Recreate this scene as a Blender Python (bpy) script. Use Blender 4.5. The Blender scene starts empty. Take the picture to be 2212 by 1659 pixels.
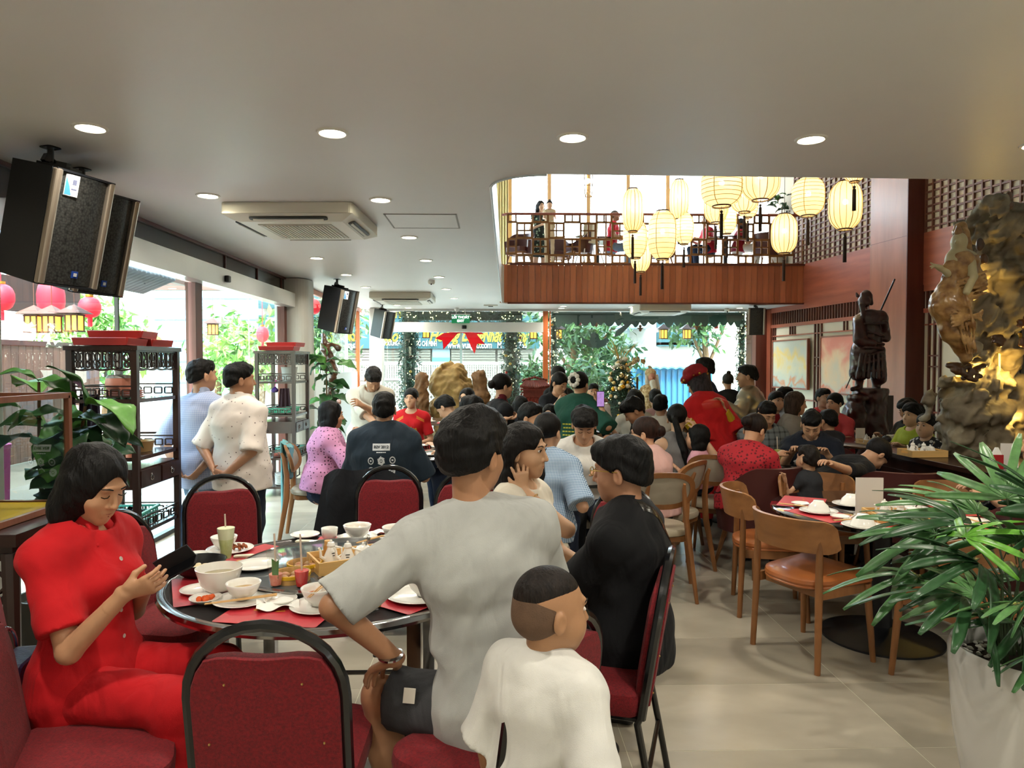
import bpy, bmesh, math, random, time
import numpy as np
from mathutils import Vector, Matrix, Euler
from mathutils.bvhtree import BVHTree
try:
    import openvdb as vdb
except ImportError:
    import pyopenvdb as vdb
T0 = time.time()
random.seed(7)
C = bpy.context.scene.collection
PI = math.pi
R = math.radians
# ------------------------------------------------------------ camera, sky, exposure
F, CX, CY = 1540.0, 1106.0, 829.5
CAMZ = 1.6
PITCH, YAW = math.atan(44.5/F), math.atan(41/F)
sc = bpy.context.scene
cd = bpy.data.cameras.new('camera'); cam = bpy.data.objects.new('camera', cd); C.objects.link(cam)
cam.location = (0, 0, CAMZ); cam.rotation_euler = (PI/2-PITCH, 0, -YAW)
cd.sensor_fit = 'HORIZONTAL'; cd.sensor_width = 36; cd.lens = 36*F/2212; cd.clip_start = .05; cd.clip_end = 400
sc.camera = cam
_R = cam.rotation_euler.to_matrix()
_f, _r, _u = -_R.col[2], _R.col[0], _R.col[1]
w = bpy.data.worlds.new('sky'); sc.world = w; w.use_nodes = True
nt = w.node_tree; bg = nt.nodes['Background']
sky = nt.nodes.new('ShaderNodeTexSky'); sky.sky_type = 'NISHITA'; sky.sun_disc = False
sky.sun_elevation = R(60); sky.sun_rotation = R(200); sky.air_density = 1.6; sky.dust_density = 3
mx = nt.nodes.new('ShaderNodeMixRGB'); mx.inputs[0].default_value = .6; mx.inputs[2].default_value = (.75, .8, .85, 1)
nt.links.new(sky.outputs[0], mx.inputs[1]); nt.links.new(mx.outputs[0], bg.inputs[0]); bg.inputs[1].default_value = 5.5
sd = bpy.data.lights.new('sun', 'SUN'); sd.energy = 6; sd.angle = R(4); so = bpy.data.objects.new('sun', sd)
so.rotation_euler = (R(38), 0, R(35)); C.objects.link(so)
sc.view_settings.view_transform = 'Standard'; sc.view_settings.look = 'None'
sc.view_settings.gamma = 1; sc.view_settings.use_curve_mapping = False
sc.view_settings.exposure = 0.78
sc.cycles.max_bounces = 7; sc.cycles.diffuse_bounces = 4; sc.cycles.glossy_bounces = 3
sc.cycles.transparent_max_bounces = 12; sc.cycles.transmission_bounces = 5
sc.cycles.sample_clamp_indirect = 10; sc.cycles.caustics_reflective = False; sc.cycles.caustics_refractive = False
sc.cycles.use_denoising = True

def ray(px, py):
    return (_f*F + _r*(px-CX) + _u*(CY-py)).normalized()
def W(px, py, Y):
    d = ray(px, py); t = Y/d.y
    return Vector((0, 0, CAMZ)) + d*t
def Zp(px, py, z):
    d = ray(px, py); t = (z-CAMZ)/d.z
    return Vector((0, 0, CAMZ)) + d*t
def Xp(px, py, x):
    d = ray(px, py); t = x/d.x
    return Vector((0, 0, CAMZ)) + d*t

# ------------------------------------------------------------ colours and materials
def lin(h):
    if isinstance(h, str):
        h = h.lstrip('#'); h = [int(h[i:i+2], 16)/255 for i in (0, 2, 4)]
    return tuple(((c/12.92) if c <= .04045 else ((c+.055)/1.055)**2.4) for c in h[:3])+(1,)
_mc = {}
def mat(name, col, rough=.5, metal=0, var=0, vs=5, stretch=(1, 1, 1), bump=0, bs=60, bst=None, coat=0, emit=0, ecol=None,
        trans=0, sheen=0, col2=None, spec=.5, vmode='noise', ior=1.45, sss=0, detail=4):
    if name in _mc: return _mc[name]
    m = bpy.data.materials.new(name); m.use_nodes = True; n = m.node_tree.nodes; l = m.node_tree.links
    b = n['Principled BSDF']; c = lin(col)
    b.inputs['Base Color'].default_value = c; b.inputs['Roughness'].default_value = rough
    b.inputs['Metallic'].default_value = metal; b.inputs['Coat Weight'].default_value = coat
    b.inputs['Coat Roughness'].default_value = .08; b.inputs['IOR'].default_value = ior
    b.inputs['Specular IOR Level'].default_value = spec
    b.inputs['Transmission Weight'].default_value = trans; b.inputs['Sheen Weight'].default_value = sheen
    if sss: b.inputs['Subsurface Weight'].default_value = sss; b.inputs['Subsurface Radius'].default_value = (.01, .004, .002)
    if emit:
        b.inputs['Emission Color'].default_value = lin(ecol or col); b.inputs['Emission Strength'].default_value = emit
    tc = n.new('ShaderNodeTexCoord')
    if var or col2:
        mp = n.new('ShaderNodeMapping'); mp.inputs['Scale'].default_value = stretch; l.new(tc.outputs['Object'], mp.inputs[0])
        if vmode == 'noise':
            t = n.new('ShaderNodeTexNoise'); t.inputs['Scale'].default_value = vs; t.inputs['Detail'].default_value = detail
        elif vmode == 'wave':
            t = n.new('ShaderNodeTexWave'); t.inputs['Scale'].default_value = vs; t.inputs['Distortion'].default_value = 6; t.inputs['Detail'].default_value = 3
        elif vmode == 'voronoi':
            t = n.new('ShaderNodeTexVoronoi'); t.inputs['Scale'].default_value = vs
        elif vmode == 'checker':
            t = n.new('ShaderNodeTexChecker'); t.inputs['Scale'].default_value = vs
        l.new(mp.outputs[0], t.inputs['Vector'])
        fac = t.outputs[1] if vmode == 'checker' else t.outputs[0]
        ramp = n.new('ShaderNodeMapRange'); l.new(fac, ramp.inputs[0])
        if vmode == 'noise': ramp.inputs[1].default_value = .3; ramp.inputs[2].default_value = .7
        mix = n.new('ShaderNodeMixRGB'); l.new(ramp.outputs[0], mix.inputs[0])
        mix.inputs[1].default_value = tuple(min(1, x*(1-var)) for x in c[:3])+(1,)
        mix.inputs[2].default_value = lin(col2) if col2 else tuple(min(1, x*(1+var)) for x in c[:3])+(1,)
        l.new(mix.outputs[0], b.inputs['Base Color'])
    if bump:
        bt = n.new('ShaderNodeTexNoise') if bst != 'weave' else n.new('ShaderNodeTexVoronoi')
        bt.inputs['Scale'].default_value = bs
        mp2 = n.new('ShaderNodeMapping'); mp2.inputs['Scale'].default_value = stretch if bst != 'iso' else (1, 1, 1)
        l.new(tc.outputs['Object'], mp2.inputs[0]); l.new(mp2.outputs[0], bt.inputs['Vector'])
        bn = n.new('ShaderNodeBump'); bn.inputs['Strength'].default_value = bump; bn.inputs['Distance'].default_value = .004
        l.new(bt.outputs[0], bn.inputs['Height']); l.new(bn.outputs[0], b.inputs['Normal'])
    _mc[name] = m
    return m
def wood(name, col, rough=.4, var=.35, axis='z', sc_=18, coat=0):
    st = {'x': (.12, 1, 1), 'y': (1, .12, 1), 'z': (1, 1, .12)}[axis]
    return mat(name, col, rough, var=var, vs=sc_, stretch=st, bump=.15, bs=60, coat=coat, detail=6)
def folds(m, st=.55, sc_=7, dist=.03):
    n = m.node_tree.nodes; l = m.node_tree.links; b = n['Principled BSDF']; tc = n.new('ShaderNodeTexCoord'); t = n.new('ShaderNodeTexNoise')
    mp = n.new('ShaderNodeMapping'); mp.inputs['Rotation'].default_value = (.5, .4, .3); mp.inputs['Scale'].default_value = (1, 1, .38); l.new(tc.outputs['Object'], mp.inputs[0]); l.new(mp.outputs[0], t.inputs[0])
    t.inputs['Scale'].default_value = sc_; t.inputs['Detail'].default_value = 2.5; t.inputs['Distortion'].default_value = 1.4
    bn = n.new('ShaderNodeBump'); bn.inputs['Strength'].default_value = st; bn.inputs['Distance'].default_value = dist; l.new(t.outputs[0], bn.inputs['Height'])
    if b.inputs['Normal'].links: l.new(b.inputs['Normal'].links[0].from_socket, bn.inputs['Normal'])
    l.new(bn.outputs[0], b.inputs['Normal']); return m
def cloth(name, col, var=.12, bs=500, rough=.85, bump=.25, **k):
    if name in _mc: return _mc[name]
    return folds(mat(name, col, rough, var=var, vs=6, bump=bump, bs=bs, bst='iso', sheen=.025, spec=.3, **k))
def translucent(name, col, f=.6):
    m = bpy.data.materials.new(name); m.use_nodes = True; n = m.node_tree.nodes; l = m.node_tree.links; n.clear(); o = n.new('ShaderNodeOutputMaterial')
    a, b, c = n.new('ShaderNodeBsdfDiffuse'), n.new('ShaderNodeBsdfTranslucent'), n.new('ShaderNodeMixShader'); a.inputs[0].default_value = b.inputs[0].default_value = lin(col); c.inputs[0].default_value = f
    l.new(a.outputs[0], c.inputs[1]); l.new(b.outputs[0], c.inputs[2]); l.new(c.outputs[0], o.inputs[0]); return m
def glassmat(name='clear_glass', tint='ffffff', refl=.06, opac=0.0, rough=0.0):
    if name in _mc: return _mc[name]
    m = bpy.data.materials.new(name); m.use_nodes = True; n = m.node_tree.nodes; l = m.node_tree.links
    n.clear(); o = n.new('ShaderNodeOutputMaterial'); t = n.new('ShaderNodeBsdfTransparent'); g = n.new('ShaderNodeBsdfGlossy')
    t.inputs[0].default_value = lin(tint); g.inputs[1].default_value = rough
    fr = n.new('ShaderNodeFresnel'); fr.inputs[0].default_value = 1.45; ge = n.new('ShaderNodeNewGeometry'); iv = n.new('ShaderNodeMath'); iv.operation = 'SUBTRACT'; iv.inputs[0].default_value = 1; l.new(ge.outputs['Backfacing'], iv.inputs[1])
    ad0 = n.new('ShaderNodeMath'); ad0.operation = 'ADD'; ad0.inputs[1].default_value = refl; l.new(fr.outputs[0], ad0.inputs[0]); ad = n.new('ShaderNodeMath'); ad.operation = 'MULTIPLY'; l.new(ad0.outputs[0], ad.inputs[0]); l.new(iv.outputs[0], ad.inputs[1])
    mxx = n.new('ShaderNodeMixShader'); l.new(ad.outputs[0], mxx.inputs[0]); l.new(t.outputs[0], mxx.inputs[1]); l.new(g.outputs[0], mxx.inputs[2])
    l.new(mxx.outputs[0], o.inputs[0]); _mc[name] = m
    return m

# ------------------------------------------------------------ mesh builder
class MB:
    def __init__(s): s.v = []; s.f = []; s.mi = []; s.sm = []
    def _add(s, vs, fs, mi=0, sm=False, M=None):
        o = len(s.v)
        s.v += [tuple(M @ Vector(v)) if M is not None else tuple(v) for v in vs]
        s.f += [tuple(i+o for i in f) for f in fs]; s.mi += [mi]*len(fs); s.sm += [sm]*len(fs)
        return s
    def box(s, c, d, rot=None, mi=0, taper=1, M=None):
        x, y, z = d[0]/2, d[1]/2, d[2]/2; t = taper
        vs = [(-x, -y, -z), (x, -y, -z), (x, y, -z), (-x, y, -z), (-x*t, -y*t, z), (x*t, -y*t, z), (x*t, y*t, z), (-x*t, y*t, z)]
        A = Matrix.Translation(c)
        if rot is not None: A = A @ (Euler(rot).to_matrix().to_4x4() if not isinstance(rot, Matrix) else rot.to_4x4())
        if M is not None: A = M @ A
        return s._add(vs, [(3, 2, 1, 0), (4, 5, 6, 7), (0, 1, 5, 4), (1, 2, 6, 5), (2, 3, 7, 6), (3, 0, 4, 7)], mi, False, A)
    def rbox(s, c, d, r=.01, n=3, rot=None, mi=0, M=None, axis='z'):
        # box with rounded vertical edges (outline in two axes, extruded on the third) and a slight top chamfer
        dx, dy, dz = d
        if axis == 'y': dx, dy, dz = d[0], d[2], d[1]
        if axis == 'x': dx, dy, dz = d[1], d[2], d[0]
        r = min(r, dx/2*.99, dy/2*.99); o = []
        for k, (sx, sy) in enumerate(((1, 1), (-1, 1), (-1, -1), (1, -1))):
            for i in range(n+1):
                a = k*PI/2+i*PI/2/n
                o.append((sx*(dx/2-r)+r*math.cos(a), sy*(dy/2-r)+r*math.sin(a)))
        A = Matrix.Translation(c)
        if rot is not None: A = A @ Euler(rot).to_matrix().to_4x4()
        if axis == 'y': A = A @ Matrix(((1, 0, 0, 0), (0, 0, -1, 0), (0, 1, 0, 0), (0, 0, 0, 1)))
        if axis == 'x': A = A @ Matrix(((0, 0, 1, 0), (1, 0, 0, 0), (0, 1, 0, 0), (0, 0, 0, 1)))
        if M is not None: A = M @ A
        m = len(o); e = min(r*.35, dz*.3, .006)
        rings = [(-dz/2, 1-e*2/min(dx, dy)), (-dz/2+e, 1), (dz/2-e, 1), (dz/2, 1-e*2/min(dx, dy))]
        vs = [(x*k, y*k, z) for z, k in rings for x, y in o]
        fs = [tuple(reversed(range(m))), tuple(range(3*m, 4*m))]
        for q in range(3):
            for i in range(m):
                j = (i+1) % m; fs.append((q*m+i, q*m+j, q*m+m+j, q*m+m+i))
        return s._add(vs, fs, mi, False, A)
    def tube(s, pts, r, n=8, mi=0, caps=True, sq=None, M=None, closed=False, up=None):
        pts = [Vector(p) for p in pts]; k = len(pts)
        rs = r if isinstance(r, (list, tuple)) else [r]*k
        vs = []; prev = None
        for i, p in enumerate(pts):
            if closed: t = (pts[(i+1) % k]-pts[i-1])
            else: t = (pts[min(i+1, k-1)]-pts[max(i-1, 0)])
            t = t.normalized() if t.length > 1e-9 else Vector((0, 0, 1))
            if prev is None:
                a = Vector(up) if up else (Vector((0, 0, 1)) if abs(t.z) < .9 else Vector((1, 0, 0)))
            else: a = prev
            x = (a - t*a.dot(t)); x = x.normalized() if x.length > 1e-6 else t.orthogonal().normalized()
            prev = x; y = t.cross(x)
            sx, sy = sq if sq else (1, 1)
            for j in range(n):
                g = 2*PI*j/n + (PI/n if n == 4 else 0)
                vs.append(p + x*math.cos(g)*rs[i]*sx + y*math.sin(g)*rs[i]*sy)
        fs = []
        for i in range(k if closed else k-1):
            i2 = (i+1) % k
            for j in range(n):
                j2 = (j+1) % n; fs.append((i*n+j, i*n+j2, i2*n+j2, i2*n+j))
        if caps and not closed: fs += [tuple(reversed(range(n))), tuple(range((k-1)*n, k*n))]
        return s._add(vs, fs, mi, n > 5, M)
    def lathe(s, prof, n=24, c=(0, 0, 0), mi=0, M=None, sc=(1, 1), cap0=True, cap1=True, smooth=True):
        vs = []
        for r, z in prof:
            for j in range(n):
                a = 2*PI*j/n; vs.append((c[0]+r*math.cos(a)*sc[0], c[1]+r*math.sin(a)*sc[1], c[2]+z))
        fs = []
        for i in range(len(prof)-1):
            for j in range(n):
                k = (j+1) % n; fs.append((i*n+j, i*n+k, i*n+n+k, i*n+n+j))
        m = len(prof)
        if cap0 and prof[0][0] > 1e-5: fs.append(tuple(reversed(range(n))))
        if cap1 and prof[-1][0] > 1e-5: fs.append(tuple(range((m-1)*n, m*n)))
        return s._add(vs, fs, mi, smooth, M)
    def ball(s, c, r, n=12, m=8, mi=0, M=None, rot=None):
        if not isinstance(r, (tuple, list)): r = (r, r, r)
        A = Matrix.Translation(c)
        if rot is not None: A = A @ Euler(rot).to_matrix().to_4x4()
        A = A @ Matrix.Diagonal((r[0], r[1], r[2], 1))
        if M is not None: A = M @ A
        pr = [(max(1e-4, math.sin(PI*i/m)), -math.cos(PI*i/m)) for i in range(m+1)]
        return s.lathe(pr, n, mi=mi, M=A, cap0=False, cap1=False)
    def prism(s, out, depth, M=None, mi=0, sm=False, z0=0):
        # outline in local xy, extruded along z
        m = len(out); vs = [(x, y, z0) for x, y in out]+[(x, y, z0+depth) for x, y in out]
        fs = [tuple(reversed(range(m))), tuple(range(m, 2*m))]+[(i, (i+1) % m, m+(i+1) % m, m+i) for i in range(m)]
        return s._add(vs, fs, mi, sm, M)
    def grid(s, fn, nu, nv, mi=0, M=None, thick=0, sm=True, mis=None):
        vs = [Vector(fn(i/nu, j/nv)) for j in range(nv+1) for i in range(nu+1)]
        fs = [(j*(nu+1)+i, j*(nu+1)+i+1, (j+1)*(nu+1)+i+1, (j+1)*(nu+1)+i) for j in range(nv) for i in range(nu)]
        if thick:
            nrm = [Vector((0, 0, 0)) for _ in vs]
            for f in fs:
                q = (vs[f[2]]-vs[f[0]]).cross(vs[f[3]]-vs[f[1]])
                for i in f: nrm[i] += q
            o = len(vs)
            vs2 = [v-(q.normalized() if q.length > 0 else q)*thick for v, q in zip(vs, nrm)]
            bd = [i for i in range(nu)]+[nu+j*(nu+1) for j in range(nv)]+[(nv)*(nu+1)+nu-i for i in range(nu)]+[(nv-j)*(nu+1) for j in range(nv)]
            ff = fs+[tuple(reversed([i+o for i in f])) for f in fs]
            for a in range(len(bd)):
                p, q = bd[a], bd[(a+1) % len(bd)]; ff.append((q, p, p+o, q+o))
            return s._add(vs+vs2, ff, mi, sm, M)
        return s._add(vs, fs, mi, sm, M)
    def mesh(s, name, mats):
        me = bpy.data.meshes.new(name)
        me.from_pydata(s.v, [], s.f)
        for m in (mats if isinstance(mats, (list, tuple)) else [mats]): me.materials.append(m)
        me.polygons.foreach_set('material_index', s.mi); me.polygons.foreach_set('use_smooth', s.sm)
        me.update()
        return me
    def build(s, name, mats, parent=None, label=None, loc=None, kind=None, auto=True):
        me = s.mesh(name, mats)
        if any(s.sm) and auto:
            try: me.set_sharp_from_angle(angle=R(40))
            except Exception: pass
        return put(name, me, parent, label, loc, kind)
def put(name, me, parent=None, label=None, loc=None, kind=None, rot=None):
    o = bpy.data.objects.new(name, me); C.objects.link(o)
    if parent: o.parent = parent
    if loc is not None: o.location = loc
    if rot is not None: o.rotation_euler = rot
    if label: o['label'] = label
    if kind: o['kind'] = kind
    return o
def thing(name, label, cat, loc=(0, 0, 0), rz=0, group=None):
    o = bpy.data.objects.new(name, None); C.objects.link(o); o.empty_display_size = .1
    o.location = loc; o.rotation_euler = (0, 0, rz); o['label'] = label; o['category'] = cat
    if group: o['group'] = group
    return o
def tag(o, label, cat, group=None, kind=None):
    o['label'] = label; o['category'] = cat
    if group: o['group'] = group
    if kind: o['kind'] = kind
    return o
def dup(root, loc, rz=None, label=None, group=None, rot=None, scale=None):
    r = root.copy(); C.objects.link(r); r.location = loc
    if rz is not None: r.rotation_euler = (0, 0, rz)
    if rot is not None: r.rotation_euler = rot
    if scale: r.scale = scale if isinstance(scale, (tuple, list)) else (scale,)*3
    if label: r['label'] = label
    if group: r['group'] = group
    for ch in list(root.children):
        c = ch.copy(); C.objects.link(c); c.parent = r
        for g in list(ch.children):
            d = g.copy(); C.objects.link(d); d.parent = c
    return r
def struct(name, mb, m, parent=None):
    return mb.build(name, m, parent, kind='structure')
def text(body, size, loc, rot, m, parent=None, name='lettering', ext=.002, shear=0, bold=0, width=0):
    cu = bpy.data.curves.new(name, 'FONT'); cu.body = body; cu.size = size; cu.extrude = ext; cu.shear = shear; cu.offset = bold
    cu.align_x = 'CENTER'; cu.align_y = 'CENTER'; cu.resolution_u = 4
    o = bpy.data.objects.new('tmp', cu); C.objects.link(o); bpy.context.view_layer.update()
    me = bpy.data.meshes.new_from_object(o.evaluated_get(bpy.context.evaluated_depsgraph_get())); bpy.data.objects.remove(o); me.name = name
    me.materials.clear(); me.materials.append(m)
    if width:
        xs_ = [v.co.x for v in me.vertices]; k = width/(max(xs_)-min(xs_))
        for v in me.vertices: v.co.x *= k
    return put(name, me, parent, loc=loc, rot=rot, kind='stuff')
def frame_rot(fwd, up=(0, 0, 1)):
    # matrix whose columns are right, forward, up
    f = Vector(fwd).normalized(); u = Vector(up); r = f.cross(u)
    if r.length < 1e-5: r = Vector((1, 0, 0))
    r.normalize(); u = r.cross(f)
    return Matrix((r, f, u)).transposed()
# ============================================================ the room
ceil_m = mat('ceiling_paint', 'd6d5d4', .45, var=.03, vs=.8, bump=.02, bs=4)
white_m = mat('white_paint', 'e4e4e0', .6)
grey_m = mat('grey_column_paint', 'b3b0a8', .6, var=.05, vs=2)
redwood = wood('red_stained_wood', '94523f', .38, .22, 'z', 9)
redwood_x = wood('red_stained_wood_across', '9a5745', .4, .22, 'x', 9)
redwood_dk = wood('dark_red_stained_wood', '5a2c22', .4, .2, 'z', 9)
orange_wood = wood('orange_wood_frame', 'a3562c', .4, .15, 'z', 9)
plank_m = [wood('plank_wood_%d' % i, c, .45, .18, 'z', 12) for i, c in enumerate(('a8674b', 'a06045', 'b06e50', '985a40'))]
silver_m = mat('brushed_silver', 'd9dad8', .32, .35, var=.04, vs=3)
black_pl = mat('black_plastic', '101114', .4)
white_pl = mat('white_plastic', 'dcdbd3', .4)
H, YF, XL = 2.85, 16.45, -3.05
H2 = 3.62
# floor: a bed of pale joint with every tile a slab of its own
tile_ms = []
for i, (a, b2) in enumerate((('9b9484', 'aaa292'), ('a49c8c', 'b2aa99'), ('938c7d', 'a39b8b'))):
    m = mat('floor_tile_%d' % i, a, .26, var=.1, vs=1.6, col2=b2, stretch=(1, 1.8, 1), bump=.02, bs=30, detail=8)
    tile_ms.append(m)
fl = struct('floor', MB().box((2.4, 7.7, -.0508), (11.4, 18, .1)), mat('floor_joint', 'd0cbb2', .6))
tms = [MB().box((0, 0, -.004), (1.197, .597, .008)).mesh('tile', m) for m in tile_ms]
k = 0
for ix in range(-5, 5):
    for iy in range(0, 28):
        x, y = 1.75+1.2*ix+.6, .48+.6*iy+.3
        if y > YF or (x > 6.9): continue
        k += 1
        o = put('tile', tms[random.randrange(3)], fl, loc=(x, y, 0))
        if random.random() < .5: o.rotation_euler = (0, 0, PI)
# ceiling slab with the rounded void
def arc(cx, cy, r, a0, a1, n=8): return [(cx+r*math.cos(R(a0+(a1-a0)*i/n)), cy+r*math.sin(R(a0+(a1-a0)*i/n))) for i in range(n+1)]
near_y = 4.78
out = [(XL-.2, -1.6), (8.2, -1.6), (8.2, near_y)] + arc(.36, near_y+.36, .36, 270, 180)[0:1]
out = [(XL-.2, -1.6), (8.2, -1.6), (8.2, near_y+.12)] + arc(.34, near_y+.32, .36, 272, 184) + arc(.42, 14.55, .25, 176, 90) + [(7.2, 14.8), (7.2, YF), (XL-.2, YF)]
struct('ceiling', MB().prism(out, H2-H, z0=H), ceil_m)
struct('trim_1', MB().tube([(p[0]+.004, p[1]+.003, H-.004) for p in out[3:21]], .010, 6), mat('void_edge_trim', 'c9d4da', .4))
# lower walls
struct('wall_back', MB().box((2.5, -1.6, 1.45), (11.5, .1, 2.9)), grey_m)
struct('ceiling_upper', MB().box((2.4, 9, 6.75), (11.6, 21, .1)), white_m)
struct('wall_back_upper', MB().box((2.5, 2.2, 5.2), (11.5, .1, 3.1)), white_m)
wl = struct('wall_left', MB().box((XL-.12, 1.2, 1.42), (.16, 5.8, 2.84)), grey_m)
struct('wall_left_upper', MB().box((XL-.12, 9, 5.2), (.16, 14, 3.1)), white_m)
# columns on the left
struct('column_near_left', MB().rbox((XL-.06, 4.12, 1.42), (.3, .66, 2.84), .1, 5), grey_m)
struct('column_left', MB().rbox((XL+.08, 10.78, 1.42), (.50, .56, 2.84), .16, 6), grey_m)
struct('column_corner_left', MB().rbox((XL+.42, YF-.2, 1.42), (.30, .3, 2.84), .04, 4), mat('corner_column_paint', 'd2d0cb', .6))
# left glass front
gl = glassmat('window_glass', 'e6efec', .10)
w1 = struct('window_1', MB().box((XL, 7.6, 2.735), (.02, 6.3, .23)), mat('dark_film', '3a3734', .15))
struct('window_frame', MB().box((XL+.01, 7.6, 2.835), (.05, 6.3, .03)), redwood_dk, w1)
for y in (6.0, 8.2, 9.3, 10.35):
    struct('mullion', MB().box((XL+.01, y, 2.735), (.03, .03, .2)), redwood_dk, w1)
for y0, y1 in ((4.46, 5.86), (5.9, 7.25), (7.5, 9.0), (9.04, 10.45)):
    struct('pane', MB().box((XL-.01, (y0+y1)/2, 1.22), (.012, y1-y0, 2.4)), gl, w1)
for y, wd, m in ((7.38, .17, redwood_dk), (10.42, .12, redwood_dk)):
    struct('post', MB().box((XL, y, 1.21), (.10, wd, 2.42)), m, w1)
struct('sill', MB().box((XL, 7.5, .02), (.06, 6, .04)), black_pl, w1)
struct('glass_edge_strip', MB().box((XL, 5.88, 1.22), (.03, .02, 2.4)), black_pl, w1)
hd = thing('sliding_door_header', 'long silver sliding door header box high on the left glass front', 'door header', (XL+.09, 7.6, 2.52))
MB().box((0, 0, 0), (.16, 6.2, .2)).build('header_box', silver_m, hd)
MB().box((0, 3.11, 0), (.165, .02, .205)).build('end_cap', white_pl, hd)
s = MB().rbox((.1, .0, -.01), (.05, .09, .07), .02).build('sensor', black_pl, hd, 'black dome sensor')
s.location = (0, .2, 0)
w2 = struct('window_2', MB().box((XL+.02, 13.7, 2.80), (.06, 5.4, .08)), orange_wood)
for y in (16.12, 11.1): struct('post', MB().box((XL+.02, y, 1.38), (.07, .09, 2.76)), orange_wood, w2)
for y0, y1 in ((11.2, 12.8), (12.82, 14.4), (14.42, 16.06)):
    struct('pane', MB().box((XL, (y0+y1)/2, 1.38), (.012, y1-y0, 2.74)), gl, w2)
struct('frosted_film', MB().box((XL+.012, 13.6, .72), (.004, 4.9, 1.4)), mat('frosted_film_material', 'dfe6e8', .6, trans=.0), w2)
# far glass front
def fx(px, D=YF): return W(px, 785, D).x
w3 = struct('window_3', MB().box((1.75, YF, 2.825), (9.2, .08, .05)), mat('pale_head_frame', 'c9c9c6', .5))
for px, wd in ((812, .06), (1178, .12), (1188, .03)):
    struct('post', MB().box((fx(px), YF, 1.4), (wd, .09, 2.8)), orange_wood, w3)
xs = [fx(818), fx(905), fx(1000), fx(1086), fx(1172)]
for a, b2 in zip(xs, xs[1:]): struct('pane', MB().box(((a+b2)/2, YF+.0, 1.4), (b2-a-.012, .012, 2.8)), gl, w3)
xs = [fx(1193), fx(1310), fx(1420), fx(1530), fx(1625)]
for a, b2 in zip(xs, xs[1:]): struct('pane', MB().box(((a+b2)/2, YF+.0, 1.4), (b2-a-.012, .012, 2.8)), gl, w3)
struct('door_edge', MB().box((fx(996), YF-.02, 1.15), (.05, .03, 2.3)), mat('pale_blue_edge', 'bcd8dc', .3), w3)
hd2 = thing('sliding_door_header', 'white sliding door header box across the far glass front under the exit sign', 'door header', ((fx(838)+fx(1172))/2, YF-.12, 2.425))
MB().box((0, 0, 0), (fx(1172)-fx(838), .16, .22)).build('header_box', silver_m, hd2)
MB().rbox((-.02, -.1, -.0), (.11, .06, .08), .03).build('sensor', black_pl, hd2, 'black dome sensor')
ex = thing('exit_sign', 'green lit exit sign hanging above the far sliding door', 'sign', W(995, 689, 16.0))
MB().box((0, 0, 0), (.40, .03, .19)).build('sign_body', mat('exit_green', '0d6b40', .4, emit=.5), ex)
MB().box((0, 0, .1), (.42, .04, .02)).build('top_rail', silver_m, ex)
wht = mat('lit_white', 'ffffff', .5, emit=1.6)
text('LỐI THOÁT', .075, (0, -.018, .035), (PI/2, 0, 0), wht, ex, bold=.002)
text('EXIT', .075, (0, -.018, -.045), (PI/2, 0, 0), wht, ex, bold=.002)
for q in (-.1, .1): MB().tube([(q, 0, .1), (q, 0, 2.86-ex.location.z)], .006, 5).build('hanger', silver_m, ex)
# right wall in its own frame: x towards the camera, -y into the room
RM = Matrix(((.0985, .995, 0, 6.36), (-.995, .0985, 0, YF), (0, 0, 1, 0), (0, 0, 0, 1)))
def rb(mb, s0, s1, z0, z1, off, th): return mb.box(((s0+s1)/2, -off+th/2, (z0+z1)/2), (s1-s0, th, z1-z0))
backing = mat('pale_lattice_backing', 'cfc9bb', .8)
wr = put('wall_right', rb(MB(), 0, 18, 0, 6.7, 0, .1).mesh('wall_right', backing), kind='structure'); wr.matrix_world = RM
def rpart(name, mb, m): return struct(name, mb, m, wr)
SB0, SB1 = 4.32, 5.25     # pillar
for s0, s1 in ((0.0, SB0), (SB1, 9.6)):
    rpart('band', rb(MB(), s0, s1, H, H2+.05, .04, .04), redwood_x)
    n = int((s1-s0)/.165)
    st = s0 if s0 > 1 else 1.2
    xs = [st+.03+i*(s1-st-.06)/int((s1-st)/.165) for i in range(int((s1-st)/.165)+1)]
    latw = wood('lattice_wood', '6e4438', .5, .2, 'z', 9); vm = rb(MB(), -.014, .014, H2+.05, 6.4, .035, .035).mesh('slat', latw)
    for x in xs: o = put('slat', vm, wr, loc=(x, 0, 0), kind='structure')
    hm = rb(MB(), 0, s1-st, -.014, .014, .03, .03).mesh('slat', latw)
    for i in range(24): o = put('slat', hm, wr, loc=(st, 0, H2+.12+i*.112), kind='structure')
pl_ = struct('pillar_right', rb(MB(), SB0, SB1, 0, 6.6, .32, .34), wood('pillar_veneer', '9a6450', .3, .16, 'z', 7), wr)
struct('seam', rb(MB(), SB0-.002, SB1+.002, 3.62, 3.626, .322, .01), redwood_dk, pl_)
struct('pillar_shaded_side', rb(MB(), SB1, SB1+.02, 0, 6.6, .32, .34), redwood_dk, wr)  # darker skin puts the shade of the camera-facing side into its colour
struct('pillar_corner', MB().box((-.12, -.14, 1.42), (.5, .36, 2.84)), redwood_dk, wr)
struct('wall_far_right_cladding', MB().box((.2, -.03, 1.42), (.22, .06, 2.84)), redwood, wr)
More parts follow.
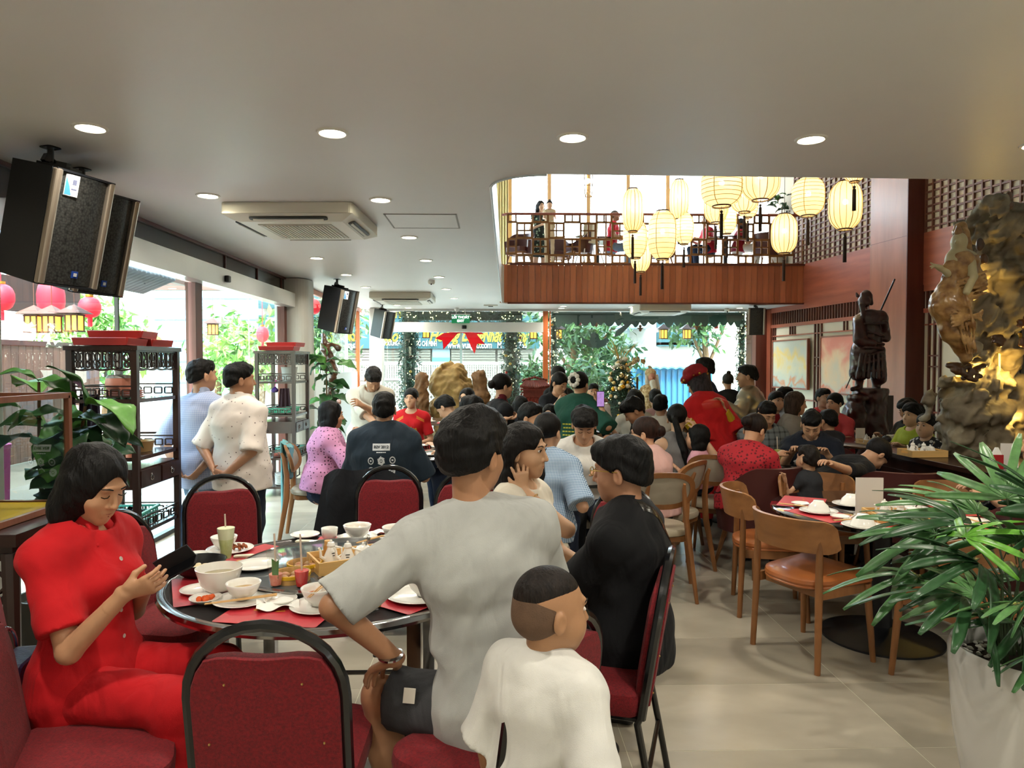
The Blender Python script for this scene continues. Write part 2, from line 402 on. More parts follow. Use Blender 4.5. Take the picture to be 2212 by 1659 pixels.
# slat row and frames under the band
slm = rb(MB(), -.018, .018, 2.47, 2.76, .04, .035).mesh('slat', redwood_dk)
for s0, s1 in ((.3, SB0), (SB1+.05, 9.4)):
    rpart('rail', rb(MB(), s0, s1, 2.74, 2.85, .05, .05), redwood_x); rpart('rail', rb(MB(), s0, s1, 2.40, 2.47, .05, .05), redwood_x)
    n = int((s1-s0)/.095)
    for i in range(n): put('slat', slm, wr, loc=(s0+.06+i*.095, 0, 0), kind='structure')
    rpart('rail', rb(MB(), s0, s1, 2.20, 2.225, .03, .03), redwood_x)
    rpart('rail', rb(MB(), s0, s1, .82, .85, .03, .03), redwood_x)
    rpart('rail', rb(MB(), s0, s1, 0, .3, .03, .03), redwood_x)
for s in (.36, .45, 2.10, 2.22, 2.34, 4.1, 4.2, 5.4, 5.52, 5.64, 6.9, 7.0):
    rpart('slat', rb(MB(), s-.015, s+.015, .3, 2.40, .035, .035), redwood_dk)
for s in (1.1, 1.2, 1.3, 3.1, 3.2): rpart('slat', rb(MB(), s-.012, s+.012, 2.22, 2.40, .03, .03), redwood_dk)
for z in (1.55, 1.72):
    for s in (.405, 2.22, 5.52): rpart('rail', rb(MB(), s-.13, s+.13, z-.012, z+.012, .036, .03), redwood_dk)
# paintings
def painting(s0, s1, z0, z1, cols, name, lab, seed):
    m = bpy.data.materials.new(name+'_paint'); m.use_nodes = True; n = m.node_tree.nodes; l = m.node_tree.links
    b = n['Principled BSDF']; b.inputs['Roughness'].default_value = .25
    tc = n.new('ShaderNodeTexCoord'); mp = n.new('ShaderNodeMapping'); mp.inputs['Scale'].default_value = (1, 1, 1); mp.inputs['Location'].default_value = (seed, 0, 0)
    l.new(tc.outputs['Object'], mp.inputs[0])
    t = n.new('ShaderNodeTexNoise'); t.inputs['Scale'].default_value = 2.2; t.inputs['Detail'].default_value = 8; t.inputs['Distortion'].default_value = .5
    l.new(mp.outputs[0], t.inputs[0]); sx = n.new('ShaderNodeSeparateXYZ'); l.new(tc.outputs['Object'], sx.inputs[0])
    mr = n.new('ShaderNodeMapRange'); mr.inputs[1].default_value = -(z1-z0)/2; mr.inputs[2].default_value = (z1-z0)/2; l.new(sx.outputs[2], mr.inputs[0])
    ad = n.new('ShaderNodeMath'); ad.operation = 'MULTIPLY_ADD'; ad.inputs[1].default_value = .8; l.new(t.outputs[0], ad.inputs[0])
    ml = n.new('ShaderNodeMath'); ml.operation = 'MULTIPLY'; ml.inputs[1].default_value = .6; l.new(mr.outputs[0], ml.inputs[0]); l.new(ml.outputs[0], ad.inputs[2])
    rp = n.new('ShaderNodeValToRGB'); l.new(ad.outputs[0], rp.inputs[0]); e = rp.color_ramp.elements
    while len(e) < len(cols): e.new(.5)
    for i, (p, c) in enumerate(cols): e[i].position = p; e[i].color = lin(c)
    l.new(rp.outputs[0], b.inputs[0])
    p = thing('painting', lab, 'painting'); p.matrix_world = RM @ Matrix.Translation(((s0+s1)/2, -.09, (z0+z1)/2))
    MB().box((0, 0, 0), (s1-s0-.03, .03, z1-z0-.03)).build('canvas', m, p)
    fm = MB(); a, b2 = (s1-s0)/2, (z1-z0)/2
    fm.box((-a, 0, 0), (.03, .06, 2*b2+.03)).box((a, 0, 0), (.03, .06, 2*b2+.03)).box((0, 0, b2), (2*a, .06, .03)).box((0, 0, -b2), (2*a, .06, .03))
    fm.build('frame', mat('painting_frame', '8a5040', .4), p)
painting(.52, 1.98, 1.07, 2.10, [(.25, '5d7076'), (.4, 'a8b4b4'), (.5, 'c98f70'), (.56, 'b9bfba'), (.68, 'ccc5b0'), (.78, 'd9bf80'), (.9, 'b9bcb8')], 'waterfall', 'framed misty waterfall landscape in greys and ochre on the right wall', 0)
painting(2.46, 4.0, 1.02, 2.12, [(.2, '7f8f94'), (.36, '9fa5a5'), (.45, 'd0705a'), (.52, 'c9c0b4'), (.7, 'e2bfa0'), (.85, 'dd9080'), (.95, 'd57b70')], 'sunset', 'framed coral sunset landscape behind the carved warrior statue', 5)
# gilt plaque behind the root carving
pq = thing('calligraphy_plaque', 'black plaque with gilt carved border and gold strokes behind the root carving', 'plaque'); pq.matrix_world = RM @ Matrix.Translation((6.75, -.08, 1.55))
MB().box((0, 0, 0), (.9, .03, 1.3)).build('panel', mat('plaque_black', '0c0f10', .3), pq)
gold = mat('gilt', 'b58a35', .35, .8, bump=.6, bs=60, var=.3, vs=20)
g = MB()
for i in range(44):
    a = i/44*2*PI
    x = max(-.46, min(.46, .75*math.cos(a))); z = max(-.66, min(.66, 1.0*math.sin(a)))
    g.ball((x, -.03, z), (.05, .03, .045), 8, 5)
g.build('carved_border', gold, pq, kind='stuff')
g = MB()
for k, (x, z, dx, dz) in enumerate(((-.32, .38, .08, .02), (-.3, .25, .02, .09), (-.22, .3, .09, .03), (-.3, .05, .1, .03), (-.2, -.05, .03, .1), (-.34, -.1, .03, .06), (-.25, -.3, .1, .02), (-.3, -.42, .02, .08), (.1, .2, .1, .03), (.15, 0, .03, .15), (.1, -.3, .12, .03))):
    g.ball((x, -.02, z), (dx, .015, dz), 10, 6, rot=(0, .3*math.sin(k*2), 0))
g.build('calligraphy_strokes', mat('gold_leaf', 'cfc06a', .4, .3), pq, kind='stuff')
# balcony: planks on the fascia, curved end, rail
bal = struct('trim_2', MB().box((3.6, 14.83, 3.235), (6.4, .04, .77)), redwood_dk)
x = .44; pms = [MB().box((0, 0, 0), (.117, .02, .80)).mesh('plank', m) for m in plank_m]
while x < 6.56:
    o = put('plank', pms[random.randrange(4)], bal, loc=(x, 14.79, 3.235), kind='structure'); x += .122
for i in range(4):
    a = R(180-i*25); o = put('plank', pms[i], bal, loc=(.42+.27*math.cos(a), 14.53+.27*math.sin(a), 3.235), rot=(0, 0, a-PI/2), kind='structure')
struct('edge_board', MB().box((3.5, 14.77, 2.845), (6.4, .06, .03)), redwood_dk, bal)
struct('top_board', MB().box((3.5, 14.78, H2+.03), (6.3, .1, .03)), redwood_dk, bal)
struct('floor_upper', MB().box((2, 16.2, H2-.38), (10, 2.79, .74)), white_m)
# rail with the fret lattice
rl = thing('balcony_railing', 'brass fret lattice railing with brown handrail along the upper balcony', 'railing', (0, 14.86, H2+.04))
RH = 1.04
fret = mat('aged_brass_fret', '8a6036', .4, .3)
x0, x1 = .3, 6.5
MB().tube([(x0-.1, .12, RH), (x0, .03, RH), (x0+.15, 0, RH), (x1, 0, RH)], .028, 8).build('handrail', redwood, rl)
MB().box(((x0+x1)/2, 0, .02), (x1-x0, .03, .025)).build('bottom_rail', fret, rl)
for x in (x0, 2.35, 4.4, x1): MB().box((x, 0, RH/2), (.03, .03, RH)).build('post', fret, rl)
def fret_cell(mb, cx, cz, s):
    t = .022
    def hb(xa, xb, z): mb.box(((xa+xb)/2, 0, z), (xb-xa+t, t, t))
    def vb(za, zb, x): mb.box((x, 0, (za+zb)/2), (t, t, zb-za+t))
    q = s*.28
    hb(cx-s/2, cx+s/2, cz); vb(cz-s/2, cz+s/2, cx)
    for dx, dz in ((-q, q), (q, -q)):
        a, b2, c2, d2 = cx+dx-q*.75, cx+dx+q*.75, cz+dz-q*.75, cz+dz+q*.75
        hb(a, b2, c2); hb(a, b2, d2); vb(c2, d2, a); vb(c2, d2, b2)
cm = MB(); fret_cell(cm, 0, 0, .33); cme = cm.mesh('lattice_panel', fret)
nx = int((x1-x0)/.33)
for i in range(nx):
    for j in range(3):
        o = put('lattice_panel', cme, rl, loc=(x0+.19+i*.331, 0, .2+j*.33), rot=(0, (i+j) % 2*PI/2, 0))
# upper windows
w4 = struct('window_4', MB().box((1.8, 17.6, H2+.05), (9.6, .08, .1)), orange_wood)
for px in (1102, 1186, 1270, 1355, 1440, 1525, 1610, 1695, 1760):
    struct('mullion', MB().box((fx(px, 17.6), 17.6, 5.1), (.09, .06, 3.1)), mat('pale_wood_mullion', 'c49a62', .5), w4)
struct('window_rail', MB().box((1.8, 17.6, H2+1.1), (9.6, .03, .02)), mat('pale_wood_mullion', 'c49a62', .5), w4)
xs = [fx(p, 17.6) for p in (1000, 1102, 1186, 1270, 1355, 1440, 1525, 1610, 1695, 1760)]
gl2 = glassmat('upper_glass', 'ffffff', .02)
for a, b2 in zip(xs, xs[1:]): struct('pane', MB().box(((a+b2)/2, 17.6, 5.1), (b2-a-.1, .012, 3.0)), gl2, w4)
def curt(u, v): return (-.25+u*.62, 17.45+.04*math.sin(u*60), H2+v*2.9)
tag(MB().grid(curt, 60, 2, thick=.004).build('curtain', mat('cream_sheer', 'd8c98e', .9), None), 'cream pleated curtain at the left end of the balcony windows', 'curtain')
# ceiling fittings
def onceil(px, py):
    p = Zp(px, py, H)
    if p.y > 16.1: p = W(px, py, 16.1); p.z = H
    return p
dl = None
ring = MB().lathe([(.075, 0), (.085, -.006), (.085, 0)], 24)
def downlight(px, py, pw=8):
    global dl
    p = onceil(px, py)
    if dl is None:
        dl = thing('downlight', 'x', 'ceiling light', p)
        MB().lathe([(.066, -.004), (.072, -.010), (.084, -.008), (.088, 0)], 28).build('trim_ring', white_pl, dl)
        MB().lathe([(.0001, -.005), (.068, -.005)], 28, smooth=False).build('diffuser', mat('lamp_glow', 'fff4d0', .5, emit=22), dl)
        r_ = dl
    else: r_ = dup(dl, p, 0)
    r_['group'] = 'round recessed downlights in the ceiling'
    l = bpy.data.lights.new('downlight_beam', 'AREA'); l.shape = 'DISK'; l.size = .12; l.energy = pw; l.color = (1, .93, .8); l.spread = R(150)
    o = bpy.data.objects.new('downlight_beam', l); C.objects.link(o); o.location = p-Vector((0, 0, .02)); o.parent = None
    return r_
DLS = [(195, 275, 'near the hung loudspeaker at upper left'), (718, 286, 'in the nearest row, second from the left'), (1237, 296, 'in the nearest row, just before the void'), (1752, 300, 'in the nearest row, beyond the void corner'), (2240, 312, 'cut by the right picture edge'),
 (449, 422, 'beside the nearer air conditioner on its left'), (822, 431, 'just above the nearer air conditioner'), (884, 512, 'by the ceiling hatch'), (684, 557, 'behind the nearer air conditioner'), (920, 562, 'below the ceiling hatch'), (748, 593, 'above the second loudspeaker'),
 (948, 598, 'above the smoke detector'), (790, 620, 'left of the farther air conditioner'), (964, 624, 'right of the farther air conditioner'), (981, 644, 'over the far exit sign'), (858, 659, 'under the farther air conditioner'), (882, 672, 'above the far glass at the left'),
 (1217, 661, 'under the balcony, first from its curved end'), (1365, 663, 'under the balcony, left of the boxed unit'), (1481, 664, 'under the balcony, right of the boxed unit'), (1598, 665, 'under the balcony nearest the right wall'), (1213, 677, 'under the balcony, close to the far glass')]
for x, y, t in DLS: downlight(x, y)['label'] = 'round lit recessed downlight '+t
# lamps over the part of the room behind the camera, which the photograph's light implies
for x, y in ((-1.2, 1.4), (1.2, 1.4), (3.6, 1.4), (-1.2, -.6), (1.2, -.6), (3.6, -.6), (6, 1.4)):
    q = dup(dl, (x, y, H), 0); q['label'] = 'round lit recessed downlight '+('above' if y > 0 else 'behind')+' the viewer, '+{-1.2: 'toward the glass front', 1.2: 'over the aisle', 3.6: 'over the right tables', 6: 'near the right wall'}[x]
    l = bpy.data.lights.new('downlight_beam', 'AREA'); l.shape = 'DISK'; l.size = .12; l.energy = 13; l.color = (1, .93, .8); l.spread = R(150)
    o = bpy.data.objects.new('downlight_beam', l); C.objects.link(o); o.location = (x, y, H-.02)
def cassette(x, y, rz, lab, s=1.0, h=.16):
    t = thing('air_conditioner', lab, 'air conditioner', (x, y, H), rz, 'ceiling cassette air conditioners')
    acm = mat('ac_plastic', 'cfccbf', .45); dk = mat('ac_dark', '2a2a28', .5); gr = mat('ac_grille', 'a9a596', .5)
    a = s/2
    MB().rbox((0, 0, -h/2), (s, s, h), .03).build('housing', acm, t)
    pr = [(a, -h), (a*.86, -h-.05)]
    b = MB(); n = 4
    vs = [(-a, -a, -h), (a, -a, -h), (a, a, -h), (-a, a, -h), (-a*.8, -a*.8, -h-.045), (a*.8, -a*.8, -h-.045), (a*.8, a*.8, -h-.045), (-a*.8, a*.8, -h-.045)]
    b._add(vs, [(3, 2, 1, 0)[::-1], (4, 5, 6, 7)[::-1], (0, 4, 5, 1), (1, 5, 6, 2), (2, 6, 7, 3), (3, 7, 4, 0)])
    b.build('panel', acm, t)
    for k in range(4):
        m4 = Matrix.Rotation(k*PI/2, 4, 'Z')
        v = MB().rbox((0, -a*.89, -h-.028), (s*.6, .055, .02), .02, M=m4, rot=(-.25, 0, 0)).build('air_outlet', dk, t)
        MB().box((0, -a*.89, -h-.040), (s*.54, .02, .006), M=m4, rot=(-.5, 0, 0)).build('louver', acm, v)
    g = MB()
    for i in range(19): g.box((-a*.5+i*a/18, 0, -h-.05), (.012, a*1.1, .012), rot=(0, 0, .0))
    g.box((0, 0, -h-.047), (a*1.15, a*1.2, .006), mi=1)
    g.build('intake_grille', [acm, gr], t)
    return t
p = Zp(640, 483, H-.16)
cassette(-1.58, 6.10, R(-2), 'large white ceiling air conditioner cassette nearest the viewer', 1.02, .09)
cassette(-1.63, 13.1, 0, 'white ceiling air conditioner cassette near the far door', 1.08, .10)
cassette(3.62, 15.45, 0, 'white ceiling air conditioner cassette under the balcony', 1.1, .14)
t = thing('smoke_detector', 'small white ceiling smoke detector beyond the farther row of downlights', 'smoke detector', onceil(932, 606))
MB().lathe([(.05, 0), (.055, -.03), (.04, -.06), (.0001, -.062)], 18).build('body', white_pl, t); MB().ball((0, -.04, -.06), .012).build('lens', black_pl, t)
t = thing('ceiling_sensor', 'small dark-centred ceiling sensor plate left of the balcony end', 'sensor', onceil(1060, 658.5))
MB().rbox((0, 0, -.015), (.3, .12, .03), .01).build('plate', white_pl, t); MB().box((0, 0, -.033), (.1, .05, .02)).build('sensor_eye', black_pl, t)
t = thing('ceiling_hatch', 'flush square access hatch in the ceiling right of the nearer air conditioner', 'hatch', onceil(915, 478))
f = MB()
for sx in (-1, 1): f.box((sx*.3, 0, -.002), (.012, .62, .006)).box((0, sx*.3, -.002), (.6, .012, .006))
f.build('hatch_frame', mat('hatch_line', '8f8e8a', .6), t)
MB().box((0, 0, -.001), (.585, .585, .004)).build('hatch_panel', ceil_m, t)
t = thing('camera_dome', 'small white security camera under the far ceiling above the exit sign', 'camera', onceil(987, 667))
MB().lathe([(.04, 0), (.06, -.03), (.04, -.08), (.0001, -.09)], 16).build('dome', mat('dome_white', 'f4f4f4', .3), t)  # plain white dome without emission
t = thing('security_camera', 'small white security camera near the hung speaker by the right wall', 'camera', onceil(1570, 678))
MB().lathe([(.04, 0), (.06, -.03), (.045, -.09), (.0001, -.1)], 16).build('dome', white_pl, t); MB().ball((0, -.04, -.08), .02).build('lens', black_pl, t)
# ============================================================ outside: street beyond the far glass, terrace beyond the left glass
struct('pavement_outside', MB().box((2, 33, -.06), (90, 33, .1)), mat('street_concrete', 'c0bcb2', .8, var=.1, vs=.6))
struct('ground_terrace', MB().box((-12, 6, -.06), (17.8, 22, .1)), mat('terrace_paving', '7a6d63', .5, var=.15, vs=1))
leafm = [mat('leaf_green_%d' % i, c, .5, var=.2, vs=3) for i, c in enumerate(('35592a', '4c7034', '294a26'))]
def leafcloud(n, pt, size, rng, nm=3, aspect=.38):
    mb = MB()
    for i in range(n):
        p = Vector(pt(rng)); d = Vector((rng.gauss(0, 1), rng.gauss(0, 1), rng.gauss(0, 1)-.3)).normalized(); s = size*rng.uniform(.7, 1.3)
        w_ = d.orthogonal().normalized(); w_.rotate(Matrix.Rotation(rng.uniform(0, 6.3), 3, d)); n_ = d.cross(w_)
        a, b, c, e = p, p+d*s*.5+w_*s*aspect*.5+n_*s*.05, p+d*s, p+d*s*.5-w_*s*aspect*.5+n_*s*.05
        mb._add([a, b, c, e], [(0, 1, 2, 3)], rng.randrange(nm))
    return mb
def inball(c, r):
    def f(g):
        while True:
            q = [g.uniform(-1, 1) for _ in range(3)]
            if sum(x*x for x in q) < 1: return tuple(c[i]+q[i]*r[i] for i in range(3))
    return f
bark = mat('bark', '6a5138', .9, bump=.6, bs=30)
def tree(px, D, zc, r, n, lab, size=.35, seed=1):
    c = W(px, 785, D); g = random.Random(seed)
    t = thing('tree', lab, 'tree', (c.x, D, 0), 0, 'trees across the street')
    cl = [inball((g.uniform(-.5, .5)*r, g.uniform(-.4, .4)*r, zc+g.uniform(-.5, .5)*r), (r*.6, r*.6, r*.5)) for _ in range(6)]
    leafcloud(n, lambda q: cl[q.randrange(6)](q), size, g).build('foliage', leafm, t, kind='stuff')
    MB().tube([(0, 0, 0), (.1, 0, zc*.5), (0, .1, zc)], [.14, .11, .06], 8).tube([(.1, 0, zc*.5), (.7*r, 0, zc+.2)], [.06, .03], 6).tube([(.1, 0, zc*.5), (-.6*r, .1, zc+.3)], [.06, .03], 6).build('trunk', bark, t)
tree(1235, 22, 2.5, 1.8, 1500, 'dense green street tree left of the tinselled tree', .3, 2)
tree(1520, 21, 2.9, 1.1, 420, 'slim bright green tree by the white glare at right', .3, 3)
tree(1290, 20, 1.3, 1.4, 700, 'low yellow green bush across the street', .28, 4)
tree(700, 24, 2.4, 1.6, 900, 'yellow green tree seen through the left corner glass', .35, 5)
tree(1145, 21, 1.2, .8, 500, 'small leafy shrub beside the orange post', .22, 6)
# shop across the street: teal banner over grey shutters
teal = mat('teal_banner', '053840', .6); yel = mat('banner_yellow', '857a0c', .6); wtx = mat('banner_white', '8a8c8a', .6)
BY = 27.0
shop = thing('shop_building', 'white shop building with teal sign boards and grey roller shutters across the street', 'building', (0, BY, 0))
bx0, bx1 = W(560, 700, BY).x, W(1165, 700, BY).x
zt, zb = W(1000, 682, BY).z, W(1000, 753, BY).z
MB().box(((bx0+bx1)/2, 1.2, 3.5), (bx1-bx0, 2, 7)).build('wall', mat('shop_wall', '8f8d86', .8), shop)
b = MB().box(((bx0+bx1)/2, -.05, (zt+zb)/2), (bx1-bx0, .1, zt-zb)).build('sign_board', teal, shop)
b2 = MB().box(((bx0+bx1)/2, -.05, zt+1.0), (bx1-bx0, .1, 1.5)).build('sign_board', teal, shop)
def bt(s, px, py, pw, m, par, size, **k):
    p = W(px, py, BY); text(s, size, (p.x, -.13, p.z), (PI/2, 0, 0), m, par, 'lettering', .004, width=pw/1540*BY, **k)
bt('Gạo', 836, 727, 46, yel, b, .62, shear=.45, bold=.02)
bt('Hoàng Long', 985, 726, 120, yel, b, .62, shear=.45, bold=.02)
bt('Nhất Hương', 1091, 727, 100, yel, b, .62, shear=.45, bold=.02)
bt('24, PHƯỜNG 14', 846, 742, 50, wtx, b, .26, bold=.008)
bt('HỒ CHÍ MINH', 922, 743, 44, wtx, b, .26, bold=.008)
bt('www.vuagao.com', 1015, 746, 96, wtx, b, .34, bold=.008)
bt('M', 1079, 746, 9, wtx, b, .32, bold=.008)
bt('7321', 1133, 746, 24, wtx, b, .32, bold=.008)
bt('CÔNG TY', 836, 677, 68, yel, b2, .5, bold=.03)
shut = mat('shutter_grey', '55554f', .5, .2)
n = 22
for k, (a, c2) in enumerate(((640, 812), (818, 930), (975, 1070), (1075, 1150))):
    x0, x1 = W(a, 785, BY).x, W(c2, 785, BY).x
    m = MB()
    for i in range(n): m.box(((x0+x1)/2, 0, .06+i*zb/n+zb/n/2), (x1-x0, .06, zb/n*.8))
    m.build('roller_shutter', shut, shop, kind='stuff')
x0, x1 = W(934, 785, BY).x, W(972, 785, BY).x
MB().box(((x0+x1)/2, 0, zb/2), (x1-x0, .05, zb)).build('dark_window', mat('dark_window_glass', '5d6f78', .2), shop)
MB().box(((x0+x1)/2, -.06, W(0, 781, BY).z), (x1-x0, .05, .3)).build('green_board', mat('green_board_m', '2fa56a', .6), shop)
# white fence
FY = 23.5
fn = thing('street_fence', 'white street fence with upright bars over a lattice panel', 'fence', (0, FY, 0))
x0, x1 = W(640, 785, FY).x, W(1175, 785, FY).x
zt_, zm, z0 = W(0, 787, FY).z, W(0, 820, FY).z, W(0, 826, FY).z
m = MB(); x = x0
while x < x1: m.box((x, 0, (zt_+zm)/2), (.035, .03, zt_-zm)); x += .075
m.build('upright_bars', mat('fence_paint', '9a9a96', .6), fn, kind='stuff')
MB().box(((x0+x1)/2, 0, zt_+.03), (x1-x0, .05, .1)).build('top_rail', mat('fence_paint', '9a9a96', .6), fn)
MB().box(((x0+x1)/2, 0, zm), (x1-x0, .05, .07)).build('middle_rail', mat('fence_paint', '9a9a96', .6), fn)
m = MB(); x = x0
while x < x1:
    for s_ in (-1, 1): m.box((x, 0, z0/2), (.03, .02, z0*1.4), rot=(0, s_*.78, 0))
    x += .16
m.build('lattice', mat('fence_paint', '9a9a96', .6), fn, kind='stuff')
# houses behind the right bay
hs_ = thing('white_house', 'pale white house with an arched window beyond the right far glass', 'building', (0, 30, 0))
def hx(px): return W(px, 785, 30).x
def hz(py): return W(1300, py, 30).z
MB().box(((hx(1210)+hx(1400))/2, .5, hz(690)/2+.75), (hx(1400)-hx(1210), 1, hz(690)+1.5)).build('wall', mat('house_white', '9c9b96', .8), hs_)
out_ = [(-1, 0), (1, 0), (1, .8)]+[(math.cos(R(a)), .8+.75*math.sin(R(a))) for a in range(10, 180, 20)]+[(-1, .8)]
wn = MB().prism([(x*.55, y*.8) for x, y in out_], .08, M=Matrix.Translation((hx(1325), -.02, hz(738))) @ Matrix.Rotation(PI/2, 4, 'X')).build('arched_window', mat('window_bluegrey', '8fa3ab', .3), hs_)
for q in (-.35, 0, .35): MB().box((hx(1325)+q, -.14, hz(738)+.55), (.05, .05, 1.1)).build('glazing_bar', white_m, wn)
MB().box((hx(1325), -.14, hz(738)+.5), (1.1, .05, .05)).build('glazing_bar', white_m, wn)
for q in (1296, 1352): MB().box((hx(q), -.03, hz(728)), (.25, .1, .8)).build('window', mat('window_bluegrey', '8fa3ab', .3), hs_)
MB().box((hx(1300), -.5, hz(708)), (hx(1400)-hx(1210), 1.2, .12)).build('eave', mat('eave_blue', '6d8492', .6), hs_)
def roof(nm, lab, px0, px1, py0, py1, D, c1, wall_c, n=15):
    t = thing(nm, lab, 'building', (0, D, 0)); x0, x1 = W(px0, 785, D).x, W(px1, 785, D).x; za, zb_ = W(0, py0, D+1.5).z, W(0, py1, D).z
    rm = mat(nm+'_tiles', c1, .5, var=.15, vs=4); m = MB()
    cols = int((x1-x0)/.26)
    def f(u, v): return (x0+u*(x1-x0), v*1.5, zb_+(za-zb_)*v+.05*abs(math.sin(u*cols*PI))-.05*(v*6 % 1))
    m.grid(f, cols*4, 12, thick=.05); m.build('tiled_roof', rm, t, kind='stuff')
    MB().box(((x0+x1)/2, .8, zb_/2), (x1-x0, 1, zb_)).build('wall', mat(nm+'_wall', wall_c, .7), t)
    m = MB()
    for i in range(int((x1-x0)/.2)): m.box((x0+.1+i*.2, .25, zb_*.5), (.05, .05, zb_*.9))
    m.build('wall_bars', mat(nm+'_bar', '1f5070', .5), t, kind='stuff')
roof('blue_gate_building', 'low blue gate building with pale blue tiled roof', 1375, 1545, 765, 795, 24, '4a8a94', '2a6a92')
roof('red_roof_building', 'low building with reddish tiled roof behind the street tree', 1225, 1378, 775, 800, 25, 'b9887c', 'cfc9bd')
t = thing('awning_house', 'bright house with teal balcony stripes beyond the hanging lanterns', 'building', (0, 27.6, 0))
x0, x1 = W(1402, 785, 29).x, W(1505, 785, 29).x
MB().box(((x0+x1)/2, .5, 2.5), (x1-x0, .8, 5)).build('wall', mat('house_white', '9c9b96', .8), t)
for py, hh in ((733, .5), (700, .35), (745, .15)): MB().box(((x0+x1)/2, -.05, W(0, py, 29).z), (x1-x0, .4, hh)).build('teal_band', teal, t)
# blossom garland columns outside the far door
pine = [mat('pine_%d' % i, c, .6) for i, c in enumerate(('2f4a38', '3f6350', '24382c', '5b7f70'))]
orn = [mat('ornament_white', 'e9efe9', .3), mat('ornament_gold', 'c9a14a', .3, .6), mat('ornament_red', 'b8362e', .35), mat('fairy_light', 'ffe9a8', .5, emit=6)]
def garland(px, D, wpx, z0, z1, lab, seed, n=2600):
    c = W(px, 785, D); r = wpx/1540*D/2; g = random.Random(seed)
    t = thing('garland_column', lab, 'garland', (c.x, D, 0), 0, 'evergreen garland columns at the far glass')
    MB().tube([(0, 0, 0), (0, 0, z1)], r*.62, 14).build('column_core', pine[2], t)
    def pt(q):
        a = q.uniform(0, 2*PI); rr = r*q.uniform(.6, 1.0); return (rr*math.cos(a), rr*math.sin(a), q.uniform(z0, z1))
    leafcloud(n, pt, .13, g, 4, .16).build('needles', pine, t, kind='stuff')
    bm = [MB().ball((0, 0, 0), .035, 10, 6).mesh('ornament', o) for o in orn[:3]]
    for i in range(12):
        a = -g.uniform(.3, PI-.3); put('ornament', bm[0 if i % 3 else g.randrange(3)], t, loc=(r*math.cos(a), r*math.sin(a), g.uniform(z0+.3, z1-.1)))
    m = MB()
    for i in range(70):
        a = -g.uniform(.1, PI-.1); m.ball((r*.98*math.cos(a), r*.98*math.sin(a), g.uniform(z0, z1)), .011, 5, 3)
    m.build('fairy_lights', orn[3], t, kind='stuff')
garland(884, 17.0, 42, 0, 2.83, 'evergreen garland column left of the big red bow', 11)
garland(1105, 17.0, 40, 0, 2.83, 'evergreen garland column right of the big red bow', 12)
garland(1196, 17.0, 18, 0, 2.83, 'narrow evergreen garland column beside the orange post', 13, 1300)
garland(1602, 17.0, 20, 0, 2.83, 'narrow evergreen garland column beside the right corner speaker', 14, 1300)
t = thing('garland_beam', 'dark evergreen garland beam above the far sliding door', 'garland', ((fx(865)+fx(1130))/2, 17.0, 2.72))
L_ = fx(1130)-fx(865); g = random.Random(3)
MB().box((0, 0, 0), (L_, .25, .2)).build('beam_core', pine[2], t)
leafcloud(1500, lambda q: (q.uniform(-L_/2, L_/2), q.uniform(-.17, .17), q.uniform(-.15, .14)), .12, g, 4, .16).build('needles', pine, t, kind='stuff')
m = MB()
for i in range(40): m.ball((g.uniform(-L_/2, L_/2), -.17, g.uniform(-.1, .12)), .013, 5, 3)
m.build('fairy_lights', orn[3], t, kind='stuff')
bow = thing('red_bow', 'big red ribbon bow with two pointed tails hanging outside the far door', 'bow', W(997, 716, 16.75))
rib = translucent('red_ribbon', 'e0284a', .75)
def tail(pts): return MB().prism([((x-997)/1540*16.75, (716-y)/1540*16.75) for x, y in pts], .03, M=Matrix.Rotation(PI/2, 4, 'X'))
tail([(960, 719), (940, 731), (956, 736), (958, 755), (990, 719)]).build('ribbon_tail', rib, bow)
tail([(1004, 719), (1025, 765), (1031, 742), (1048, 744), (1030, 722), (1046, 722), (1040, 718)]).build('ribbon_tail', rib, bow)
m = MB(); m.ball((-.22, 0, .06), (.24, .06, .10), 14, 8, rot=(0, .25, 0)); m.build('ribbon_loop', rib, bow)
m = MB(); m.ball((.22, 0, .06), (.24, .06, .10), 14, 8, rot=(0, -.25, 0)); m.build('ribbon_loop', rib, bow)
MB().ball((0, -.03, .03), (.07, .06, .07), 12, 8).build('knot', rib, bow); MB().tube([(0, 0, .05), (0, .1, 2.65-bow.location.z)], .01, 5).build('ribbon_hanger', rib, bow)
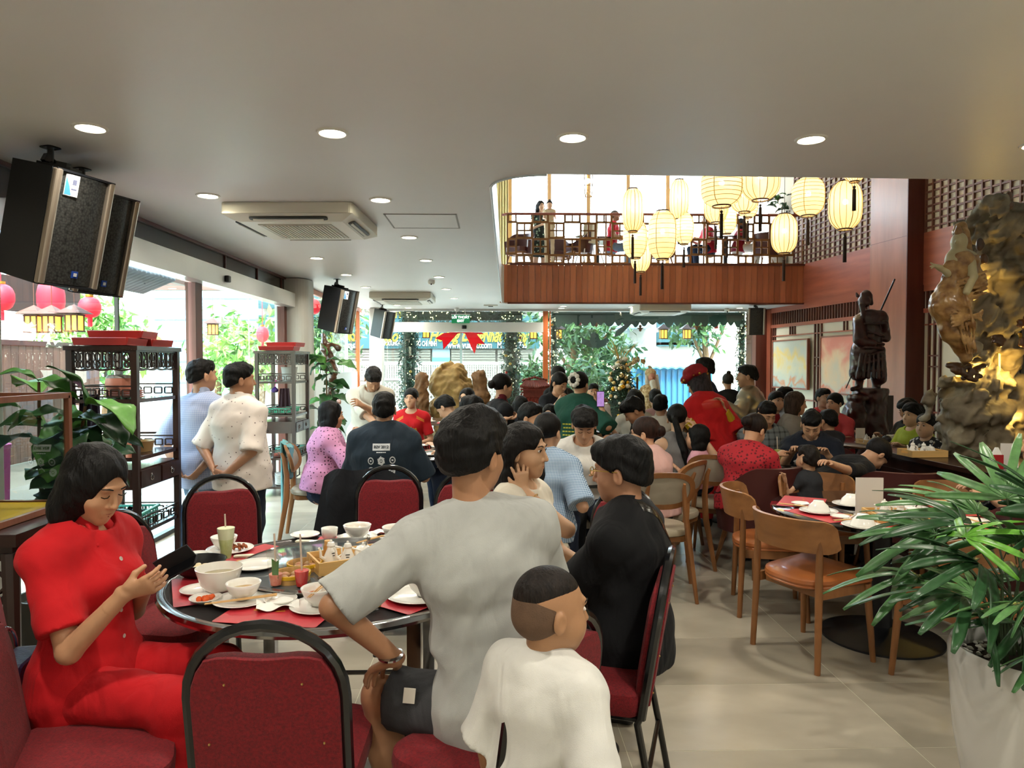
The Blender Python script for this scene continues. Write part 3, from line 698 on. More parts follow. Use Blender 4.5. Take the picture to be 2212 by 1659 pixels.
# frosted scalloped valance with hanging ornaments on the right far glass
g = random.Random(8); pts = []; xa, xb = fx(1200), fx(1592); x = xa; low = []
while x < xb: w_ = g.uniform(.14, .26); low.append((x, w_)); x += w_
ol = [(xa, 2.79)]
for x, w_ in low:
    d = g.uniform(.10, .24)
    for k in range(7): ol.append((x+w_*k/6, 2.56-d*math.sin(PI*k/6)*.55-.02*d))
ol.append((low[-1][0]+low[-1][1], 2.79))
va = MB().prism([(x, z) for x, z in ol], .004, M=Matrix.Translation((0, YF+.03, 0)) @ Matrix.Rotation(PI/2, 4, 'X'))
va.build('window_valance', translucent('frosted_grey_film', '5f6f68', .7), None)
tag(bpy.data.objects['window_valance'], 'frosted grey green scalloped snow valance across the top of the right far glass', 'window decoration')
def hang(px, py, kind, lab):
    p = W(px, py, YF+.12); t = thing('hanging_ornament', lab, 'ornament', p, 0, 'ornaments hanging at the far glass')
    red, wh_, br = mat('santa_red', 'c02a2a', .5), mat('santa_white', 'efe9e2', .6), mat('gingerbread', 'b4683a', .7)
    if kind == 's':
        MB().lathe([(.0001, .0), (.045, 0), (.05, .05), (.025, .11), (.02, .12)], 10).build('coat', red, t)
        MB().ball((0, 0, .135), .026, 8, 6).build('face', wh_, t); MB().lathe([(.028, .15), (.0001, .21)], 8).build('hat', red, t)
    else:
        MB().ball((0, 0, .12), (.035, .012, .035), 10, 6).ball((0, 0, .05), (.035, .012, .055), 10, 6).ball((-.045, 0, .07), (.03, .01, .016), 8, 5).ball((.045, 0, .07), (.03, .01, .016), 8, 5).build('biscuit', br, t)
    MB().tube([(0, 0, .15), (0, 0, 2.88-p.z)], .002, 4).build('thread', wh_, t)
for px, py, k, l in ((1252, 703, 's', 'tiny red santa ornament, first along the frosted valance'), (1337, 702, 's', 'tiny red santa ornament left of the paired pine cones'), (1547, 710, 's', 'tiny red santa ornament nearest the right garland'), (1288, 706, 'g', 'gingerbread ornament between the two small santas'), (1505, 712, 'g', 'gingerbread ornament right of the lit lanterns'), (1383, 716, 'g', 'brown bell ornament left of the lit lanterns')): hang(px, py, k, l)
sl = MB()
o_ = [(0, 0), (.3, -.12), (.6, -.14), (.85, -.05), (.95, .12), (.86, .2), (.75, .12), (.62, .1), (.55, .3), (.42, .36), (.3, .28), (.28, .1), (.12, .12), (.0, .22)]
p = W(1257, 742, YF+.03)
sl.prism([(x*.66, z*.75) for x, z in o_], .006, M=Matrix.Translation(p) @ Matrix.Rotation(PI/2, 4, 'X'))
sl.prism([(.75, .14), (.9, .2), (1.15, .45), (1.2, .42), (1.22, .5), (1.12, .52), (.8, .3)], .006, M=Matrix.Translation(p) @ Matrix.Rotation(PI/2, 4, 'X'))
tag(sl.build('sleigh_decal', translucent('decal_grey', '6f7772', .7), None), 'frosted sleigh and reindeer sticker on the far right glass', 'window decoration')
# little wooden lanterns with lit amber panes
def wlantern(px, py, D, lab, s=1.0, z1=2.88):
    p = W(px, py, D); t = thing('wooden_lantern', lab, 'lantern', p, 0, 'small wooden lanterns with amber panes')
    am = mat('amber_pane', 'ffb04a', .5, emit=2.2); wd = mat('lantern_wood', '5a3326', .6)
    MB().box((0, 0, 0), (.15*s, .15*s, .2*s)).build('amber_box', am, t)
    f = MB()
    for sx in (-1, 0, 1):
        for sy in (-1, 1): f.box((sx*.08*s, sy*.08*s, 0), (.016*s, .016*s, .24*s))
    for z in (-.11, .11): f.box((0, 0, z*s), (.19*s, .19*s, .02*s))
    f.build('frame', wd, t)
    r_ = MB(); r_._add([(-.17*s, -.17*s, .13*s), (.17*s, -.17*s, .13*s), (.17*s, .17*s, .13*s), (-.17*s, .17*s, .13*s), (0, 0, .26*s)], [(3, 2, 1, 0), (0, 1, 4), (1, 2, 4), (2, 3, 4), (3, 0, 4)])
    r_.build('roof', wd, t); MB().tube([(0, 0, .24*s), (0, 0, max(.3, z1-p.z))], .005, 4).build('cord', wd, t)
for px, py, D, l in ((1433, 722, 17.6, 'wooden lantern left of the pair beyond the right glass'), (1484, 722, 17.6, 'wooden lantern right of the pair beyond the right glass'), (1206, 722, 17.6, 'wooden lantern beside the narrow garland'), (1152, 722, 17.6, 'wooden lantern left of the orange post'), (921, 720, 17.6, 'wooden lantern beside the left garland column')): wlantern(px, py, D, l)
# terrace on the left
tw = thing('terrace_screen', 'brown planked screen with scalloped openings on the left terrace', 'screen', (-7.6, 0, 0))
pw = wood('terrace_planks', '6a4638', .6, .3, 'z', 9); pbs = MB().box((0, 0, .95), (.04, .17, 1.9)).mesh('plank', pw)
for i in range(58): put('plank', pbs, tw, loc=(0, 3.6+i*.18, 0))
MB().box((0, 8.8, 1.93), (.1, 10.6, .08)).build('cap_rail', wood('terrace_dark', '3d2620', .6, .2), tw)
tc_ = struct('ceiling_terrace', MB().box((-3.5, 7, 3.0), (.6, 12, .1)), wood('terrace_ceiling', '5a4038', .5, .2, 'y', 6))
for i in range(13): struct('beam', MB().box((-5.5, 2.6+i*.9, 3.0), (4.4, .14, .1)), wood('terrace_ceiling', '5a4038'), tc_)
for x in (-7.6, -6.2, -5.2): struct('beam', MB().box((x, 7, 2.94), (.1, 11.6, .06)), wood('terrace_ceiling', '5a4038'), tc_)
fr = thing('terrace_roof_fringe', 'blue grey roof tile fringe above the left terrace', 'roof edge', (-5.0, 0, 2.6))
tm_ = MB().tube([(0, 0, .03), (.45, 0, .22)], .05, 8).mesh('tile', mat('roof_tile_blue', '6f7c8a', .4, var=.2, vs=8))
for i in range(62): put('tile', tm_, fr, loc=(0, 3.0+i*.12, 0))
MB().box((.2, 6.6, .1), (.5, 7.6, .02), rot=(0, -.4, 0)).build('roof_board', mat('roof_board_m', '55606c', .6), fr)
sg = thing('terrace_fascia', 'dark wooden fascia with two orange carved characters above the terrace', 'fascia', (-6.9, 8.6, 2.60))
MB().box((0, 0, 0), (.06, 7, .5)).build('board', wood('terrace_dark', '3d2620', .6, .2), sg)
oc = mat('orange_paint', 'd07a3a', .6); g = random.Random(5)
for q in (-.62, .2):
    m = MB()
    for i in range(7):
        m.box((.045, q+g.uniform(-.15, .15), g.uniform(-.2, .2)), (.02, g.uniform(.08, .3), .035), rot=(g.uniform(-1.4, 1.4), 0, 0))
    m.build('carved_character', oc, sg, kind='stuff')
leafb = [mat('bright_leaf_%d' % i, c, .5) for i, c in enumerate(('6f9a4c', '8fb85c', '547c3c'))]
def tree2(x, y, zc, r, n, lab, size, seed):
    g = random.Random(seed); t = thing('tree', lab, 'tree', (x, y, 0), 0, 'trees beyond the terrace')
    cl = [inball((g.uniform(-.5, .5)*r, g.uniform(-.4, .4)*r, zc+g.uniform(-.5, .5)*r), (r*.6, r*.6, r*.5)) for _ in range(6)]
    leafcloud(n, lambda q: cl[q.randrange(6)](q), size, g).build('foliage', leafb, t, kind='stuff')
    MB().tube([(0, 0, 0), (.1, 0, zc*.5), (0, .1, zc)], [.12, .1, .05], 8).build('trunk', bark, t)
tree2(-9.4, 17.5, 2.1, 1.5, 1300, 'bright green tree beyond the terrace, seen left of the maroon door post', .33, 21)
tree2(-7.9, 20.5, 2.0, 1.4, 800, 'green tree beyond the terrace, seen right of the maroon door post', .33, 22)
tree2(-6.2, 19.0, 1.9, 1.3, 700, 'yellow green tree behind the carved wooden statue', .3, 23)
bl = thing('patchwork_building', 'pale blue and cream patchwork tower beyond the terrace screen', 'building', (-19.5, 24, 0))
g = random.Random(4); pcs = [mat('facade_%d' % i, c, .6) for i, c in enumerate(('c9e2e6', 'e8e6d8', 'a9cdd8', 'd9cfc0', 'b4d4c4'))]
MB().box((0, .4, 4), (14, .5, 8)).build('wall', pcs[1], bl)
pm = [MB().box((0, 0, 0), (.5, .12, .42)).mesh('facade_panel', c) for c in pcs]
for i in range(24):
    for j in range(9): put('facade_panel', pm[g.randrange(5)], bl, loc=(-6.6+i*.56, .1, .8+j*.48))
bb = thing('blue_building', 'light blue building seen through the left glass above the shelf', 'building', (-11, 31, 0))
MB().box((0, .5, 3), (7, 1, 6)).build('wall', mat('light_blue_wall', '86bcd6', .6), bb)
for i in range(5): MB().box((0, -.02, .8+i*.9), (7, .06, .06)).build('ledge', mat('ledge_blue', '5f95b4', .6), bb)
redl = mat('red_lantern', 'e02436', .55, var=.1, vs=8, emit=.9, ecol='f02438')
def redlantern(px, py, D, wpx, hpx, lab, squat=False):
    p = W(px, py, D); r, h = wpx/1540*D/2, hpx/1540*D/2
    t = thing('red_lantern', lab, 'lantern', p, 0, 'red festival lanterns on the terrace')
    pr = []
    for i in range(13):
        a = -PI/2+PI*i/12; pr.append((max(.001, r*(abs(math.cos(a))**(.4 if not squat else .7))), h*math.sin(a)))
    MB().lathe([(x*(1+(.02 if i % 2 else 0)), z) for i, (x, z) in enumerate(pr)], 24).build('shade', redl, t)
    MB().lathe([(r*.35, 0), (r*.35, .03), (r*.3, .03)], 16, c=(0, 0, h)).build('top_cap', gold, t)
    MB().tube([(0, 0, h), (0, 0, 2.94-p.z)], .006, 5).tube([(0, 0, -h-.12), (0, 0, -h)], r*.22, 10).build('tassel', redl, t)
redlantern(110, 645, 9.8, 52, 72, 'tall red lantern on the terrace below the hung loudspeaker')
redlantern(2, 642, 8.9, 50, 56, 'red lantern half hidden by the near left column', True)
redlantern(194, 664, 9.8, 43, 44, 'squat red lantern on the terrace right of the tall one', True)
redlantern(567, 722, 15.0, 26, 34, 'red lantern seen between the two shelves', True)
redlantern(672, 662, 13.5, 40, 34, 'red lantern behind the second loudspeaker', True)
for px, py, D, l in ((74, 700, 8.9, 'wooden lantern left on the terrace beneath the tall red lantern'), (112, 700, 8.9, 'wooden lantern second on the terrace beneath the tall red lantern'), (161, 698, 8.9, 'wooden lantern on the terrace beneath the squat red lantern'), (460, 712, 14, 'wooden lantern beyond the maroon door post')): wlantern(px, py, D, l, .9, 2.94)
t = thing('terrace_christmas_tree', 'small dark tinsel tree on the terrace behind the screen', 'tree', (-6.3, 7.1, 0)); g = random.Random(2)
leafcloud(900, lambda q: (lambda z, a, rr: (rr*math.cos(a), rr*math.sin(a), z))(*((lambda z: (z, q.uniform(0, 6.3), q.uniform(.1, 1)*(1.9-z)*.33+.03))(q.uniform(.3, 1.85)))), .13, g, 4, .2).build('needles', pine, t, kind='stuff')
MB().tube([(0, 0, 0), (0, 0, 1.7)], .03, 6).build('trunk', bark, t)
# stacked terrace things seen low through the glass
for x, y, c, l in ((-4.1, 4.9, '3f7fc0', 'blue plastic crate stack outside the left glass'), (-4.3, 5.9, 'c03a8f', 'magenta plastic tub outside the left glass')):
    t = thing('plastic_tub', l, 'tub', (x, y, 0)); mm_ = mat('tub_'+c, c, .4)
    MB().box((0, 0, .45), (.45, .35, .9), taper=1.08).build('tub_body', mm_, t); MB().rbox((0, 0, .91), (.52, .42, .04), .04).build('rim', mm_, t)
# ============================================================ people: signed distance fields meshed as continuous skins
class SDF:
    def __init__(s, lo, hi, vox):
        s.lo = np.array(lo, np.float32); s.v = vox
        s.n = np.maximum(np.ceil((np.array(hi)-s.lo)/vox).astype(int)+1, 4)
        s.a = np.full(s.n, 9.0, np.float32)
        s.ax = [s.lo[i]+np.arange(s.n[i], dtype=np.float32)*vox for i in range(3)]
    def _reg(s, lo, hi):
        i0 = np.clip(np.floor((np.array(lo)-s.lo)/s.v).astype(int), 0, s.n)
        i1 = np.clip(np.ceil((np.array(hi)-s.lo)/s.v).astype(int)+1, 0, s.n)
        if (i1 <= i0).any(): return None, None
        sl = tuple(slice(a, b) for a, b in zip(i0, i1))
        X = s.ax[0][sl[0]][:, None, None]; Y = s.ax[1][sl[1]][None, :, None]; Z = s.ax[2][sl[2]][None, None, :]
        return sl, (X, Y, Z)
    def app(s, fn, lo, hi, k=.01, op='u'):
        pad = k+s.v*3
        sl, P = s._reg(np.array(lo)-pad, np.array(hi)+pad)
        if sl is None: return s
        d = fn(*P); o = s.a[sl]
        if op == 'u':
            if k > 0:
                h = np.clip(.5+.5*(o-d)/k, 0, 1); s.a[sl] = o*(1-h)+d*h-k*h*(1-h)
            else: s.a[sl] = np.minimum(o, d)
        else:
            if k > 0:
                d = -d; h = np.clip(.5-.5*(o-d)/k, 0, 1); s.a[sl] = o*(1-h)+d*h+k*h*(1-h)
            else: s.a[sl] = np.maximum(o, -d)
        return s
    def cap(s, a, b, ra, rb=None, k=.01, op='u', flat=False):
        rb = ra if rb is None else rb; a = np.array(a, np.float32); b = np.array(b, np.float32); ba = b-a; L2 = max(float(ba@ba), 1e-9); L = math.sqrt(L2)
        def fn(X, Y, Z):
            px, py, pz = X-a[0], Y-a[1], Z-a[2]
            t = (px*ba[0]+py*ba[1]+pz*ba[2])/L2; h = np.clip(t, 0, 1)
            d = np.sqrt((px-h*ba[0])**2+(py-h*ba[1])**2+(pz-h*ba[2])**2)-(ra+(rb-ra)*h)
            if flat:
                r2 = np.sqrt((px-t*ba[0])**2+(py-t*ba[1])**2+(pz-t*ba[2])**2)-(ra+(rb-ra)*h)
                d = np.where(t > .5, np.maximum(r2, (t-1)*L), d)
            return d
        m = max(ra, rb); return s.app(fn, np.minimum(a, b)-m, np.maximum(a, b)+m, k, op)
    def ell(s, c, r, Rm=None, k=.01, op='u'):
        c = np.array(c, np.float32); r = np.array(r, np.float32); Q = np.eye(3) if Rm is None else np.array(Rm)
        def fn(X, Y, Z):
            px, py, pz = X-c[0], Y-c[1], Z-c[2]
            q = [(px*Q[0, i]+py*Q[1, i]+pz*Q[2, i]) for i in range(3)]
            k0 = np.sqrt(sum((q[i]/r[i])**2 for i in range(3))); k1 = np.sqrt(sum((q[i]/r[i]**2)**2 for i in range(3)))
            return k0*(k0-1)/np.maximum(k1, 1e-6)
        m = float(r.max()); return s.app(fn, c-m, c+m, k, op)
    def ecap(s, a, b, ra, rb, right, k=.02, op='u', flat=False):
        # elliptical cone from a to b: (half width along right, half depth)
        a = np.array(a, np.float32); b = np.array(b, np.float32); ba = b-a; L = float(np.linalg.norm(ba)); t_ = ba/L
        rt = np.array(right, np.float32); rt = rt-t_*(rt@t_); rt /= np.linalg.norm(rt); fw = np.cross(t_, rt)
        def fn(X, Y, Z):
            px, py, pz = X-a[0], Y-a[1], Z-a[2]
            w_ = px*t_[0]+py*t_[1]+pz*t_[2]; h = np.clip(w_/L, 0, 1)
            u = px*rt[0]+py*rt[1]+pz*rt[2]; v = px*fw[0]+py*fw[1]+pz*fw[2]
            A = ra[0]+(rb[0]-ra[0])*h; B = ra[1]+(rb[1]-ra[1])*h
            e = w_-h*L; m = np.minimum(A, B)
            if flat:
                d = (np.sqrt((u/A)**2+(v/B)**2)-1)*m
                return np.maximum(d, np.abs(e)-.0)
            return (np.sqrt((u/A)**2+(v/B)**2+(e/m)**2)-1)*m
        m = max(ra+rb); return s.app(fn, np.minimum(a, b)-m, np.maximum(a, b)+m, k, op)
    def noise(s, amp, fr, seed=0, band=.05):
        rg = np.random.RandomState(seed); X = s.ax[0][:, None, None]; Y = s.ax[1][None, :, None]; Z = s.ax[2][None, None, :]
        o = 0
        for i in range(4):
            q = rg.randn(3); q /= np.linalg.norm(q); q *= fr*(.6+.35*i)
            p = rg.rand(3)*6
            o = o+np.sin(q[0]*X+q[1]*Y+q[2]*Z+p[0]+1.3*np.sin(q[1]*.7*X-q[2]*.6*Y+q[0]*.5*Z+p[1]))/(1+.5*i)
        s.a += (amp*o*.5).astype(np.float32)
        return s
    def cut(s, n, c, keep_above=True):
        # keep the side n.(p-c) > 0
        X = s.ax[0][:, None, None]; Y = s.ax[1][None, :, None]; Z = s.ax[2][None, None, :]
        d = n[0]*(X-c[0])+n[1]*(Y-c[1])+n[2]*(Z-c[2])
        s.a = np.maximum(s.a, -d.astype(np.float32)); return s
    def arrays(s):
        a = np.clip(s.a, -3*s.v, 3*s.v)/s.v
        a[0] = a[-1] = 3; a[:, 0] = a[:, -1] = 3; a[:, :, 0] = a[:, :, -1] = 3
        g = vdb.FloatGrid(3.0); g.copyFromArray(np.ascontiguousarray(a))
        p, q = g.convertToQuads(0.0)
        return np.asarray(p)*s.v+s.lo, np.asarray(q)[:, ::-1]
def np_mesh(name, parts, mats, smooth=True):
    V = []; Q = []; MI = []; o = 0
    for i, it in enumerate(parts):
        p, q = it[0], it[1]
        if len(p) == 0: continue
        V.append(p); Q.append(q+o); MI.append(np.full(len(q), it[2] if len(it) > 2 else 0)); o += len(p)
    if not V: return None
    V = np.concatenate(V).astype(np.float32); Q = np.concatenate(Q).astype(np.int32); MI = np.concatenate(MI).astype(np.int32)
    me = bpy.data.meshes.new(name); me.vertices.add(len(V)); me.vertices.foreach_set('co', V.ravel())
    me.loops.add(len(Q)*4); me.loops.foreach_set('vertex_index', Q.ravel()); me.polygons.add(len(Q))
    me.polygons.foreach_set('loop_start', np.arange(len(Q), dtype=np.int32)*4)
    me.polygons.foreach_set('loop_total', np.full(len(Q), 4, np.int32))
    for m in (mats if isinstance(mats, (list, tuple)) else [mats]): me.materials.append(m)
    me.polygons.foreach_set('material_index', MI)
    me.polygons.foreach_set('use_smooth', np.full(len(Q), smooth))
    me.update(calc_edges=True); me.validate(); return me
V3 = lambda *a: np.array(a, float)
def nrm(v): v = np.array(v, float); return v/max(np.linalg.norm(v), 1e-9)
def rotm(yaw=0, pitch=0, roll=0):
    # columns right, forward, up; pitch > 0 looks down, yaw > 0 turns to the left (counter-clockwise seen from above)
    return np.array((Matrix.Rotation(R(yaw), 3, 'Z') @ Matrix.Rotation(R(-pitch), 3, 'X') @ Matrix.Rotation(R(roll), 3, 'Y')))
def ik(a, c, l1, l2, pole):
    a, c, pole = map(np.array, (a, c, pole)); d = c-a; L = np.linalg.norm(d)
    if L > (l1+l2)*.995: c = a+d/L*(l1+l2)*.995; d = c-a; L = np.linalg.norm(d)
    x = (l1*l1-l2*l2+L*L)/(2*L); h = math.sqrt(max(l1*l1-x*x, 0)); u = d/L
    p = pole-u*(pole@u); p = nrm(p)
    return a+u*x+p*h, c
SK = {}
def skin(tone='c49474'):
    return mat('skin_'+tone, tone, .48, var=.06, vs=14, bump=.05, bs=240, sss=.0, sheen=.05)
def hairm(c='0b0908'):
    return mat('hair_'+c, c, .55, var=.6, vs=70, stretch=(1, 1, .14), bump=1, bs=150, spec=.22)
eye_white = mat('eye_white', 'd8d0c8', .25); eye_dark = mat('eye_dark', '130c0a', .15)
def hand(s, wr, d, n, side, curl=.25, sc_=1.0, spread=.1, thumb=.6, k=.006):
    d = nrm(d); n = nrm(n-d*(n@d)); t = np.cross(d, n)*side
    pl = .088*sc_; kn = wr+d*pl
    s.ecap(wr-d*.01, wr+d*pl*.95, (.027*sc_, .018*sc_), (.039*sc_, .013*sc_), t, k=.012)
    for i, (o, L, r_) in enumerate(((.030, .066, .0086), (.010, .074, .0088), (-.010, .069, .0085), (-.029, .053, .0075))):
        p = kn-d*.012*sc_+t*o*sc_*(1-.0*i); dd = nrm(d+t*spread*(1.5-i)*.35); a = curl*(1+.12*i)
        for j, f in enumerate((.45, .31, .24)):
            ang = a*(1.0 if j == 0 else 1.3)
            dd = nrm(dd*math.cos(ang)+n*math.sin(ang)); n2 = n
            q = p+dd*L*f*sc_
            s.cap(p, q, r_*sc_*(1-.08*j), r_*sc_*(.92-.1*j), k=k*.6); p = q
            n = nrm(n2-dd*(n2@dd)) if j < 2 else n2
            n_keep = n
        n = nrm(np.cross(t*side, d)) if False else nrm(n2-d*(n2@d))
    b = wr+d*.022*sc_+t*.022*sc_
    e = b+nrm(d*.75+t*(1-thumb*.5)+n*thumb*.7)*.045*sc_; g = e+nrm(d*.95+t*.1+n*thumb*.6)*.034*sc_
    s.cap(b, e, .0135*sc_, .0105*sc_, k=.01); s.cap(e, g, .0105*sc_, .0078*sc_, k=.005)
def head_sdf(s, c, Q, hs, fem, kid, detail):
    T = lambda x, y, z: c+Q@(V3(x, y, z)*hs)
    E = lambda p, r, k=.012, op='u', rr=None: s.ell(T(*p), V3(*r)*hs, Q if rr is None else Q@rr, k, op)
    E((0, -.014, .034), (.076, .096, .084), .01)
    E((0, .026, -.022), (.063 if not fem else .059, .066, .082), .03)
    E((0, .045, -.062), (.044 if not fem else .038, .045, .045), .03)
    if kid: E((0, .035, -.04), (.066, .058, .05), .03)
    s.cap(T(0, .066, -.097), T(0, .068, -.094), .017*hs, k=.025)
    for x in (-1, 1):
        E((x*.036, .052, -.030), (.026, .028, .026), .02)
        if detail: E((x*.031, .099, .012), (.017, .014, .012), .008, 's')
        # ear
        yr = rotm(0, 0, 0)
        E((x*.079, -.008, -.012), (.010, .019, .031), .006)
        if detail: E((x*.089, -.002, -.010), (.006, .010, .018), .004, 's')
    s.cap(T(-.03, .083, .031), T(.03, .083, .031), .009*hs, k=.015)
    s.cap(T(0, .090, .012), T(0, .107, -.026), .0065*hs, .0105*hs, k=.010)
    for x in (-1, 1): s.cap(T(x*.010, .094, -.030), T(x*.011, .093, -.031), .0085*hs, k=.006)
    if detail:
        s.cap(T(-.019, .085, -.056), T(.019, .085, -.056), .0075*hs, k=.006)
        s.cap(T(-.017, .084, -.066), T(.017, .084, -.066), .0078*hs, k=.006)
def face_parts(root, c, Q, hs, eyes, brow='15100e', lip='a0564c', fem=False, smile=False):
    T = lambda x, y, z: tuple(c+Q@(V3(x, y, z)*hs))
    RM3 = Matrix(Q.tolist()).to_4x4()
    for x in (-1, 1):
        m = MB(); A = Matrix.Translation(T(x*.031, .0825, .011)) @ RM3
        if eyes == 'open':
            m.ball((0, 0, 0), (.0135*hs, .006*hs, .0062*hs), 12, 8, M=A)
            m.ball((0, .0035*hs, 0), (.0062*hs, .004*hs, .0064*hs), 10, 6, mi=1, M=A)
            m.tube([T(x*.031-.014, .088, .011), T(x*.031, .0935, .0185), T(x*.031+.014, .088, .012)], .0014*hs, 5, mi=1)
        else:
            m.tube([T(x*.031-.015, .088, .008), T(x*.031-.006, .0925, .004), T(x*.031+.006, .0925, .004), T(x*.031+.015, .087, .007)], .0017*hs, 5, mi=1)
        m.build('eye', [eye_white, eye_dark], root)
        MB().tube([T(x*.014, .0935, .030), T(x*.030, .0935, .0355), T(x*.047, .079, .031)], [.0024*hs, .003*hs, .0012*hs], 5, sq=(1, .8)).build('eyebrow', mat('brow_'+brow, brow, .8), root)
    lm = mat('lip_'+lip, lip, .45); up = .004 if smile else 0
    m = MB().tube([T(-.024, .080, -.060+up), T(-.010, .0915, -.0575), T(0, .0925, -.0585), T(.010, .0915, -.0575), T(.024, .080, -.060+up)], [.002*hs, .0042*hs, .0044*hs, .0042*hs, .002*hs], 6)
    m.tube([T(-.020, .082, -.0625+up*.6), T(0, .0915, -.0675), T(.020, .082, -.0625+up*.6)], [.002*hs, .005*hs, .002*hs], 6)
    if smile: m.tube([T(-.017, .087, -.0605), T(0, .0935, -.0625), T(.017, .087, -.0605)], .0022*hs, 5, mi=1)
    m.build('mouth', [lm, mat('teeth', 'e8e2d8', .3)], root)
def hair_part(root, c, Q, hs, style, hm, body, N, T_, vox, seed=1):
    Tf = lambda x, y, z: c+Q@(V3(x, y, z)*hs)
    low = {'long': .50, 'pony': .32, 'longback': .5, 'bob': .16}.get(style, .15)
    lo = np.minimum(c-.16*hs, np.minimum(c, N)-V3(.16, .2, low) if low > .2 else c-V3(.15, .15, .19)*hs); hi = c+V3(.15, .17, .18)*hs
    s = SDF(lo, hi, vox); E = lambda p, r, k=.01, op='u': s.ell(Tf(*p), V3(*r)*hs, Q, k, op)
    vol = {'short': .0, 'fluffy': .008, 'buzz': -.0085, 'fade': -.0098, 'flat': .002, 'crop': -.003}.get(style, .003)
    E((0, -.016, .040), (.083+vol, .104+vol, .091+vol))
    if style in ('short', 'fluffy', 'flat', 'crop'):
        E((0, -.030, -.008), (.079+vol*.5, .088+vol*.6, .074), .02)
        E((0, .022, .088+vol), (.064+vol, .066, .036+vol*.8), .03)
        if style == 'fluffy': E((0, .065, .072), (.06, .035, .035), .03)
        s.noise(.004 if style != 'fluffy' else .008, 95 if style != 'fluffy' else 62, seed); s.noise(.003, 170, seed+3)
    if style == 'fade': E((0, -.030, -.008), (.0735, .083, .074), .02)
    if style in ('bob', 'long', 'longback'):
        E((0, -.02, -.02), (.093, .098, .11), .02)
        dwn = -1
        for x in (-1, 1):
            if style == 'bob': s.cap(Tf(x*.070, -.01, .02), Tf(x*.074, -.012, -.105), .034*hs, .040*hs, k=.03)
            else:
                sh = N+Q@V3(x*.075, .0, 0)*hs-T_*.14+V3(0, -.02, 0)
                s.cap(Tf(x*.062, -.03, .02), sh*.5+Tf(x*.06, -.03, -.06)*.5, .042*hs, .046*hs, k=.03)
                s.cap(sh*.5+Tf(x*.06, -.03, -.06)*.5, sh, .046*hs, .032*hs, k=.03)
        if style == 'bob': s.cap(Tf(-.045, -.045, -.09), Tf(.045, -.045, -.09), .052*hs, k=.03)
        else:
            bk = N-T_*.22+nrm(np.cross(V3(1, 0, 0), T_))*-.0+V3(0, -.125, 0)
            s.ecap(Tf(0, -.06, -.02), bk, (.075*hs, .05*hs), (.075*hs, .028*hs), Q[:, 0], k=.03)
        s.noise(.003, 85, seed); s.noise(.0015, 190, seed)
    if style in ('bun', 'scrunchie'):
        b = Tf(0, -.125, .01 if style == 'bun' else .045); s.ell(b, V3(.043, .036, .043)*hs, None, k=.012)
        s.noise(.0015, 90, seed)
    if style == 'topbun': s.ell(Tf(0, -.06, .14), V3(.035, .035, .03)*hs, None, .01)
    if style == 'pony':
        p1 = Tf(0, -.125, .0); s.cap(Tf(0, -.09, .02), p1, .03*hs, .022*hs, k=.02)
        p2 = N-T_*.10+V3(0, -.14, 0); s.cap(p1, p2, .025*hs, .036*hs, k=.01); s.cap(p2, p2-T_*.14+V3(.02, -.01, 0), .034*hs, .012*hs, k=.01); s.noise(.002, 80, seed)
    # face opening
    if style in ('bob', 'long', 'longback'):
        E((0, .105, -.045), (.058, .088, .118), .008, 's')
        E((0, .06, -.115), (.052, .09, .07), .008, 's')
        if style == 'longback': E((0, .035, -.055), (.13, .066, .085), .008, 's')
        s.cut(np.array((0, 0, 1.)), c-V3(0, 0, low if style != 'bob' else .148*hs))
    else:
        E((0, .118, -.030), (.066, .082, .092 if style not in ('buzz', 'fade') else .085), .008, 's')
        n = Q@nrm(V3(0, -.60, 1)); off = {'fade': -.034, 'buzz': .018, 'crop': .0, 'flat': .004}.get(style, -.004)
        if style in ('pony', 'bun', 'scrunchie'):
            E((0, .02, -.08), (.12, .10, .07), .006, 's')
        else:
            X = s.ax[0][:, None, None]; Y = s.ax[1][None, :, None]; Z = s.ax[2][None, None, :]
            cc = Tf(0, 0, off); d = n[0]*(X-cc[0])+n[1]*(Y-cc[1])+n[2]*(Z-cc[2]); s.a = np.maximum(s.a, -d.astype(np.float32))
        for x in (-1, 1): E((x*.088, -.006, -.014), (.022, .022, .034), .004, 's')
    p, q = s.arrays()
    me = np_mesh('hair', [(p, q)], hm)
    if me: return put('hair', me, root)

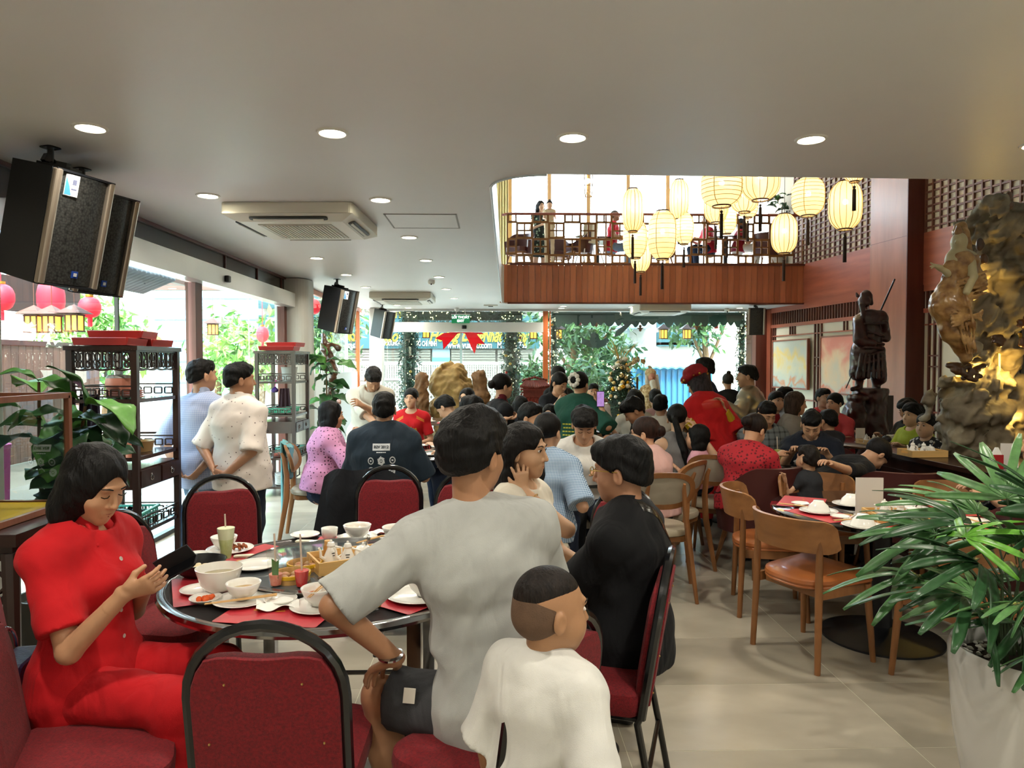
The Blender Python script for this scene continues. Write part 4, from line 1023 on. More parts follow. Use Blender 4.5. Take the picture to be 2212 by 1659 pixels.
cloths = {}
REP = []
def person(label, px, py, D, face, look=(0, 0, 0), lean=8, side=0, sit=True, s=1.0, fem=False, kid=False, fat=1.0, tone='c49474',
           hair='short', hc='0b0908', top='333333', topm=None, sleeve=.5, hem=.10, bottom='1b2436', botm=None, blen=1.0, armR=None, armL=None,
           handR=None, handL=None, curl=.35, legs=None, eyes=None, smile=False, glasses=None, q=1, shoes='1c1a1a', group=None, collar=None, neck=.0,
           dress=0, loose=.0, name='person', hipz=None, lt=None, poleR=None, poleL=None, dark_neck=None, lip='a0564c', base=0):
    """px, py, D: where the head's centre shows and how far away it stands; face: heading of the body, 0 away from the viewer, 90 to the left."""
    vb, vh, vd = {0: (.0075, .0036, .0036), 1: (.011, .0055, .006), 2: (.016, .0085, .010)}[q]
    hs = s*(1.0 if not kid else 1.0) if not kid else s
    H_ = W(px, py, D); Hw = np.array(H_); Hw[2] -= base
    body = s if not kid else s
    if kid: bs_ = kid; hs = s
    else: bs_ = s
    T_ = nrm(V3(math.sin(R(side)), math.sin(R(lean)), math.cos(R(lean))))
    Q = rotm(*look)
    if lean > 12: Q = rotm(look[0], look[1]+lean*.35, look[2])
    nk = nrm(T_*.6+Q[:, 2]*.5)*.088*bs_+Q[:, 2]*.072*hs+Q[:, 1]*.012*hs
    L = .50*bs_ if lt is None else lt
    hz = hipz if hipz else (.56 if sit else None)
    if sit or hipz:
        L = (Hw[2]-hz-nk[2])/T_[2]; L0 = L; L = min(max(L, .36*bs_), .60*bs_)
    hz = Hw[2]-nk[2]-L*T_[2]
    P0 = V3(0, 0, hz); N = P0+T_*L; c = N+nk
    Rz = np.array(Matrix.Rotation(R(face), 3, 'Z')); off = Rz@V3(c[0], c[1], 0)
    root = thing(name, label, 'person', (Hw[0]-off[0], Hw[1]-off[1], base), R(face), group)
    loc = lambda w_: Rz.T@(np.array(w_)-np.array(root.location))
    REP.append((label[:30], round(hz, 2), round(L, 2)))
    fw = nrm(np.cross(T_, V3(1, 0, 0))); fw = fw if fw[1] > 0 else -fw; rt = V3(1, 0, 0)
    rt = nrm(rt-T_*(rt@T_)); b = bs_; f = fat; w_ = .92 if fem else 1.0
    sec = [(-.10*b, .150*b, .115*b), (0, (.165 if not fem else .172)*b, .118*b), (L*.38, (.140 if not fem else .120)*b, .098*b), (L*.70, .152*b, .112*b), (L*.90, .140*b, .085*b)]
    S = {1: N+rt*.165*b*w_*(1+.25*(f-1))-T_*.07*b, -1: N-rt*.165*b*w_*(1+.25*(f-1))-T_*.07*b}
    def torso(s_, e, k=.04, upto=5, hemt=None):
        for (t0, a0, b0), (t1, a1, b1) in zip(sec[:upto], sec[1:upto]):
            sh = fw*.02*b*(1 if t1 > L*.3 else 0)
            s_.ecap(P0+T_*t0, P0+T_*t1, (a0*f*w_+e, b0*f+e), (a1*f*w_+e, b1*f+e), rt, k=k)
        s_.cap(S[-1], S[1], .050*b+e*.6, k=.05)
        for x in (-1, 1): s_.cap(N-T_*.02*b, S[x], .045*b+e*.6, .053*b+e, k=.04)
        if f > 1.1: s_.ell(P0+T_*L*.3+fw*.07, (.14*f, .10*f, .13*f), None, .06)
        if fem:
            for x in (-1, 1): s_.ell(P0+T_*L*.66+fw*.085*b+rt*x*.065*b, (.055*b+e*.5,)*3, None, .05)
    # arms
    arms = {}
    for sd, tgt, pole in ((1, armR, poleR), (-1, armL, poleL)):
        if tgt is None: tgt = (sd*.16, .36, .20) if sit else (sd*.24, .05, -.12)
        if tgt == 'none': continue
        if tgt[0] == 'w': t = loc(W(*tgt[1:4]))
        elif tgt[0] == 'h': t = c+Q@(V3(*tgt[1:4])*hs)
        else: t = P0+V3(*tgt)*b
        if pole is None: pole = (sd*.5, -.35, -1)
        e_, t = ik(S[sd], t, .285*b, .25*b, V3(*pole)); arms[sd] = (S[sd], e_, t)
    # legs
    if legs is None:
        legs = [((.12, .41, .0), (.12, .37, -(hz-.085)/b)), ((-.12, .41, .0), (-.12, .35, -(hz-.085)/b))] if sit else [((.09, .02, -.43*hz/.9), (.10, -.01, -(hz-.085)/b)), ((-.09, .04, -.43*hz/.9), (-.10, .03, -(hz-.085)/b))]
    LG = []
    for sd, (kn, an) in zip((1, -1), legs):
        kn = loc(W(*kn[1:4])) if kn[0] == 'w' else P0+V3(*kn)*b
        an = loc(W(*an[1:4])) if an[0] == 'w' else P0+V3(*an)*b
        LG.append((P0+rt*sd*.085*b-T_*.01, kn, an, sd))
    allp = [c, N, P0, P0-T_*.14]+[p for a in arms.values() for p in a]+[p for g in LG for p in g[:3]]
    lo = np.min(allp, 0)-.17*f; hi = np.max(allp, 0)+.17*f; lo[2] = max(lo[2], -.02)
    sm = skin(tone)
    # skin body
    g = SDF(lo, hi, vb)
    torso(g, -.004 if q < 2 else -.008)
    g.cap(N-T_*.03, c-Q[:, 2]*.05*hs-Q[:, 1]*.018*hs, (.058 if not fem else .050)*b*(1+.3*(f-1)), (.050 if not fem else .045)*hs, k=.03)
    for sd, (a, e_, t) in arms.items():
        g.cap(a, e_, .047*b*(f*.5+.5)*w_, .038*b*w_, k=.02); g.cap(e_, t, .039*b*w_, .025*b*w_, k=.012)
    for a, kn, an, sd in LG:
        g.cap(a, kn, .078*b*f, .055*b, k=.03); mid = kn*.65+an*.35
        g.cap(kn, mid, .054*b, .055*b, k=.02); g.cap(mid, an, .054*b, .036*b, k=.02)
        if botm != 'skirt':
            fd = nrm(V3(sd*.15, 1, 0)) ; g.cap(an-V3(0, 0, .04), an+fd*.13*b-V3(0, 0, .055), .036*b, .028*b, k=.02)
    parts = [g.arrays()]
    hg = SDF(c-V3(.14, .15, .19)*hs, c+V3(.14, .15, .16)*hs, vh)
    head_sdf(hg, c, Q, hs, fem, bool(kid), q < 2)
    hg.cap(N-T_*.0, c-Q[:, 2]*.05*hs-Q[:, 1]*.018*hs, (.056 if not fem else .049)*b*(1+.3*(f-1)), (.050 if not fem else .045)*hs, k=.025)
    parts.append(hg.arrays())
    for sd, (a, e_, t) in arms.items():
        hd_ = (handR if sd == 1 else handL) or {}
        dr = hd_.get('dir'); fa = nrm(t-e_)
        if dr is None: d_ = fa
        elif dr[0] == 'l': d_ = nrm(Rz.T@V3(*dr[1:4]))
        else: d_ = nrm(V3(*dr))
        nn = hd_.get('n', (0, .1, -1) if sit else (-sd, 0, 0))
        nn = Rz.T@V3(*nn[1:4]) if nn[0] == 'l' else V3(*nn)
        if abs(nrm(nn)@d_) > .95: nn = nn+V3(.3, .4, .2)
        h_ = SDF(t-.23*b, t+.23*b, vd)
        h_.cap(t-fa*.06*b, t, .029*b*w_, .0245*b*w_, k=.01)
        hand(h_, t+fa*.005, d_, nn, sd, hd_.get('curl', curl), b*.97*w_, spread=hd_.get('spread', .2), thumb=hd_.get('thumb', .6))
        parts.append(h_.arrays())
    me = np_mesh('body', parts, sm); put('body', me, root)
    # top
    tm = topm or cloth('cloth_'+top, top)
    if isinstance(tm, str): tm = _mc[tm]
    ct = {}
    if tm is not None:
        g = SDF(lo-.02, hi+.02, vb); e = .014+loose*.6
        torso(g, e)
        hz_ = P0-T_*hem*b
        g.ecap(P0+T_*.02, hz_-T_*.05, (sec[1][1]*f*w_+e+.006, sec[1][2]*f+e+.012), (sec[1][1]*f*w_+e+.012+dress*.1, sec[1][2]*f+e+.02+dress*.1), rt, k=.04)
        for sd, (a, e_, t) in arms.items():
            if sleeve <= 0: break
            if sleeve <= 1:
                g.cap(a, a+(e_-a)*sleeve*1.25, .048*b*(f*.5+.5)+e*.5+loose*.2, .050*b*(f*.5+.5)+e*.7+loose*.5, k=.03, flat=True)
            else:
                g.cap(a, e_, .056*b+e*.6, .046*b+e, k=.03); g.cap(e_, e_+(t-e_)*(sleeve-1), .046*b+e, .034*b+e, k=.02, flat=True)
        g.noise(.007 if q == 0 else .006, 24, 3+len(REP)); g.noise(.0035, 60, 5)
        g.cut(T_, hz_)
        nb = N+T_*.03*b
        g.ell(nb+fw*(.035+neck*.5)*b-T_*neck*.5, (.075*b, (.070+neck*.4)*b, (.055+neck)*b), None, .006, 's')
        if sleeve < 0:
            for x in (-1, 1): g.ell(S[x]+rt*x*.01+T_*.02, (.06*b, .13*b, .07*b), None, .01, 's')
        me = np_mesh('top', [g.arrays()], tm); put('top' if not dress else 'dress', me, root)
        if collar:
            g = SDF(N-.14, N+.14, max(.005, vb*.6))
            g.ecap(N-T_*.005-fw*.0, N+T_*.045*b, (.072*b, .070*b), (.064*b, .062*b), rt, k=0)
            g.cap(N+T_*.05-fw*.01, N-T_*.1, .052*b, .056*b, k=.003, op='s'); g.ell(N+fw*.075*b-T_*.0, (.022, .05, .06), None, .006, 's')
            g.cut(T_, N-T_*.012)
            for x in (-1, 1): g.ecap(N+fw*.058*b+rt*x*.030+T_*.018, N+fw*.098*b+rt*x*.058-T_*.045, (.024, .008), (.008, .006), rt, k=.008)
            me = np_mesh('collar', [g.arrays()], collar if not isinstance(collar, str) else cloth('cloth_'+collar, collar))
            if me: put('collar', me, root)
    # bottom
    bm = botm if botm and botm != 'skirt' else cloth('cloth_'+bottom, bottom)
    g = SDF(lo-.02, hi+.02, vb); e = .016
    g.ecap(P0-T_*.08*b, P0+T_*.06*b, (.150*b*f*w_+e, .112*b*f+e), (.155*b*f*w_+e*.5, .105*b*f+e*.5), rt, k=.03)
    for a, kn, an, sd in LG:
        if blen <= .5:
            g.cap(a, a+(kn-a)*min(1, blen*2)*1.02, .082*b*f+e, .068*b+e*1.4, k=.04, flat=True)
        else:
            g.cap(a, kn, .080*b*f+e, .060*b+e, k=.04); ee = kn+(an-kn)*(blen*2-1)
            g.cap(kn, ee, .060*b+e, .050*b+e*1.3-.01*(blen >= 1), k=.03, flat=True)
    g.noise(.006, 30, 9+len(REP)); g.noise(.0022, 75, 4)
    put('trousers' if blen > .5 else 'shorts', np_mesh('trousers', [g.arrays()], bm), root)
    if q < 2 or not sit:
        for a, kn, an, sd in LG:
            fd = nrm(V3(sd*.15, 1, 0)); z0 = an[2]-.085*b
            g = SDF(an-V3(.12, .14, .12), an+V3(.12, .28, .06), .008)
            g.cap(an-V3(0, .01, .045), an+fd*.13*b-V3(0, 0, .062), .042*b, .034*b, k=.01); g.cap(an-V3(0, .01, .045), an+V3(0, -.01, .0), .041*b, .042*b, k=.02)
            g.cut((0, 0, 1), (0, 0, max(0.004, z0)))
            me = np_mesh('shoe', [g.arrays()], mat('shoe_'+shoes, shoes, .5)); 
            if me: put('shoe', me, root)
    if hair == 'buzz': hair_part(root, c, Q, hs, 'fade', mat('shaved_fade', '5f4837', .8, var=.12, vs=40, bump=.3, bs=300), None, N, T_, vh*.95, 3)
    if hair: hair_part(root, c, Q, hs, hair, hairm(hc), None, N, T_, vh*.95, len(REP))
    if eyes: face_parts(root, c, Q, hs, eyes, lip=lip, fem=fem, smile=smile)
    if glasses:
        Tt = lambda x, y, z: tuple(c+Q@(V3(x, y, z)*hs)); m = MB()
        for x in (-1, 1):
            m.tube([Tt(x*.033+.021*math.cos(a), .104, .010+.016*math.sin(a)) for a in [2*PI*i/14 for i in range(14)]], .0017, 5, closed=True)
            m.tube([Tt(x*.054, .102, .014), Tt(x*.080, .06, .014), Tt(x*.086, -.012, .006)], .0017, 5)
        m.tube([Tt(-.012, .105, .012), Tt(.012, .105, .012)], .0015, 5)
        m.build('spectacles', mat('frame_'+glasses, glasses, .3, .6 if glasses > '9' else 0), root)
    return dict(root=root, c=c, Q=Q, N=N, T=T_, S=S, P0=P0, arms=arms, loc=loc, hs=hs, rt=rt, fw=fw, Rz=Rz, b=b, L=L, LG=LG)
def wpos(p, v): return Vector(p['Rz']@np.array(v))+p['root'].location
# ============================================================ furniture
red_f = mat('red_upholstery', '850f1a', .85, var=.10, vs=120, bump=.5, bs=330, sheen=.04, col2='5c0912')
blk_m = mat('black_gloss_metal', '0d0e10', .22, coat=.4)
def arch_pts(w_, h, n=14, zb=0):
    # half width w_, total height h: straight sides then a rounded top
    r_ = w_; p = [(-w_, zb), (-w_*1.0, zb+(h-zb)*.35)]
    for i in range(n+1):
        a = PI-PI*i/n; p.append((r_*math.cos(a), h-r_*.95+r_*.95*math.sin(a)))
    return p+[(w_, zb+(h-zb)*.35), (w_, zb)]
def banquet():
    t = thing('banquet_chair', 'x', 'chair', (0, 0, 0), 0, 'red banquet chairs around the steel table')
    # seat
    g = MB(); o = []
    for k, (sx, sy) in enumerate(((1, 1), (-1, 1), (-1, -1), (1, -1))):
        for i in range(6):
            a = k*PI/2+i*PI/10; r_ = .09 if sy > 0 else .04; o.append((sx*(.215-r_)+r_*math.cos(a), sy*(.21-r_)+r_*math.sin(a)))
    n = len(o); rings = [(.97, .40), (1.0, .41), (1.02, .45), (1.0, .475), (.9, .488), (.5, .496)]
    g._add([(x*s, y*s, z) for s, z in rings for x, y in o], [tuple(reversed(range(n))), tuple(range(5*n, 6*n))]+[(q*n+i, q*n+(i+1) % n, (q+1)*n+(i+1) % n, (q+1)*n+i) for q in range(5) for i in range(n)], 0, True)
    g.build('seat', red_f, t)
    # back: tilted frame at y=-.21
    tl = R(9)
    def bp(x, z): return (x, -.215-(z-.42)*math.tan(tl), z)
    ap = arch_pts(.205, .925, 14, .40)
    m = MB(); m.tube([bp(x, z) for x, z in ap], .0165, 8); m.build('back_frame', blk_m, t)
    ip = arch_pts(.194, .905, 14, .44); # pad with dipped top
    front = []
    for x, z in ip:
        if z > .84: z = z-.022-.045*math.cos(min(1, abs(x)/.12)*PI/2)
        front.append((x, z))
    m = MB(); n = len(front)
    for lay, (sc_, dy) in enumerate(((.985, -.022), (1, -.016), (1, .02), (.97, .032), (.6, .042))):
        for x, z in front:
            cz = .66; q = bp(x*sc_, cz+(z-cz)*sc_); m.v.append((q[0], q[1]+dy, q[2]))
    for l_ in range(4):
        for i in range(n): m.f.append((l_*n+i, l_*n+(i+1) % n, (l_+1)*n+(i+1) % n, (l_+1)*n+i)); m.mi.append(0); m.sm.append(True)
    m.f += [tuple(range(n)), tuple(reversed(range(4*n, 5*n)))]; m.mi += [0, 0]; m.sm += [False, True]
    o = m.build('backrest', red_f, t)
    st = MB()
    for x, z in ((-.10, .77), (.10, .77), (-.15, .60), (.15, .60), (-.15, .47), (.15, .47)):
        q = bp(x, z); st.ball((q[0], q[1]-.024, q[2]), .0035, 6, 4)
    st.build('studs', mat('brass_stud', 'b79a5a', .3, .8), o, kind='stuff')
    for s in (-1, 1):
        MB().tube([bp(s*.205, .42), (s*.205, -.20, .38), (s*.21, -.235, .2), (s*.215, -.27, .01)], .0125, 8).build('leg', blk_m, t)
        MB().tube([(s*.19, .0, .40), (s*.20, .14, .395), (s*.205, .185, .36), (s*.205, .20, .01)], .0125, 8).build('leg', blk_m, t)
        MB().tube([(s*.2, -.2, .395), (s*.19, .15, .395)], .011, 6).build('seat_rail', blk_m, t)
    MB().tube([(-.208, .195, .2), (.208, .195, .2)], .009, 6).build('stretcher', blk_m, t)
    MB().tube([(-.21, -.235, .2), (.21, -.235, .2)], .009, 6).build('stretcher', blk_m, t)
    return t
BC = banquet(); first = [True]
def bchair(x, y, rz, lab, s=1.0):
    if first[0]:
        first[0] = False; BC.location = (x, y, 0); BC.rotation_euler = (0, 0, R(rz)); BC['label'] = lab; return BC
    return dup(BC, (x, y, 0), R(rz), lab)
bchair(-.595, 2.13, 0, 'empty red banquet chair with its back to the viewer, in front of the table')
bchair(-1.16, 2.08, -68, 'empty red banquet chair at lower left with a yellow crumb on its seat')
bchair(-1.50, 2.50, -72, 'red banquet chair under the woman in the red shirt')
bchair(-1.42, 3.18, -102, 'empty red banquet chair with shining frame behind the woman in red')
bchair(-1.50, 4.02, 205, 'empty red banquet chair beyond the table, below the two standing men')
bchair(-.66, 4.35, 183, 'empty red banquet chair beyond the table, before the navy T-shirt man')
bchair(-.20, 4.15, 170, 'red banquet chair mostly hidden behind the grey T-shirt man')
bchair(.52, 3.62, 135, 'empty red banquet chair between the white dress and the black polo shirt')
bchair(.36, 2.62, 72, 'red banquet chair under the man in the black polo shirt')
bchair(-.03, 2.08, 50, 'red banquet chair under the grey T-shirt man, behind the small boy')
steel = mat('stainless_steel', '8f8c88', .22, .9); chrome = mat('chrome', 'b5b5b5', .12, 1.0)
clear_plastic = glassmat('clear_plastic_sheet', 'f4f4f4', .12, rough=.08)
TC = Vector((-.64, 2.88, 0)); TR = .64
t = thing('steel_dining_table', 'round stainless steel dining table covered by used dishes', 'table', TC)
MB().lathe([(.0001, .735), (TR-.02, .735), (TR, .728), (TR+.008, .742), (TR, .756), (TR-.02, .758), (TR-.03, .75), (.0001, .75)], 72).build('tabletop', mat('steel_top', '6d6a6a', .18, .75), t)
MB().lathe([(TR-.012, .726), (TR+.010, .733), (TR+.014, .744), (TR+.008, .757), (TR-.012, .761), (TR-.018, .758)], 72, cap0=False, cap1=False).build('rim', chrome, t)
for a in (40, 140, 220, 320):
    x, y = .46*math.cos(R(a)), .46*math.sin(R(a)); x2, y2 = .42*math.cos(R(a)), .42*math.sin(R(a))
    MB().box((x, y, .37), (.05, .05, .73)).build('leg', chrome, t)
for z, r_ in ((.66, .40), (.22, .44)):
    q = [(r_*math.cos(R(a)), r_*math.sin(R(a)), z) for a in (40, 140, 220, 320)]
    for i in range(4): MB().tube([q[i], q[(i+1) % 4]], .011, 6).build('stretcher', steel, t)
for x, y in ((-.1, .1), (.18, -.1)): MB().tube([(x, y, .45), (x, y, .73)], .012, 6).build('brace', blk_m, t)
ls = thing('lazy_susan', 'round steel and grey glass turntable in the middle of the steel table', 'turntable', (TC.x+.0, TC.y+.06, .758))
MB().lathe([(.0001, .0), (.10, 0), (.10, .012), (.0001, .012)], 30).build('swivel_base', steel, ls)
MB().lathe([(.0001, .013), (.385, .013), (.40, .018), (.40, .022), (.385, .026), (.0001, .0262)], 72).build('plate', mat('turntable_glass', '5f666a', .08, .3, coat=.5), ls)
MB().lathe([(.392, .012), (.404, .018), (.404, .024), (.392, .028), (.388, .02)], 72, cap0=False, cap1=False).build('rim', chrome, ls)
# oval back wooden chairs
oak = wood('oak_brown', '8a5c36', .38, .28, 'z', 14); oak_x = wood('oak_brown_across', '8c5f38', .36, .25, 'x', 14)
beige = mat('beige_leather', '9c9484', .5, bump=.15, bs=200); beige_seat = mat('beige_seat', 'a59b86', .42, bump=.1, bs=160)
def ovalchair():
    t = thing('oval_back_chair', 'x', 'chair', (0, 0, 0), 0, 'oval back wooden chairs')
    def sup(n, a, b, e=2.6): return [(a*math.copysign(abs(math.cos(2*PI*i/n))**(2/e), math.cos(2*PI*i/n)), b*math.copysign(abs(math.sin(2*PI*i/n))**(2/e), math.sin(2*PI*i/n))) for i in range(n)]
    s = sup(28, .225, .215); n = 28; m = MB(); rings = [(.95, .425), (1, .432), (1.02, .455), (.98, .472), (.8, .482), (.3, .486)]
    m._add([(x*k, y*k, z) for k, z in rings for x, y in s], [tuple(reversed(range(n))), tuple(range(5*n, 6*n))]+[(q*n+i, q*n+(i+1) % n, (q+1)*n+(i+1) % n, (q+1)*n+i) for q in range(5) for i in range(n)], 0, True)
    m.build('seat', beige_seat, t)
    MB().rbox((0, 0, .405), (.38, .36, .045), .06).build('apron', oak_x, t)
    def bp(u, v): # curved back surface
        y = -.235-.10*(v/.13*.35)+.05*(u/.22)**2; return (u, y, .745+v)
    o = sup(36, .225, .13, 2.5); ii = sup(36, .185, .095, 2.5); m = MB(); n = 36
    L = [[(bp(x, z)[0], bp(x, z)[1]+dy, bp(x, z)[2]) for x, z in oo] for oo, dy in ((o, -.012), (o, .012), (ii, .012), (ii, -.012))]
    m._add([v for l in L for v in l], [((q % 4)*n+i, (q % 4)*n+(i+1) % n, ((q+1) % 4)*n+(i+1) % n, ((q+1) % 4)*n+i) for q in range(4) for i in range(n)], 0, True)
    m.build('back_ring', oak, t)
    m = MB(); L = []
    for k, dy in ((1.0, -.006), (.5, -.010), (.001, -.011)): L.append([(bp(x*k, z*k)[0], bp(x*k, z*k)[1]+dy, bp(x*k, z*k)[2]) for x, z in ii])
    for k, dy in ((.001, .02), (.6, .018), (.9, .014), (1.0, .008)): L.append([(bp(x*k, z*k)[0], bp(x*k, z*k)[1]+dy, bp(x*k, z*k)[2]) for x, z in ii])
    L = L[::-1]
    m._add([v for l in L for v in l], [(q*n+i, q*n+(i+1) % n, (q+1)*n+(i+1) % n, (q+1)*n+i) for q in range(6) for i in range(n)], 0, True)
    m.build('back_pad', beige, t)
    for s_ in (-1, 1):
        MB().tube([(s_*.205, -.30, 0), (s_*.17, -.235, .40), (s_*.145, -.235, .6), (s_*.125, -.262, .75), (s_*.12, -.285, .80)], [.013, .021, .019, .015, .009], 8, sq=(1, 1.25)).build('leg', oak, t)
        MB().tube([(s_*.20, .19, 0), (s_*.175, .17, .41)], [.012, .02], 8).build('leg', oak, t)
    return t
OC = ovalchair(); o_first = [True]
def ochair(x, y, rz, lab):
    if o_first[0]: o_first[0] = False; OC.location = (x, y, 0); OC.rotation_euler = (0, 0, R(rz)); OC['label'] = lab; return OC
    return dup(OC, (x, y, 0), R(rz), lab)
ochair(1.86, 5.85, -22, 'oval back wooden chair holding the woman in the patterned red top')
ochair(1.13, 4.95, 4, 'oval back wooden chair, left of the adjoining pair by the aisle')
ochair(1.35, 5.45, 48, 'oval back wooden chair turned sideways, right of the adjoining pair by the aisle')
ochair(2.75, 5.7, 15, 'oval back wooden chair behind the bending woman in black')
ochair(1.55, 6.4, 20, 'oval back wooden chair behind the woman in the grey strap top')
ochair(-1.62, 6.55, -84, 'oval back wooden chair with a turquoise jacket hung on it')
ochair(-.42, 8.1, 175, 'oval back wooden chair beyond the navy T-shirt man, by the drinks')
ochair(.25, 4.45, -75, 'oval back wooden chair under the woman in blue gingham')
ochair(-1.35, 8.0, -160, 'oval back wooden chair between the pink top and the navy T-shirt')
ochair(1.35, 7.6, -30, 'oval back wooden chair under the boy in the black T-shirt')
ochair(-.85, 5.75, 0, 'oval back wooden chair covered by a black jacket')
ochair(2.1, 8.6, 10, 'oval back wooden chair of the man in the white jacket')
# curved back chairs with tan leather seats around the black table
tan = mat('tan_leather', '9a5a2e', .3, var=.12, vs=5, coat=.15, bump=.08, bs=120)
def curved():
    t = thing('curved_back_chair', 'x', 'chair', (0, 0, 0), 0, 'tan leather chairs around the black round table')
    m = MB(); o = []
    for k, (sx, sy) in enumerate(((1, 1), (-1, 1), (-1, -1), (1, -1))):
        for i in range(7):
            a = k*PI/2+i*PI/12; r_ = .05 if sy > 0 else .17; o.append((sx*((.235 if sy > 0 else .215)-r_)+r_*math.cos(a), sy*(.225-r_)+r_*math.sin(a)))
    n = len(o); rings = [(.97, .425), (1, .43), (1, .436), (.985, .44), (1.01, .452), (.99, .468), (.9, .478), (.5, .474), (.1, .472)]
    m._add([(x*k, y*k, z+.008*(y/.22)*(k > .5)) for k, z in rings for x, y in o], [tuple(reversed(range(n))), tuple(range(8*n, 9*n))]+[(q*n+i, q*n+(i+1) % n, (q+1)*n+(i+1) % n, (q+1)*n+i) for q in range(8) for i in range(n)], 0, True)
    m.build('seat', tan, t)
    for y, wd in ((.17, .40), (-.14, .36)): MB().box((0, y, .40), (wd, .022, .05)).build('apron', oak_x, t)
    for s_ in (-1, 1): MB().box((s_*.2, .0, .40), (.022, .36, .05)).build('apron', oak, t)
    def f(u, v):
        a = R(-74+148*u); x = .265*math.sin(a); y = -.02-.265*math.cos(a)*.92
        e = min(1, min(u, 1-u)/.10); hgt = .085*(.62+.38*e**.5)
        return (x*(1+.02*v), y-.03*v, .70+hgt*(2*v-1)+(.012*math.cos(a)))
    MB().grid(f, 30, 6, thick=-.018).build('backrest', oak_x, t)
    for s_ in (-1, 1):
        MB().tube([(s_*.225, -.20, 0), (s_*.215, -.185, .4), (s_*.212, -.18, .735)], [.0155, .02, .0165], 10).build('leg', oak, t)
        MB().tube([(s_*.235, .205, 0), (s_*.21, .18, .42)], [.0145, .021], 10).build('leg', oak, t)
    return t
KC = curved(); k_first = [True]
def kchair(x, y, rz, lab):
    if k_first[0]: k_first[0] = False; KC.location = (x, y, 0); KC.rotation_euler = (0, 0, R(rz)); KC['label'] = lab; return KC
    return dup(KC, (x, y, 0), R(rz), lab)
kchair(1.755, 3.86, -66, 'tan leather chair nearest the aisle, its curved back to the viewer')
kchair(1.80, 4.58, -104, 'tan leather chair behind the nearest one, at the left of the black table')
kchair(2.32, 4.92, 178, 'tan leather chair on the far side of the black table')
kchair(3.02, 4.55, 138, 'tan leather chair at the far right of the black table')
kchair(2.33, 3.44, 16, 'tan leather chair half hidden behind the potted palm')
BT = Vector((2.27, 4.07, 0)); blkg = mat('black_glass_top', '0c0c0e', .06, coat=.6); blkmt = mat('black_powder_coat', '17181b', .45)
def roundtable(c, r_, lab, wooden=False, z=.75, base=.33, grp='round dining tables'):
    t = thing('round_table', lab, 'table', (c[0], c[1], 0), 0, grp)
    MB().lathe([(.0001, z-.03), (r_-.02, z-.03), (r_, z-.02), (r_, z-.006), (r_-.008, z), (.0001, z)], 56).build('tabletop', blkg if not wooden else wood('dark_table_wood', '3f2418', .25, .2, 'x', 10), t)
    MB().lathe([(.055, .03), (.05, z-.05), (.09, z-.03)], 20).build('pedestal', blkmt, t)
    MB().lathe([(base, 0), (base, .012), (base*.9, .02), (.12, .035), (.06, .07)], 48).build('base_plate', blkmt, t)
    return t
roundtable(BT, .62, 'black round table laid with white bowls beside the potted palm')
T = {}
for k, (px, D, r_, lab, wd) in dict(t1=(955, 7.0, .68, 'round table beyond the navy T-shirt man', 0), t1b=(975, 10.6, .6, 'round table before the big pale rock, laid with upturned bowls', 1), t2=(1236, 5.55, .62, 'round table of the woman in gingham and the white T-shirt boy', 0),
     t3=(1318, 9.2, .5, 'round table before the tinselled tree', 0), t4=(1325, 7.5, .5, 'round table of the boy in black with a phone', 0), t5=(1690, 6.3, .58, 'round table between the patterned red top and the navy polo shirt', 0), t6=(1925, 7.5, .62, 'dark wooden table by the boy in lime green', 1)).items():
    x = W(px, 785, D).x; T[k] = Vector((x, D, .75)); roundtable((x, D), r_, lab, wd)
# maroon tub chairs
mar = mat('maroon_leather', '46211f', .38, bump=.1, bs=180)
def tub():
    t = thing('tub_chair', 'x', 'chair', (0, 0, 0), 0, 'maroon leather tub chairs')
    def f(u, v):
        a = R(-118+236*u); w_ = max(0, min(1, (abs(a)-R(40))/R(70))); w_ = w_*w_*(3-2*w_); hgt = .50-.22*w_
        x = .27*math.sin(a)*(1+.10*v); y = -.0-.26*math.cos(a)*(1+.16*v); return (x, y, .33+hgt*v)
    MB().grid(f, 32, 8, thick=-.035).build('shell', mar, t)
    MB().rbox((0, .03, .42), (.46, .46, .10), .12, 5).build('seat', mar, t)
    MB().rbox((0, 0, .355), (.40, .40, .04), .08).build('seat_frame', oak, t)
    for sx in (-1, 1):
        for sy in (-1, 1): MB().tube([(sx*.23, sy*.22, 0), (sx*.16, sy*.15, .35)], [.012, .024], 8).build('leg', oak, t)
    return t
MC = tub(); MC.location = (2.05, 5.45, 0); MC.rotation_euler = (0, 0, R(22)); MC['label'] = 'maroon tub chair holding the toddler beside the aisle'
dup(MC, (3.0, 5.2, 0), R(-12), 'maroon tub chair in front of the carved wooden counter')
dup(MC, (3.1, 3.9, 0), R(-25), 'maroon tub chair cut by the right picture edge')
dup(MC, (3.3, 6.75, 0), R(-60), 'maroon tub chair behind the end of the carved wooden counter')
